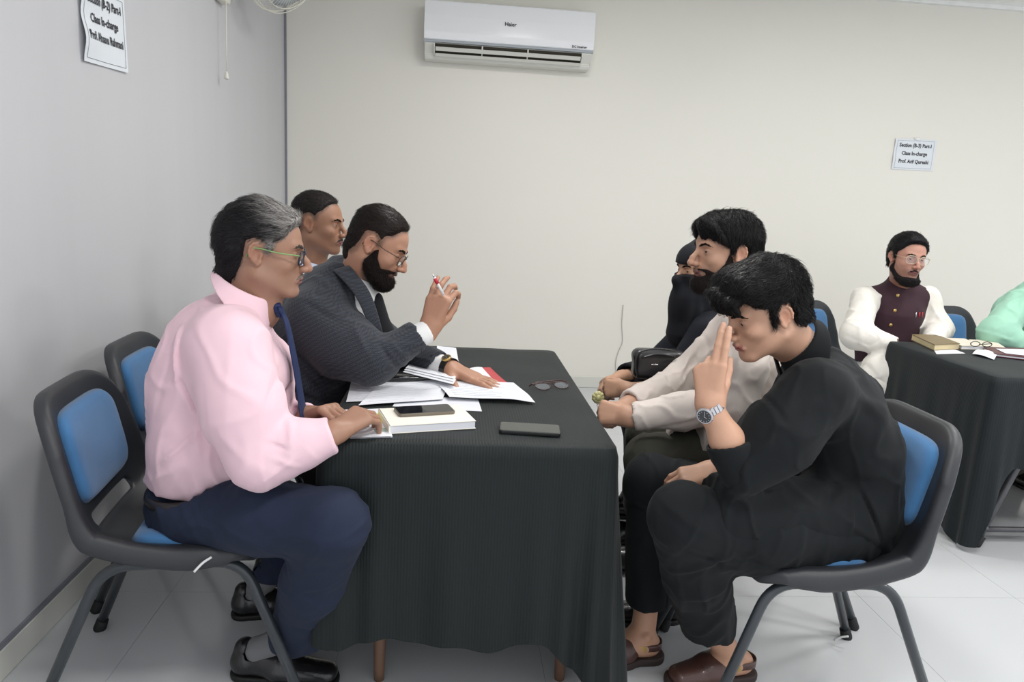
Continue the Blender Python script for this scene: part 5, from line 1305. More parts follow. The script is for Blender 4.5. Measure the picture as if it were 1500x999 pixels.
kz += [cap(elR, elR*0.75+wrR*0.25, 0.062, 0.052, 0.03)]
dL = nrm(wrL-elL); dR = nrm(wrR-elR)
cuff_end(kz, elR*0.78+wrR*0.22, dR, 0.052, 0.03, R=0.08)
rs = [cap(elL+X_*0.006, elL*0.5+wrL*0.5, 0.060, 0.050, 0.01), cap(elL*0.72+wrL*0.28, elL*0.5+wrL*0.5, 0.056, 0.053, 0.004)]
cuff_end(rs, elL*0.58+wrL*0.42, dL+X_*0.25, 0.052, 0.03, R=0.09)
sdf_obj('rolled_sleeve', rs, 0.005, M_bshirt, D, disp=lambda p: 0.0025*noise(p, 26, 5), amp=0.004)
# skirt of the kameez lying over the near thigh
kz += [cap(P(1230, 755, 1.70), P(1065, 746, 1.635), 0.094, 0.094, 0.05), cap(P(1235, 735, 1.90), P(1085, 730, 1.92), 0.086, 0.078, 0.05)]
kz.append(cutp(P(1043, 740, 1.62), (-1, 0, 0.10), P(1043, 740, 1.62), 0.2, 0.003))
kz.append(cutp(P(1170, 795, 1.62), (0.08, 0, -1), P(1150, 860, 1.62), 0.22, 0.003))
kz.append(cap(P(1184, 516, 1.76), P(1155, 492, 1.75), 0.050, 0.100, 0.006, op='s'))
kz.append(cutp(P(1163, 498, 1.745)+nrm(P(1192, 521, 1.75)-P(1163, 498, 1.745))*0.026, -nrm(P(1192, 521, 1.75)-P(1163, 498, 1.745)), P(1163, 498, 1.745), 0.105, 0.01))
fD = folds([], 0.0018, 14, 21, lines=[(P(1120, 650, 1.56), P(1060, 700, 1.54), 0.0112, 0.0076, 0.1), (P(1150, 600, 1.58), P(1100, 640, 1.56), 0.0124, -0.0068, 0.12), (P(1230, 640, 1.64), P(1180, 690, 1.62), 0.0149, 0.0076, 0.14), (P(1255, 700, 1.66), P(1190, 740, 1.64), 0.0149, -0.0068, 0.14),
    (P(1255, 715, 1.66), P(1278, 780, 1.66), 0.0074, -0.0119, 0.1), (P(1240, 720, 1.66), P(1225, 775, 1.66), 0.0087, 0.0068, 0.1), (P(1150, 700, 1.6), P(1200, 740, 1.6), 0.0124, 0.0068, 0.12), (P(1270, 600, 1.66), P(1220, 560, 1.64), 0.03, 0.006, 0.14), (P(1110, 560, 1.62), P(1130, 620, 1.62), 0.0112, -0.0059, 0.1), (P(1300, 700, 1.7), P(1290, 760, 1.7), 0.0124, 0.0051, 0.12)])
sdf_obj('kameez', kz, 0.0055, M_bshirt, D, disp=plus(fD, 43, 13, 0.0063), amp=0.018)
collar2('collar', D, M_bshirt, P(1163, 498, 1.745), nrm(P(1192, 521, 1.75)-P(1163, 498, 1.745)), 0.066, 0.090, 0.044, P(1140, 529, 1.75)-P(1188, 469, 1.75), dip=0.3)
hipL, knL, anL = P(1240, 778, 1.69), P(1000, 758, 1.62), P(1037, 912, 1.79)
hipR, knR, anR = P(1240, 768, 1.90), P(955, 705, 1.95), P(948, 876, 1.93)
tr = [cap(P(1244, 775, 1.79), P(1246, 760, 1.79), 0.084, 0.09, 0.04, L=Y_, s=1.5)]+chain([hipL, hipL*0.5+knL*0.5-Z_*0.01, knL], [0.084, 0.094, 0.080], 0.04)+chain([hipR, knR], [0.09, 0.078], 0.04)
tr += chain([knL, knL*0.5+anL*0.5+X_*0.0, anL], [0.082, 0.084, 0.078], 0.03)+chain([knR, anR], [0.076, 0.062], 0.03)
tr += [cap(P(1060, 800, 1.64), P(1180, 820, 1.68), 0.05, 0.05, 0.06)]
cuff_end(tr, anL-Z_*0.030, (0.06, 0, -1), 0.076, 0.05, R=0.14); cuff_end(tr, anR-Z_*0.015, (0, 0, -1), 0.058, 0.05, R=0.1)
tr.append(cutp(P(1255, 735, 1.79), (0.0, 0, 1), P(1255, 690, 1.79), 0.16, k=0.01))
fDT = folds([], 0.0016, 16, 31, lines=[(P(1060, 800, 1.62), P(985, 840, 1.62), 0.0112, 0.0068, 0.1), (P(1065, 825, 1.62), P(990, 790, 1.6), 0.0112, -0.0068, 0.1), (P(1060, 860, 1.64), P(1000, 880, 1.64), 0.0112, 0.0051, 0.1), (P(1040, 780, 1.6), P(970, 740, 1.58), 0.0155, 0.0043, 0.12), (P(1150, 830, 1.62), P(1060, 800, 1.6), 0.0124, -0.0059, 0.1), (P(985, 800, 1.6), P(1010, 920, 1.66), 0.0124, 0.0051, 0.1)])
sdf_obj('shalwar', tr, 0.0055, M_bshirt, D, disp=plus(fDT, 43, 14, 0.0063, (1.2, 1, .6)), amp=0.018)
def sandal(par, heel, toe, ankle, near):
    """closed toe leather sandal on a bare foot"""
    h, t = np.array(heel, float), np.array(toe, float); d = nrm(t-h); L = np.linalg.norm(t-h); lat = np.cross(d, Z_); q = lambda a, z, l=0.0: h+d*L*a+Z_*z+lat*l
    foot = [cap(q(0.14, 0.048), q(0.34, 0.062), 0.031, 0.030, 0.02), cap(q(0.34, 0.062), q(0.78, 0.035), 0.030, 0.018, 0.02, L=lat, s=1.5), cap(q(0.24, 0.06), ankle, 0.036, 0.036, 0.03), ell(q(0.24, 0.095, 0.032), (0.012,)*3, None, 0.012), ell(q(0.24, 0.095, -0.032), (0.012,)*3, None, 0.012)]
    sdf_obj('foot', foot, 0.004, M_skin, par, colf=const((186, 142, 116)))
    v = [cap(q(0.45, 0.040), q(0.82, 0.030), 0.036, 0.026, 0.02, L=lat, s=1.5), cap(q(0.36, 0.058), q(0.5, 0.050), 0.036, 0.036, 0.02, L=lat, s=1.15), bx(q(0.5, -0.035), (0.3, 0.3, 0.045), None, op='s', rad=0.002),
         cap(q(0.28, 0.085), q(0.40, 0.110), 0.034, 0.034, 0.006, op='s')]
    o = sdf_obj('sandal', v, 0.0035, M_brown, par)
    st = [cap(q(0.08, 0.055), q(0.30, 0.072), 0.036, 0.036, 0.01), cap(q(0.02, 0.05), q(0.32, 0.07), 0.033, 0.033, 0.003, op='s')]
    bm = bmesh.new(); ring = [q(0.42, 0.055, 0.04), q(0.25, 0.062, 0.043), q(0.08, 0.058, 0.034), q(0.01, 0.056, 0), q(0.08, 0.058, -0.034), q(0.25, 0.062, -0.043), q(0.42, 0.055, -0.04)]
    pts = smooth_path(ring, 5); pv = None
    for p in pts:
        e_ = [bm.verts.new(tuple(p+Z_*0.010)), bm.verts.new(tuple(p-Z_*0.010))]
        if pv: bm.faces.new((pv[0], e_[0], e_[1], pv[1]))
        pv = e_
    so = link('heel_strap', bm_mesh('heel_strap', bm), M_brown, o); mm = so.modifiers.new('s', 'SOLIDIFY'); mm.thickness = 0.003
    bm = bmesh.new(); box(bm, q(0.30, 0.064, 0.0455 if lat[1] < 0 else -0.0455), (0.022, 0.003, 0.018), bev=0.001); link('buckle', bm_mesh('buckle', bm), M_gold, o, smooth=False)
    sp = [cap(q(0.12, 0.012), q(0.45, 0.012), 0.041, 0.036, 0.02, L=lat, s=0.98), cap(q(0.45, 0.012), q(0.84, 0.012), 0.036, 0.032, 0.02, L=lat, s=1.45),
          bx(q(0.5, 0.073), (0.3, 0.3, 0.05), None, op='s', k=0.003, rad=0.002), bx(q(0.5, -0.05), (0.3, 0.3, 0.05), None, op='s', k=0.002, rad=0.001)]
    sdf_obj('sole', sp, 0.004, M_bsole, o)
sandal(D, (0.925, 1.835, 0.001), (0.63, 1.78, 0.001), anL, True); sandal(D, (0.668, 1.915, 0.001), (0.40, 1.885, 0.001), anR, False)
strap_watch(D, wrL+(elL-wrL)*0.06, dL, 0.0315, (-0.85, -0.75, 0.1), M_steel, M_dial, M_steel, dial_r=0.0185, w=0.019, links=22)

# ---------------------------------------------------------------- bearded man in the cream kameez
M_cream = fabric('cream_cotton', (214, 204, 196), 0.8)
M_olive = fabric('olive_cloth', (74, 74, 66), 0.85)
E_ = empty('person', (1.03, 2.30, 0), 'bearded man in a cream kameez with clasped hands, behind the young man in black', 'person', 'people seated around the long table')
HE = Head(P(1063, 369, 2.22), 188, 2, 0, 0.99)
hpE = [(0.130, 0.085), (0.096, 0.074), (0.086, 0.050), (0.060, 0.030), (0.040, 0.020), (0.028, 0.014), (0.024, -0.008), (0.006, -0.008), (0.004, 0.016), (-0.008, 0.026), (-0.030, 0.020), (-0.036, -0.005), (-0.040, -0.040), (-0.060, -0.062), (-0.15, -0.065), (-0.15, 0.19), (0.130, 0.19)]
oE = dict(nose=1.2, hair_poly=hpE, hair_shadow=0.6, hairc=(28, 25, 25), open=0.0040, stubble=0.5, lipc=(150, 96, 88))
hp, core = head_prims(HE, oE); nkE = P(1098, 440, 2.28)
shL, elL, wrL = P(1092, 492, 2.10), P(1075, 592, 2.04), P(922, 611, 2.10)
shR, elR, wrR = P(1075, 480, 2.46), P(1000, 555, 2.46), P(920, 592, 2.28)
body = hp+[cap(HE.w(0, -0.03, -0.05), nkE, 0.055, 0.060, 0.03), cap(HE.w(0, 0.0, -0.075), nkE-X_*0.015, 0.042, 0.05, 0.03)]
body += chain([nkE, P(1100, 500, 2.28), P(1120, 620, 2.28)], [0.055, 0.06, 0.06], 0.03)+chain([P(1100, 490, 2.28), shL, elL, wrL], [0.04, 0.03, 0.036, 0.028], 0.02)+chain([P(1100, 490, 2.28), shR, elR, wrR], [0.04, 0.03, 0.036, 0.028], 0.02)
h1, n1 = hand_prims(wrL, P(874, 602, 2.16)-wrL, (-0.15, -0.8, 0.5), -1, curl=(66, 75, 40), spread=0.3, thumb=(0.75, 0.4, 0.4), s=1.02)
h2, n2 = hand_prims(wrR, P(878, 600, 2.24)-wrR, (-0.2, 0.5, 0.8), 1, curl=(75, 85, 45), spread=0.3, thumb=(0.75, 0.4, 0.4), s=1.02)
sdf_obj('body', body+h1+h2, 0.0030, M_skin, E_, colf=skin_col(HE, (188, 146, 122), oE, n1+n2))
def puffE(l): return 0.007*np.exp(-((l[:, 1]-0.06)/0.05)**2)*sstep((l[:, 2]-0.04)/0.05)+0.004*sstep((0.0-l[:, 1])/0.06)
hE = [shell_prim(HE, core+[cap(HE.w(0, -0.045, -0.02), HE.w(0, -0.065, -0.055), 0.048, 0.040, 0.03)], hair_t(hpE, 0.009, 0.012, 0.0016, flow=(1, 0.9, 0.25), top=1.2, extra=puffE))]
for i in range(22):   # fringe parted to both sides
    x0 = -0.06+0.12*i/21; sd = 1 if x0 > 0.012 else -1
    a = HE.w(x0*0.6, 0.05, 0.118-abs(x0)*0.4); b = HE.w(x0*0.95+sd*0.004, 0.092-abs(x0)*0.3, 0.098-abs(x0)*0.35); c = HE.w(x0*1.05+sd*0.014, 0.100-abs(x0)*0.55, 0.072-abs(x0)*0.2); e_ = HE.w(x0*1.05+sd*0.022, 0.096-abs(x0)*0.7, 0.048-abs(x0)*0.1+rr_.uniform(-.006, .004))
    hE += chain(smooth_path([a, b, c, e_], 3), list(np.linspace(0.011, 0.004, 10)), 0.006)
hoE = sdf_obj('hair', hE, 0.003, M_hair, E_, disp=lambda p: 0.0006*noise(p, 330, 14, 1), amp=0.002, colf=const((16, 15, 16)))
bpE = [(0.026, 0.004), (0.036, -0.030), (0.058, -0.058), (0.078, -0.048), (0.130, -0.046), (0.130, -0.160), (0.02, -0.160), (-0.006, -0.095), (-0.008, -0.055), (0.006, -0.014)]
boE = sdf_obj('beard', [shell_prim(HE, hp[:12], beard_t(bpE, 0.004, tip=0.012, strand=0.0014))], 0.003, M_beard, E_, colf=const((34, 28, 27)))
strands('hair_strands', hoE, HE, hpE, 6500, 0.028, fl_part, E_, const((20, 18, 19)), w=0.0008, jit=0.2, lift=0.003, curl=0.004)
strands('beard_strands', boE, HE, bpE, 3500, 0.010, fl_beard, E_, const((30, 24, 22)), w=0.0006, jit=0.35, lift=0.003)
brows(HE, E_, (26, 22, 22)); eyes(HE, E_, (0, 1, 0.0))
ks = [P(1135, 660, 2.28), P(1130, 600, 2.28), P(1115, 520, 2.28), P(1105, 462, 2.28)]
kz = torso(ks, [0.14, 0.142, 0.125, 0.060], 1.28, 0.06)+[cap(P(1105, 448, 2.22), shL, 0.05, 0.066, 0.05), cap(P(1100, 445, 2.36), shR, 0.05, 0.066, 0.05)]
kz += chain([shL, shL*0.5+elL*0.5, elL], [0.078, 0.072, 0.066], 0.04)+chain([elL, wrL*0.5+elL*0.5, wrL], [0.062, 0.054, 0.044], 0.03)+chain([shR, elR], [0.070, 0.060], 0.04)+chain([elR, wrR], [0.060, 0.045], 0.03)
kz += [cap(P(1110, 630, 2.18), P(1010, 640, 2.13), 0.085, 0.075, 0.04), cap(P(1110, 625, 2.4), P(1010, 630, 2.42), 0.085, 0.075, 0.04)]
kz.append(cutp(P(1025, 640, 2.1), (-1, 0, 0), P(1025, 655, 2.1), 0.10, 0.003))
dL, dR = nrm(wrL-elL), nrm(wrR-elR)
cuff_end(kz, wrL-dL*0.01, dL, 0.046, 0.012, R=0.065, wall=0.0125); cuff_end(kz, wrR-dR*0.01, dR, 0.046, 0.012, R=0.065, wall=0.0125)
kz.append(cap(P(1096, 445, 2.28), P(1078, 410, 2.28), 0.054, 0.085, 0.006, op='s'))
fE = folds([], 0.002, 15, 41, lines=[(P(1040, 520, 2.3), P(1010, 560, 2.3), 0.0099, 0.0076, 0.2), (P(1020, 520, 2.3), P(985, 565, 2.3), 0.0099, -0.0076, 0.2), (P(980, 555, 2.3), P(1000, 590, 2.3), 0.0087, 0.0059, 0.2), (P(1000, 610, 2.04), P(1040, 590, 2.04), 0.0087, 0.0068, 0.1), (P(970, 625, 2.04), P(1020, 605, 2.04), 0.0087, -0.0059, 0.1), (P(1060, 600, 2.0), P(1030, 625, 2.0), 0.0099, -0.0068, 0.1), (P(1085, 500, 2.04), P(1070, 560, 2.02), 0.0124, 0.0059, 0.1), (P(1050, 480, 2.3), P(1060, 540, 2.3), 0.0124, -0.0068, 0.2)])
sdf_obj('kameez', kz, 0.006, M_cream, E_, disp=plus(fE, 54, 23, 0.0063), amp=0.018)
collar2('collar', E_, M_cream, P(1088, 424, 2.27), (0.4, 0, -1), 0.066, 0.086, 0.036, (-1, 0, -0.3))
tr = [cap(P(1130, 650, 2.28), P(1130, 630, 2.28), 0.11, 0.11, 0.04, L=Y_, s=1.4)]+chain([P(1120, 655, 2.17), P(955, 675, 2.12), P(975, 850, 2.14)], [0.095, 0.082, 0.062], 0.03)+chain([P(1120, 640, 2.4), P(950, 640, 2.44), P(960, 800, 2.44)], [0.09, 0.080, 0.062], 0.03)
fO = folds([], 0.0016, 16, 45, lines=[(P(1000, 650, 2.08), P(960, 690, 2.05), 0.0074, 0.0043, 0.1), (P(1020, 650, 2.08), P(985, 690, 2.05), 0.0074, -0.0051, 0.1), (P(1040, 650, 2.08), P(1010, 695, 2.05), 0.0074, 0.0051, 0.1), (P(980, 660, 2.08), P(940, 700, 2.05), 0.0074, -0.0034, 0.1)])
sdf_obj('shalwar', tr, 0.007, M_olive, E_, disp=plus(fO, 58, 24, 0.0050), amp=0.014)
shoe(E_, (0.79, 2.12, 0), (0.52, 2.11, 0), P(975, 855, 2.14), M_leather, M_sole); shoe(E_, (0.80, 2.45, 0), (0.53, 2.45, 0), P(960, 805, 2.44), M_leather, M_sole)

# ---------------------------------------------------------------- woman in the black veil
M_veil = fabric('black_veil', (20, 22, 28), 0.8)
M_abaya = fabric('black_abaya', (22, 25, 34), 0.8)
F = empty('person', (1.10, 2.80, 0), 'woman in a black veil and abaya with hands clasped on her lap', 'person', 'people seated around the long table')
HF = Head(P(1026, 396, 2.74), 196, 4, 0, 0.93)
oF = dict(nose=0.8, open=0.0042, jaw=0.9, lipc=(170, 110, 100))
hp, core = head_prims(HF, oF); nkF = P(1042, 455, 2.80)
shL, elL, wrL = P(1035, 490, 2.64), P(990, 566, 2.60), P(918, 571, 2.58)
shR, elR, wrR = P(1020, 480, 2.96), P(955, 545, 2.95), P(908, 552, 2.76)
body = hp+[cap(HF.w(0, -0.03, -0.05), nkF, 0.045, 0.05, 0.03)]
body += chain([nkF, P(1040, 500, 2.80), P(1060, 600, 2.80)], [0.05, 0.055, 0.055], 0.03)+chain([P(1040, 500, 2.80), shL, elL, wrL], [0.04, 0.03, 0.032, 0.025], 0.02)+chain([P(1040, 500, 2.80), shR, elR, wrR], [0.04, 0.03, 0.032, 0.025], 0.02)
h1, n1 = hand_prims(wrL, P(876, 568, 2.66)-wrL, (-0.2, -0.85, 0.4), -1, curl=(52, 48, 28), spread=0.4, thumb=(0.8, 0.4, 0.2), s=0.94)
h2, n2 = hand_prims(wrR, P(874, 560, 2.70)-wrR, (-0.2, 0.5, 0.8), 1, curl=(45, 45, 25), spread=0.5, thumb=(0.8, 0.3, 0.1), s=0.94)
sdf_obj('body', body+h1+h2, 0.0034, M_skin, F, colf=skin_col(HF, (190, 148, 122), oF, n1+n2))
brows(HF, F, (34, 28, 26), th=0.003); eyes(HF, F, (0, 1, 0))
fc_ = core+[hp[2], hp[3]]+hp[4:10]
def veil_t(l):
    slit = seg_sd(l[:, 1], l[:, 2], [(0.055, 0.030), (0.2, 0.032), (0.2, -0.012), (0.060, -0.008)])
    return 0.011-0.024*sstep((slit+0.003)/0.006)+0.001*noise(l, 60, 3, 1)
vl = [shell_prim(HF, fc_+[cap(HF.w(0, 0.02, -0.06), HF.w(0, 0.05, -0.14), 0.056, 0.060, 0.03), HF.k((0, 0.09, -0.02), (0, 0.115, -0.035), 0.0062, 0.0085, 0.02)], veil_t)]
sdf_obj('veil', vl+chain([HF.w(0, -0.01, -0.08), P(1036, 450, 2.79), P(1036, 480, 2.79)], [0.072, 0.09, 0.11], 0.05)+[cap(HF.w(0, 0.07, -0.12), HF.w(0, 0.075, -0.26), 0.045, 0.06, 0.04, L=Y_, s=1.4)], 0.0045, M_veil, F, disp=lambda p: 0.0035*np.sin(noise(p*np.array([1, 1, .35], dtype=np.float32), 32, 3, 1)*4), amp=0.006)
ab = torso([P(1075, 620, 2.80), P(1065, 560, 2.80), P(1050, 500, 2.80), P(1044, 470, 2.80)], [0.14, 0.135, 0.12, 0.08], 1.25, 0.06)+[cap(P(1044, 468, 2.74), shL, 0.06, 0.062, 0.05), cap(P(1040, 466, 2.88), shR, 0.06, 0.062, 0.05)]
dL, dR = nrm(wrL-elL), nrm(wrR-elR)
ab += chain([shL, elL, wrL-dL*0.08], [0.072, 0.068, 0.052], 0.04)+chain([shR, elR, wrR-dR*0.045], [0.072, 0.066, 0.052], 0.04)
cuff_end(ab, wrL-dL*0.085, dL, 0.054, 0.02, R=0.068, shift=dL*0.012, wall=0.014); cuff_end(ab, wrR-dR*0.05, dR, 0.054, 0.02, R=0.068, shift=dR*0.012, wall=0.014)
ab += chain([P(1060, 600, 2.7), P(945, 608, 2.66), P(955, 740, 2.68)], [0.10, 0.085, 0.10], 0.06)+chain([P(1055, 590, 2.9), P(940, 596, 2.92), P(950, 715, 2.92)], [0.10, 0.085, 0.10], 0.06)+[cap(P(945, 600, 2.7), P(942, 596, 2.9), 0.07, 0.07, 0.06), cap(P(955, 735, 2.7), P(950, 725, 2.9), 0.10, 0.10, 0.06)]
sdf_obj('abaya', ab, 0.007, M_abaya, F, disp=lambda p: 0.003*noise(p, 22, 33, 2), amp=0.006)
shoe(F, (0.80, 2.68, 0), (0.55, 2.67, 0), P(950, 770, 2.68), M_leather, M_sole); shoe(F, (0.82, 2.92, 0), (0.57, 2.92, 0), P(948, 745, 2.92), M_leather, M_sole)

# ---------------------------------------------------------------- man in the maroon waistcoat
M_maroon = fabric('maroon_waistcoat', (58, 38, 46), 0.8)
M_wht = fabric('white_kameez', (226, 222, 214), 0.8)
G = empty('person', (2.24, 3.85, 0), 'bearded man in a maroon waistcoat over white kameez, at the far table', 'person')
HG = Head(P(1328, 378, 3.60), -92, 3, 4, 1.0)
hpG = [(0.130, 0.092), (0.090, 0.088), (0.070, 0.074), (0.056, 0.044), (0.034, 0.028), (0.026, -0.010), (0.006, -0.010), (0.004, 0.018), (-0.008, 0.028), (-0.030, 0.020), (-0.036, -0.005), (-0.040, -0.040), (-0.060, -0.062), (-0.15, -0.065), (-0.15, 0.19), (0.130, 0.19)]
oG = dict(nose=1.0, hair_poly=hpG, hair_shadow=0.6, hairc=(26, 24, 26), open=0.0038, stubble=0.35, cheek=1.06, jaw=1.05, lipc=(150, 92, 88))
hp, core = head_prims(HG, oG); nkG = P(1322, 420, 3.70)
sA, eA, wA = P(1267, 438, 3.66), P(1254, 490, 3.52), P(1312, 508, 3.40)       # his right arm (left in the picture)
sB, eB, wB = P(1357, 438, 3.72), P(1373, 484, 3.66), P(1366, 502, 3.42)
body = hp+[cap(HG.w(0, -0.03, -0.05), nkG, 0.055, 0.060, 0.03), cap(HG.w(0, 0.0, -0.075), nkG, 0.042, 0.05, 0.03)]
body += chain([nkG, P(1310, 450, 3.72), sA, eA, wA], [0.055, 0.05, 0.03, 0.034, 0.027], 0.02)+chain([P(1310, 450, 3.72), sB, eB, wB], [0.05, 0.03, 0.034, 0.027], 0.02)
h1, n1 = hand_prims(wA, (0.5, -0.5, -0.15), (0, 0.2, 1), -1, curl=(30, 30, 20)); h2, n2 = hand_prims(wB, (-0.2, -0.9, 0.0), (0, 0.1, 1), 1, curl=(25, 25, 20))
sdf_obj('body', body+h1+h2, 0.0040, M_skin, G, colf=skin_col(HG, (178, 130, 112), oG))
def puffG(l): return 0.010*np.exp(-((l[:, 1]-0.06)/0.05)**2-((l[:, 0]-0.02)/0.05)**2)*sstep((l[:, 2]-0.05)/0.05)
hoG = sdf_obj('hair', [shell_prim(HG, core+[cap(HG.w(0, -0.045, -0.02), HG.w(0, -0.065, -0.055), 0.048, 0.040, 0.03)], hair_t(hpG, 0.011, 0.014, 0.0018, flow=(1, .4, 1), top=1.3, extra=puffG))], 0.0038, M_hair, G, colf=const((26, 25, 28)))
bpG = [(0.022, -0.01), (0.026, -0.050), (0.050, -0.086), (0.070, -0.092), (0.130, -0.084), (0.130, -0.160), (0.02, -0.160), (-0.010, -0.095), (-0.012, -0.055), (0.006, -0.014)]
boG = sdf_obj('beard', [shell_prim(HG, hp[:12], beard_t(bpG, 0.003, tip=0.020, strand=0.0014, mouth=False))], 0.0038, M_beard, G, colf=const((30, 26, 28)))
tache(HG, G, (46, 36, 36), th=0.0036, drop=0.014, w=0.028)
strands('hair_strands', hoG, HG, hpG, 3500, 0.026, fl_back, G, const((20, 19, 21)), w=0.0010, jit=0.25, lift=0.003)
strands('beard_strands', boG, HG, bpG, 1800, 0.011, fl_beard, G, const((28, 23, 23)), w=0.0008, jit=0.35, lift=0.003)
brows(HG, G, (28, 24, 24)); eyes(HG, G, (0, 1, 0))
M_fr3 = mat('pale_gold_frame', (206, 196, 170), 0.3, metal=0.6)
glasses(HG, G, M_fr3, w=0.027, h=0.021, r=0.0013, tr=0.0018, y0=0.107)
lt = nrm((0.85, 0.35, 0)); tc_ = [P(1292, 556, 3.76), P(1300, 500, 3.74), P(1310, 455, 3.72), P(1318, 425, 3.71)]
kz = chain(tc_, [0.13, 0.13, 0.12, 0.06], 0.05, lt, 1.28)+[cap(P(1318, 430, 3.70), sA, 0.045, 0.055, 0.05), cap(P(1322, 430, 3.70), sB, 0.045, 0.055, 0.05)]
kz += chain([sA, eA, wA], [0.066, 0.072, 0.048], 0.04)+chain([sB, eB, wB], [0.064, 0.070, 0.048], 0.04)
kz += chain([P(1296, 560, 3.66), P(1292, 546, 3.40), P(1296, 640, 3.40)], [0.10, 0.092, 0.10], 0.04)
kz.append(cap(P(1318, 425, 3.70), P(1322, 396, 3.68), 0.054, 0.08, 0.006, op='s'))
dA, dB = nrm(wA-eA), nrm(wB-eB); cuff_end(kz, wA, dA, 0.048, 0.02, R=0.07); cuff_end(kz, wB, dB, 0.048, 0.02, R=0.07)
sdf_obj('kameez', kz, 0.0075, M_wht, G, disp=plus(folds([], 0.002, 18, 51, lines=[(P(1245, 470, 3.5), P(1290, 500, 3.45), 0.0099, 0.0102, 0.2), (P(1240, 490, 3.5), P(1280, 510, 3.45), 0.0112, -0.0102, 0.2), (P(1270, 440, 3.6), P(1262, 480, 3.5), 0.0124, 0.0076, 0.2), (P(1280, 560, 3.4), P(1300, 600, 3.4), 0.0124, 0.0102, 0.2), (P(1268, 530, 3.4), P(1290, 590, 3.4), 0.0124, -0.0085, 0.2), (P(1375, 450, 3.6), P(1385, 490, 3.6), 0.0112, 0.0085, 0.2)]), 47, 33, 0.0075), amp=0.014)
vs = chain([p+np.array([0, -0.0, 0]) for p in tc_], [0.135, 0.137, 0.128, 0.074], 0.05, lt, 1.27)+[cap(P(1318, 426, 3.70), sA*0.9+P(1310, 440, 3.72)*0.1, 0.052, 0.066, 0.05), cap(P(1322, 426, 3.70), sB*0.9+P(1310, 440, 3.72)*0.1, 0.052, 0.066, 0.05)]
vs += [cap(P(1322, 407, 3.69), P(1318, 424, 3.70), 0.064, 0.074, 0.02)]
vs.append(cap(P(1318, 425, 3.70), P(1326, 388, 3.66), 0.058, 0.062, 0.003, op='s'))
fr_ = nrm((0.30, -1, 0.0))
for s_, r_ in ((sA, 0.088), (sB, 0.086)):
    e_ = eA if s_ is sA else eB
    q_ = nrm(np.array([s_[0]-P(1312, 440, 3.7)[0], 0, 0])); vs.append(cutp(s_+q_*0.018-Z_*0.0, q_+np.array([0, -0.25, -0.35]), s_-Z_*0.07, 0.16, 0.004))
# front opening widening downwards
op0 = P(1322, 425, 3.56); vs.append(cap(P(1327, 432, 3.50), P(1322, 450, 3.50), 0.006, 0.014, 0.003, op='s')); vs.append(cap(P(1322, 450, 3.50), P(1316, 520, 3.48), 0.016, 0.060, 0.003, op='s'))
vs.append(cutp(P(1300, 520, 3.6), (0, 0, -1), P(1300, 560, 3.7), 0.2, 0.004))
sdf_obj('waistcoat', vs, 0.006, M_maroon, G, disp=lambda p: 0.002*noise(p, 20, 61), amp=0.004)
def surf(px, py, prims, y0=3.2, y1=3.9):
    """depth at which a sight line first meets the cloth"""
    ys = np.linspace(y0, y1, 400); pts = np.array([P(px, py, y) for y in ys], dtype=np.float32); d = evalp(prims, pts); i = int(np.argmax(d < 0)); return pts[i].astype(float)
for x, y in ((1315, 433), (1311, 455), (1305, 476)):
    p = surf(x, y, vs); bm = bmesh.new(); bmesh.ops.create_uvsphere(bm, u_segments=14, v_segments=8, radius=0.010); bmesh.ops.scale(bm, vec=(1, 0.5, 1), verts=bm.verts[:]); bmesh.ops.translate(bm, verts=bm.verts[:], vec=Vector(tuple(p)))
    link('button', bm_mesh('button', bm), M_gold, G)
M_red = mat('red_plastic', (190, 40, 56), 0.35)
for i, x in enumerate((1341, 1346, 1350)):
    p = surf(x, 461, vs); bm = bmesh.new(); tube(bm, [p+Z_*0.014-Y_*0.004, p-Z_*0.014-Y_*0.004], 0.0032, 8)
    tag(link('pen', bm_mesh('pen', bm), [M_steel, M_red, M_red][i]), ['silver pen clipped in the maroon waistcoat pocket', 'red pen beside the silver one in the maroon waistcoat pocket', 'outermost red pen in the maroon waistcoat pocket'][i], 'pen')
tr = chain([P(1296, 575, 3.70), P(1340, 590, 3.42), P(1345, 690, 3.45)], [0.10, 0.085, 0.09], 0.04)+chain([P(1290, 575, 3.66), P(1288, 560, 3.40), P(1292, 680, 3.42)], [0.10, 0.085, 0.09], 0.04)
sdf_obj('shalwar', tr, 0.009, M_wht, G, disp=lambda p: 0.003*noise(p, 20, 71), amp=0.005)
for hx, tx in ((P(1345, 715, 3.47), 0.05), (P(1290, 705, 3.44), -0.02)):
    shoe(G, (hx[0], hx[1]+0.06, 0), (hx[0]+tx, hx[1]-0.20, 0), np.array([hx[0], hx[1], 0.12]), M_leather, M_sole)

# ---------------------------------------------------------------- person in the mint green shirt, cut by the frame
M_mint = fabric('mint_cotton', (150, 196, 174), 0.8)
H_ = empty('person', (3.1, 3.8, 0), 'person in a mint green shirt at the right edge, leaning on the far table', 'person')
HH = Head(P(1560, 372, 3.55), 200, 25, 0, 1.0)
hp, core = head_prims(HH, dict(nose=1.0)); nkH = P(1530, 410, 3.66)
sA, eA, wA = P(1494, 446, 3.55), P(1458, 490, 3.42), P(1530, 520, 3.32); sB, eB, wB = P(1560, 440, 3.85), P(1600, 500, 3.7), P(1570, 520, 3.4)
body = hp+[cap(HH.w(0, -0.03, -0.05), nkH, 0.055, 0.060, 0.03)]+chain([nkH, P(1520, 440, 3.7), sA, eA, wA], [0.055, 0.05, 0.03, 0.034, 0.027], 0.02)+chain([P(1520, 440, 3.7), sB, eB, wB], [0.05, 0.03, 0.034, 0.027], 0.02)
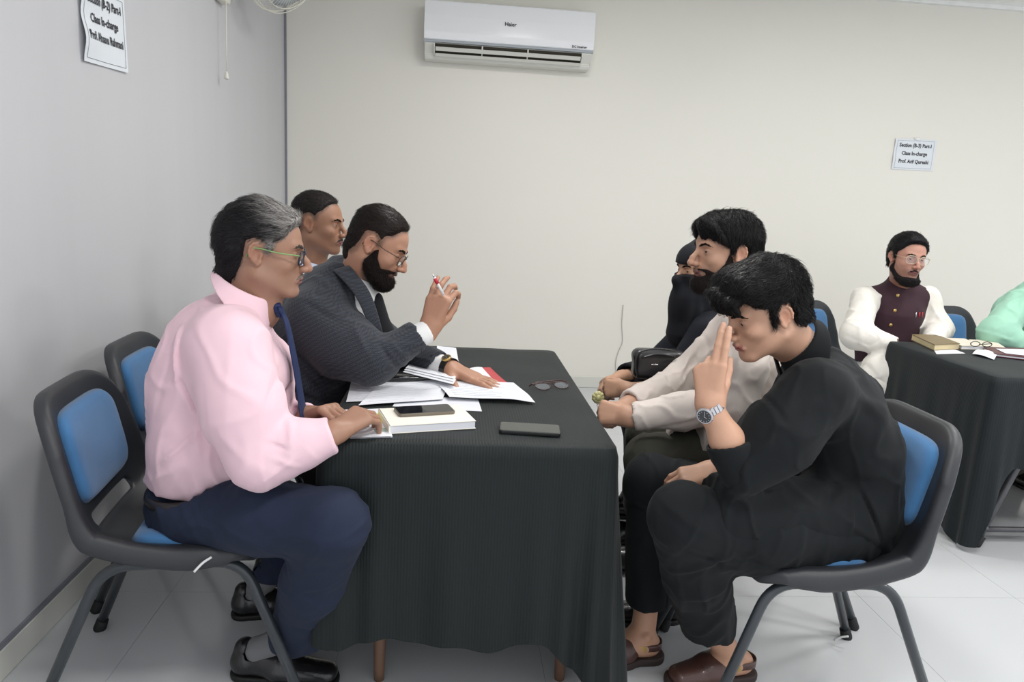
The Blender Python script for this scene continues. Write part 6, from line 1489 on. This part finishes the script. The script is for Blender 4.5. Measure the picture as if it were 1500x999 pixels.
h1, n1 = hand_prims(wA, (0.9, -0.3, 0.0), (0, 0, 1), -1); h2, n2 = hand_prims(wB, (-0.6, -0.6, 0.0), (0, 0, 1), 1)
sdf_obj('body', body+h1+h2, 0.0055, M_skin, H_, colf=skin_col(HH, (176, 128, 104)))
sdf_obj('hair', [shell_prim(HH, core, hair_t(HAIR_STD, 0.0074, 0.0119, 0.002))], 0.0055, M_hair, H_, colf=const((26, 25, 28)))
tt = [P(1490, 560, 3.78), P(1488, 510, 3.74), P(1500, 460, 3.70), P(1515, 430, 3.68)]
st = chain(tt, [0.14, 0.15, 0.14, 0.08], 0.05, nrm((0.7, 0.6, 0)), 1.25)+[cap(P(1520, 428, 3.66), sA, 0.06, 0.068, 0.05), cap(P(1525, 428, 3.7), sB, 0.06, 0.068, 0.05)]+chain([sA, eA, wA], [0.076, 0.078, 0.050], 0.04)+chain([sB, eB, wB], [0.086, 0.078, 0.050], 0.04)
sdf_obj('shirt', st, 0.0075, M_mint, H_, disp=plus(folds([], 0.003, 18, 81, lines=[(P(1480, 440, 3.5), P(1450, 480, 3.4), 0.0124, 0.0102, 0.25), (P(1498, 430, 3.5), P(1470, 490, 3.4), 0.0124, -0.0102, 0.25), (P(1440, 485, 3.4), P(1490, 500, 3.3), 0.0112, 0.0102, 0.25)]), 43, 34, 0.0075), amp=0.014)
tr = chain([P(1490, 575, 3.75), P(1480, 590, 3.42), P(1480, 690, 3.45)], [0.11, 0.085, 0.08], 0.04)+chain([P(1520, 575, 3.75), P(1570, 590, 3.42), P(1560, 690, 3.45)], [0.11, 0.085, 0.08], 0.04)
sdf_obj('trousers', tr, 0.01, M_olive, H_)
for hx in (P(1480, 700, 3.46), P(1560, 700, 3.46)):
    shoe(H_, (hx[0], hx[1]+0.06, 0), (hx[0], hx[1]-0.20, 0), np.array([hx[0], hx[1], 0.12]), M_leather, M_sole)
# ---------------------------------------------------------------- things on the long table (cloth surface at z = 0.7515)
ZT = 0.7520
M_sheet = mat('white_sheet', (226, 228, 234), 0.6, var=0.01, vs=10)
M_print = mat('faint_print', (212, 215, 223), 0.7)
M_box = mat('cream_card', (238, 234, 222), 0.55, var=0.01)
M_phone = mat('phone_body', (30, 32, 32), 0.35)
M_screen = mat('dark_glass_screen', (50, 54, 50), 0.06, var=0.0, spec=0.8)
M_blackp = mat('black_plastic', (22, 23, 26), 0.4)
M_rfold = mat('red_card', (182, 60, 64), 0.5)
def sheet(name, corners, z, label, cat='paper', group=None, rise=(), th=0.0005, m=None, n=16, lines=True, seed=0, wav=0.0015):
    """a sheet with its corners given as points on the table; rise: ((u, v, radius, height)) lifts it"""
    c = [np.array(q, float) for q in corners]; V = []; F = []
    def pt(u, v):
        p = (c[0]*(1-u)+c[1]*u)*(1-v)+(c[3]*(1-u)+c[2]*u)*v
        h = wav*(1+math.sin(u*5+seed)*math.sin(v*4+seed*2))
        for (a, b, r, hh) in rise: h += hh*math.exp(-((u-a)**2+(v-b)**2)/(r*r))
        return np.array([p[0], p[1], z+h])
    for s in (0, 1):
        for i in range(n+1):
            for j in range(n+1): V.append(pt(i/n, j/n)+Z_*(th if s == 0 else 0))
    k = (n+1)**2
    for i in range(n):
        for j in range(n):
            a = i*(n+1)+j; q = [a, a+n+1, a+n+2, a+1]; F.append(q); F.append([x+k for x in q[::-1]])
    ctr = pt(0.5, 0.5)
    e = empty(name, (ctr[0], ctr[1], z), label, cat, group)
    link('page', from_np('page', V, F), m or M_sheet, e)
    if lines:
        bm = bmesh.new(); rn = random.Random(seed)
        for r in range(9):
            v = 0.12+0.09*r; u1 = rn.uniform(0.55, 0.9)
            pts = [pt(u, v)+Z_*(th+0.0004) for u in np.linspace(0.08, u1, 9)]
            tube(bm, pts, 0.0006, 4)
        o = link('printed_lines', bm_mesh('printed_lines', bm), M_print, e); o['kind'] = 'stuff'
    return e
def flat(name, q, z, m, par, th=0.0006):
    bm = bmesh.new(); A_ = [bm.verts.new((p[0], p[1], z)) for p in q]; B_ = [bm.verts.new((p[0], p[1], z+th)) for p in q]
    bm.faces.new(A_[::-1]); bm.faces.new(B_)
    for i in range(len(q)): j = (i+1) % len(q); bm.faces.new((A_[i], A_[j], B_[j], B_[i]))
    return link(name, bm_mesh(name, bm), m, par, smooth=False)
def tp(x, y, z=ZT): return at(x, y, Z=z)
GP = 'loose papers on the long table'
sheet('paper_sheet', [tp(575, 596), tp(706, 603), tp(700, 585), tp(585, 580)], ZT+0.0002, 'white paper lying undermost, its edge showing behind the white box', 'paper', GP, seed=1, lines=False, wav=0.0006)
sheet('paper_sheet', [tp(507, 590), tp(642, 586), tp(650, 566), tp(516, 556)], ZT+0.002, 'creased white form at the left of the loose papers, beside the blazer elbow', 'paper', GP, rise=((0.15, 0.9, 0.3, 0.006), (1, 0.5, 0.25, 0.010)), seed=2)
sheet('paper_sheet', [tp(525, 597), tp(648, 588), tp(660, 562), tp(560, 560)], ZT+0.005, 'grey shadowed form overlapping the creased one near the black folder', 'paper', GP, rise=((0.9, 0.9, 0.3, 0.012),), seed=3)
sheet('paper_sheet', [tp(658, 588), tp(784, 592), tp(752, 566), tp(632, 560)], ZT+0.011, 'large white form under the flat left hand of the blazer man', 'paper', GP, rise=((0, 0.2, 0.25, 0.004), (1.0, 0.0, 0.2, -0.008)), seed=4)
sheet('paper_sheet', [tp(694, 562), tp(729, 567), tp(706, 540), tp(688, 541)], ZT+0.004, 'white paper poking out above the hand, in front of the red card', 'paper', GP, seed=5, lines=False)
sheet('red_folder', [tp(725, 565), tp(747, 566), tp(718, 540), tp(690, 540)], ZT+0.001, 'red card folder edge under the papers beyond the flat hand', 'folder', m=M_rfold, th=0.002, seed=6, lines=False)
sheet('paper_sheet', [tp(640, 545), tp(672, 532), tp(668, 511), tp(640, 507)], ZT+0.001, 'white paper far back on the table behind the blazer sleeve', 'paper', GP, seed=7, lines=False)
# black folder / pouch behind the papers
e = empty('document_folder', tp(595, 552), 'glossy black folder with silver edged papers, under the blazer sleeve', 'folder')
M_gb = mat('gloss_black', (18, 18, 22), 0.2, coat=0.5)
c = [tp(548, 567), tp(645, 567), tp(645, 549), tp(560, 549)]; ctr = sum(c)/4
bm = bmesh.new(); d = nrm(c[1]-c[0]); w = np.cross(Z_, d)
box(bm, ctr+Z_*0.0135, (0.19, 0.09, 0.026), Matrix(np.stack([d, w, Z_], 1).tolist()), bev=0.008, seg=3); link('cover', bm_mesh('cover', bm), M_gb, e)
zf = ZT+0.028
for k in range(3):
    qq = [at(590+k*2, 545-k*2, Z=zf), at(664, 563-k*3, Z=zf), at(668, 556-k*3, Z=zf), at(604, 536-k*2, Z=zf)]; flat('inner_sheet', qq, zf+k*0.0022, M_sheet, e, 0.0008)
bm = bmesh.new(); box(bm, ctr+Z_*0.0235+d*-0.02-w*0.045, (0.03, 0.004, 0.002), Matrix(np.stack([d, w, Z_], 1).tolist())); link('clasp', bm_mesh('clasp', bm), M_steel, e)
# small booklet under the pink man's fingers
bq = [tp(513, 643), tp(575, 641), tp(560, 600), tp(500, 602)]
e = sheet('booklet', bq, ZT+0.0002, 'small white leaflet with a yellow band under the hands of the pink shirted man', 'leaflet', th=0.003, seed=8, lines=False, wav=0.0003)
M_yel = mat('yellow_print', (226, 222, 120), 0.6)
u = lambda a, b: (bq[0]*(1-a)+bq[1]*a)*(1-b)+(bq[3]*(1-a)+bq[2]*a)*b

flat('yellow_band', [u(0.15, 0.45), u(0.93, 0.45), u(0.93, 0.80), u(0.15, 0.80)], ZT+0.0040, M_yel, e)
M_gink = mat('green_grey_print', (150, 170, 160), 0.6)
flat('printed_mark', [u(0.62, 0.15), u(0.90, 0.15), u(0.90, 0.26), u(0.62, 0.26)], ZT+0.0040, M_gink, e)
# white box with a phone on it
bb = [tp(572, 634), tp(697, 628), at(683, 592, Z=ZT+0.0), tp(566, 600)]
def slabq(name, q, z0, z1, m, label, cat, bev=0.001, parent=None):
    bm = bmesh.new(); A_ = [bm.verts.new((p[0], p[1], z0)) for p in q]; B_ = [bm.verts.new((p[0], p[1], z1)) for p in q]
    bm.faces.new(A_[::-1]); bm.faces.new(B_)
    for i in range(len(q)): j = (i+1) % len(q); bm.faces.new((A_[i], A_[j], B_[j], B_[i]))
    bmesh.ops.bevel(bm, geom=bm.edges[:], offset=bev, segments=2, affect='EDGES')
    o = link(name, bm_mesh(name, bm), m, parent, smooth=False)
    if label: tag(o, label, cat)
    return o
BH = 0.0215
f0, f1 = at(570, 636, Z=ZT), at(697, 628, Z=ZT); b1_, b0_ = at(684, 592, Z=ZT+BH), at(566, 600, Z=ZT+BH)
e = empty('book', (f0+f1)/2, 'thick cream covered book lying flat with a phone on top of it', 'book')
dd = nrm(f1-f0); ww = np.cross(Z_, dd); Lx = np.linalg.norm(f1-f0); Wy = float(np.dot(b1_-f1, ww)); q = [f0, f1, f1+ww*Wy, f0+ww*Wy]
e.location = tuple(float(v) for v in f0)
def q_in(q, ins): c_ = sum(q)/4; return [p+(c_-p)*ins for p in q]
slabq('lower_cover', q, ZT, ZT+0.002, M_box, None, None, 0.0006, e); slabq('upper_cover', q, ZT+BH-0.002, ZT+BH, M_box, None, None, 0.0006, e)
slabq('page_block', q_in(q, 0.02), ZT+0.002, ZT+BH-0.002, M_sheet, None, None, 0.0005, e)
slabq('spine', [q[0]-dd*0.001, q[0]+dd*0.003, q[3]+dd*0.003, q[3]-dd*0.001], ZT, ZT+BH, M_box, None, None, 0.0006, e)
def phone(label, ctr, d, L, W, T, z, mb, ms, cam_=False, split=0.0):
    e = empty('smartphone', (ctr[0], ctr[1], z), label, 'phone'); d = nrm(d); w = np.cross(Z_, d); Rm = Matrix(np.stack([d, w, Z_], 1).tolist())
    def rr(L_, W_, r, zz):
        o_ = []
        for cx, cy, a0 in ((1, 1, 0), (-1, 1, PI/2), (-1, -1, PI), (1, -1, 1.5*PI)):
            for k in range(7):
                a = a0+PI/2*k/6; p = np.array([ctr[0], ctr[1], zz])+d*(cx*(L_/2-r)+r*math.cos(a))+w*(cy*(W_/2-r)+r*math.sin(a)); o_.append(p)
        return o_
    def loft(name, levels, m):
        bm = bmesh.new(); R_ = [[bm.verts.new(tuple(p)) for p in rr(*l)] for l in levels]; n = len(R_[0])
        for A_, B_ in zip(R_, R_[1:]):
            for i in range(n): bm.faces.new((A_[i], A_[(i+1) % n], B_[(i+1) % n], B_[i]))
        bm.faces.new(R_[0][::-1]); bm.faces.new(R_[-1]); return link(name, bm_mesh(name, bm), m, e, smooth=False)
    loft('body', [(L-0.003, W-0.003, 0.009, z), (L-0.0006, W-0.0006, 0.010, z+0.0012), (L, W, 0.0105, z+T/2), (L-0.0006, W-0.0006, 0.010, z+T-0.0012), (L-0.003, W-0.003, 0.009, z+T)], mb)
    loft('screen', [(L-0.006, W-0.006, 0.008, z+T-0.0002), (L-0.0065, W-0.0065, 0.008, z+T+0.0004)], ms)
    if cam_:
        for k in range(2):
            bm = bmesh.new(); p = np.array([ctr[0], ctr[1], z+T])+d*(-L/2+0.018+0.0*k)+w*(-W/2+0.018+0.018*k); tube(bm, [p, p+Z_*0.0015], 0.006, 14); link('camera_ring', bm_mesh('camera_ring', bm), M_steel, e, smooth=False)
    return e
M_bronze = mat('bronze_edge', (120, 112, 100), 0.3, metal=0.5)
p0, p1 = at(577, 606, Z=ZT+BH), at(665, 601, Z=ZT+BH)
ph1 = phone('smartphone with a bronze edge lying on the cream book', (p0+p1)/2-ww*0.0, p1-p0, 0.152, 0.072, 0.0085, ZT+BH+0.0002, M_bronze, mat('black_screen', (14, 15, 17), 0.05, var=0, spec=0.8))
p0, p1 = at(731, 629, Z=ZT), at(821, 634, Z=ZT)
ph2 = phone('black smartphone lying alone near the front of the table', (p0+p1)/2, p1-p0, 0.158, 0.076, 0.010, ZT+0.0001, M_phone, M_screen)
# folded glasses on the cloth
e = empty('eyeglasses', tp(806, 567), 'folded dark spectacles lying on the black cloth near the far phone side', 'glasses')
e['label'] = 'folded dark spectacles with reddish temples lying on the black cloth'
M_tort = mat('tortoise_frame', (60, 34, 32), 0.25, var=0.3, vs=60)
gc = tp(806, 568); gd = nrm(tp(834, 566)-tp(778, 570)); gw = np.cross(Z_, gd)
bm = bmesh.new()
for sx in (-1, 1):
    c = gc+gd*sx*0.034
    tube(bm, [c+gd*0.026*math.cos(a)+Z_*(0.010+0.0075*math.sin(a))+gw*(0.0155*math.sin(a)-0.012) for a in np.linspace(0, 2*PI, 25)], 0.0016, 6, cap=False)
tube(bm, [gc-gd*0.009+Z_*0.013-gw*0.005, gc+Z_*0.015-gw*0.004, gc+gd*0.009+Z_*0.013-gw*0.005], 0.0016, 6)
link('frame', bm_mesh('frame', bm), M_tort, e)
for sx in (-1, 1):
    bm = bmesh.new(); tube(bm, smooth_path([gc+gd*sx*0.060+Z_*0.013, gc+gd*sx*0.063+gw*0.008+Z_*0.015, gc+gd*sx*0.03+gw*(0.010+0.003*sx)+Z_*(0.017+0.003*sx), gc-gd*sx*0.045+gw*(0.010+0.003*sx)+Z_*0.016, gc-gd*sx*0.066+gw*(0.016+0.006*sx)+Z_*0.004], 5), 0.0022, 6); link('temple', bm_mesh('temple', bm), M_tort, e)
    bm = bmesh.new(); c = gc+gd*sx*0.034; ring = [c+gd*0.025*math.cos(a)+Z_*(0.010+0.0070*math.sin(a))+gw*(0.0145*math.sin(a)-0.012) for a in np.linspace(0, 2*PI, 25)[:-1]]
    A_ = [bm.verts.new(tuple(p)) for p in ring]; B_ = [bm.verts.new(tuple(p+gw*0.0015)) for p in ring]; bm.faces.new(A_); bm.faces.new(B_[::-1])
    for i in range(24): bm.faces.new((A_[i], A_[(i+1) % 24], B_[(i+1) % 24], B_[i]))
    link('lens', bm_mesh('lens', bm), M_glass, e, smooth=False)
# pen in the raised hand of the blazer man
pa, pb = P(636, 406, 2.16), P(650, 432, 2.17)
e = empty('ballpoint_pen', pb, 'white pen with a red end held in the raised hand', 'pen')
M_wpl = mat('white_plastic', (226, 226, 226), 0.35)
bm = bmesh.new(); tube(bm, [pa, pb], 0.0042, 10); link('barrel', bm_mesh('barrel', bm), M_wpl, e)
dv = nrm(pb-pa); bm = bmesh.new(); tube(bm, [pa+dv*0.004, pa+dv*0.022], 0.0058, 10); link('red_grip', bm_mesh('red_grip', bm), M_red, e)
bm = bmesh.new(); tube(bm, [pa-dv*0.012, pa+dv*0.002], [0.0008, 0.0038], 8); link('tip', bm_mesh('tip', bm), M_steel, e)

# ---------------------------------------------------------------- black handbag on the veiled woman's lap
e = empty('handbag', P(963, 548, 2.50), 'black leather handbag with piped seams resting on the lap of the veiled woman', 'handbag')
def hb(x, y, Yd): return P(x, y, Yd)
pr = [bx(P(966, 535, 2.52), (0.10, 0.035, 0.052), np.array(Matrix.Rotation(0.04, 3, 'Y')), rad=0.022, k=0.01), cap(P(935, 520, 2.52), P(992, 517, 2.52), 0.012, 0.012, 0.03, L=Y_, s=1.6)]
M_bag = mat('bag_leather', (30, 30, 34), 0.35, bump=0.3, bs=250, coat=0.3)
sdf_obj('bag_body', pr, 0.005, M_bag, e, disp=lambda p: 0.002*noise(p, 30, 91), amp=0.003)
for pts in ([(934, 553), (931, 535), (936, 517), (960, 511), (990, 514)], [(940, 524), (962, 519), (990, 522)]):
    bm = bmesh.new(); tube(bm, smooth_path([P(x, y, 2.478 if i == 0 else 2.476) for i, (x, y) in enumerate(pts)], 5), 0.0032, 6); link('piping', bm_mesh('piping', bm), M_bag, e)
bm = bmesh.new(); box(bm, P(959, 534, 2.482), (0.026, 0.003, 0.005), bev=0.001); link('metal_badge', bm_mesh('metal_badge', bm), M_steel, e)
# yellow trinket hanging below the woman's hands
e = empty('key_ring', P(876, 585, 2.50), 'yellow round trinket on a gold chain dangling below the clasped hands', 'trinket')
M_ytr = mat('yellow_resin', (214, 208, 150), 0.3, var=0.2, vs=80)
bm = bmesh.new(); c = P(876, 582, 2.50)
for i in range(9):
    a = 2*PI*i/9; bmesh.ops.create_uvsphere(bm, u_segments=10, v_segments=6, radius=0.010, matrix=Matrix.Translation(Vector(tuple(c+np.array([math.cos(a)*0.014, 0, math.sin(a)*0.014])))))
bmesh.ops.create_uvsphere(bm, u_segments=14, v_segments=8, radius=0.015, matrix=Matrix.Translation(Vector(tuple(c))))
link('flower', bm_mesh('flower', bm), M_ytr, e)
bm = bmesh.new()
for k in range(5): 
    p = P(875+k*1.2, 590+k*4, 2.50); tube(bm, [p+np.array([math.cos(a)*0.004, 0, math.sin(a)*0.006]) for a in np.linspace(0, 2*PI, 9)], 0.001, 4, cap=False)
o = link('chain', bm_mesh('chain', bm), M_gold, e); o['kind'] = 'stuff'
# gold bangle
# ---------------------------------------------------------------- things on the far table
def bookq(label, q, z0, h, mc, mp, cat='book', name='book'):
    e = empty(name, (q[0][0], q[0][1], z0), label, cat)
    slabq('lower_cover', q, z0, z0+0.003, mc, None, None, 0.0006, e); slabq('upper_cover', q, z0+h-0.003, z0+h, mc, None, None, 0.0006, e)
    slabq('page_block', q_in(q, 0.03), z0+0.003, z0+h-0.003, mp, None, None, 0.0005, e); return e
M_tanp = mat('tan_pages', (206, 190, 150), 0.7); M_kh = mat('khaki_cover', (120, 104, 72), 0.5); M_mar = mat('maroon_cover', (92, 30, 46), 0.4); M_cw = mat('cream_cover', (214, 206, 190), 0.5)
bookq('tan book at the back left corner of the far table', [tp(1368, 514), tp(1405, 512), tp(1370, 498), tp(1334, 498)], ZT, 0.030, M_kh, M_tanp)
sheet('paper_sheet', [tp(1372, 519), tp(1414, 518), tp(1398, 512), tp(1368, 513)], ZT+0.0002, 'white slip sticking out under the tan book on the far table', 'paper', 'papers on the far table', seed=11, lines=False, wav=0.0004)
bookq('cream notepad beside the tan book on the far table', [tp(1408, 512), tp(1440, 513), tp(1412, 501), tp(1380, 500)], ZT+0.001, 0.018, M_cw, M_sheet, 'notepad', 'notepad')
bookq('pale open register in the middle of the far table papers', [tp(1430, 511), tp(1472, 514), tp(1455, 503), tp(1418, 502)], ZT+0.001, 0.016, M_cw, M_sheet, 'register', 'register')
bookq('maroon covered register at the right edge of the far table', [tp(1452, 522), tp(1520, 530), tp(1500, 514), tp(1440, 512)], ZT+0.001, 0.014, M_mar, M_sheet, 'register', 'register')
sheet('paper_sheet', [tp(1472, 523), tp(1530, 529), tp(1510, 517), tp(1458, 516)], ZT+0.0165, 'white sheet lying on the maroon register', 'paper', 'papers on the far table', seed=12, lines=True, wav=0.0006)
sheet('paper_sheet', [tp(1424, 520), tp(1456, 528), tp(1462, 520), tp(1432, 513)], ZT+0.0005, 'rolled white paper at the left of the maroon register', 'paper', 'papers on the far table', rise=((0.5, 0.5, 0.5, 0.02),), seed=13, lines=False)
p0 = tp(1428, 508, ZT+0.018)
e = empty('eyeglasses', p0+Z_*0.001, 'small dark spectacles lying on the pale register on the far table', 'glasses')
bm = bmesh.new()
for sx in (-1, 1): tube(bm, [p0+X_*(sx*0.03+0.03+0.024*math.cos(a))+Z_*(0.014+0.012*math.sin(a)) for a in np.linspace(0, 2*PI, 17)], 0.002, 5, cap=False)
link('frame', bm_mesh('frame', bm), M_blackp, e)
bm = bmesh.new()
for sx in (-1, 1): tube(bm, [p0+X_*(0.03+sx*0.055)+Z_*0.018, p0+X_*(0.03+sx*0.02)+Y_*0.04+Z_*0.005], 0.002, 5)
link('temples', bm_mesh('temples', bm), M_blackp, e)
# cable ties left on the chair frames
def tie(label, p, q, r):
    bm = bmesh.new(); tube(bm, smooth_path([p, (np.array(p)+q)/2+Z_*0.004, q], 4), r, 6); return tag(link('cable_tie', bm_mesh('cable_tie', bm), M_wpl), label, 'cable tie')
tie('white cable tie wrapped on the front leg of the front left chair', P(310, 816, 1.625), P(284, 838, 1.60), 0.003)
tie('white cable tie on the rear leg of the chair under the young man', P(1222, 938, 1.98), P(1243, 932, 1.96), 0.003)
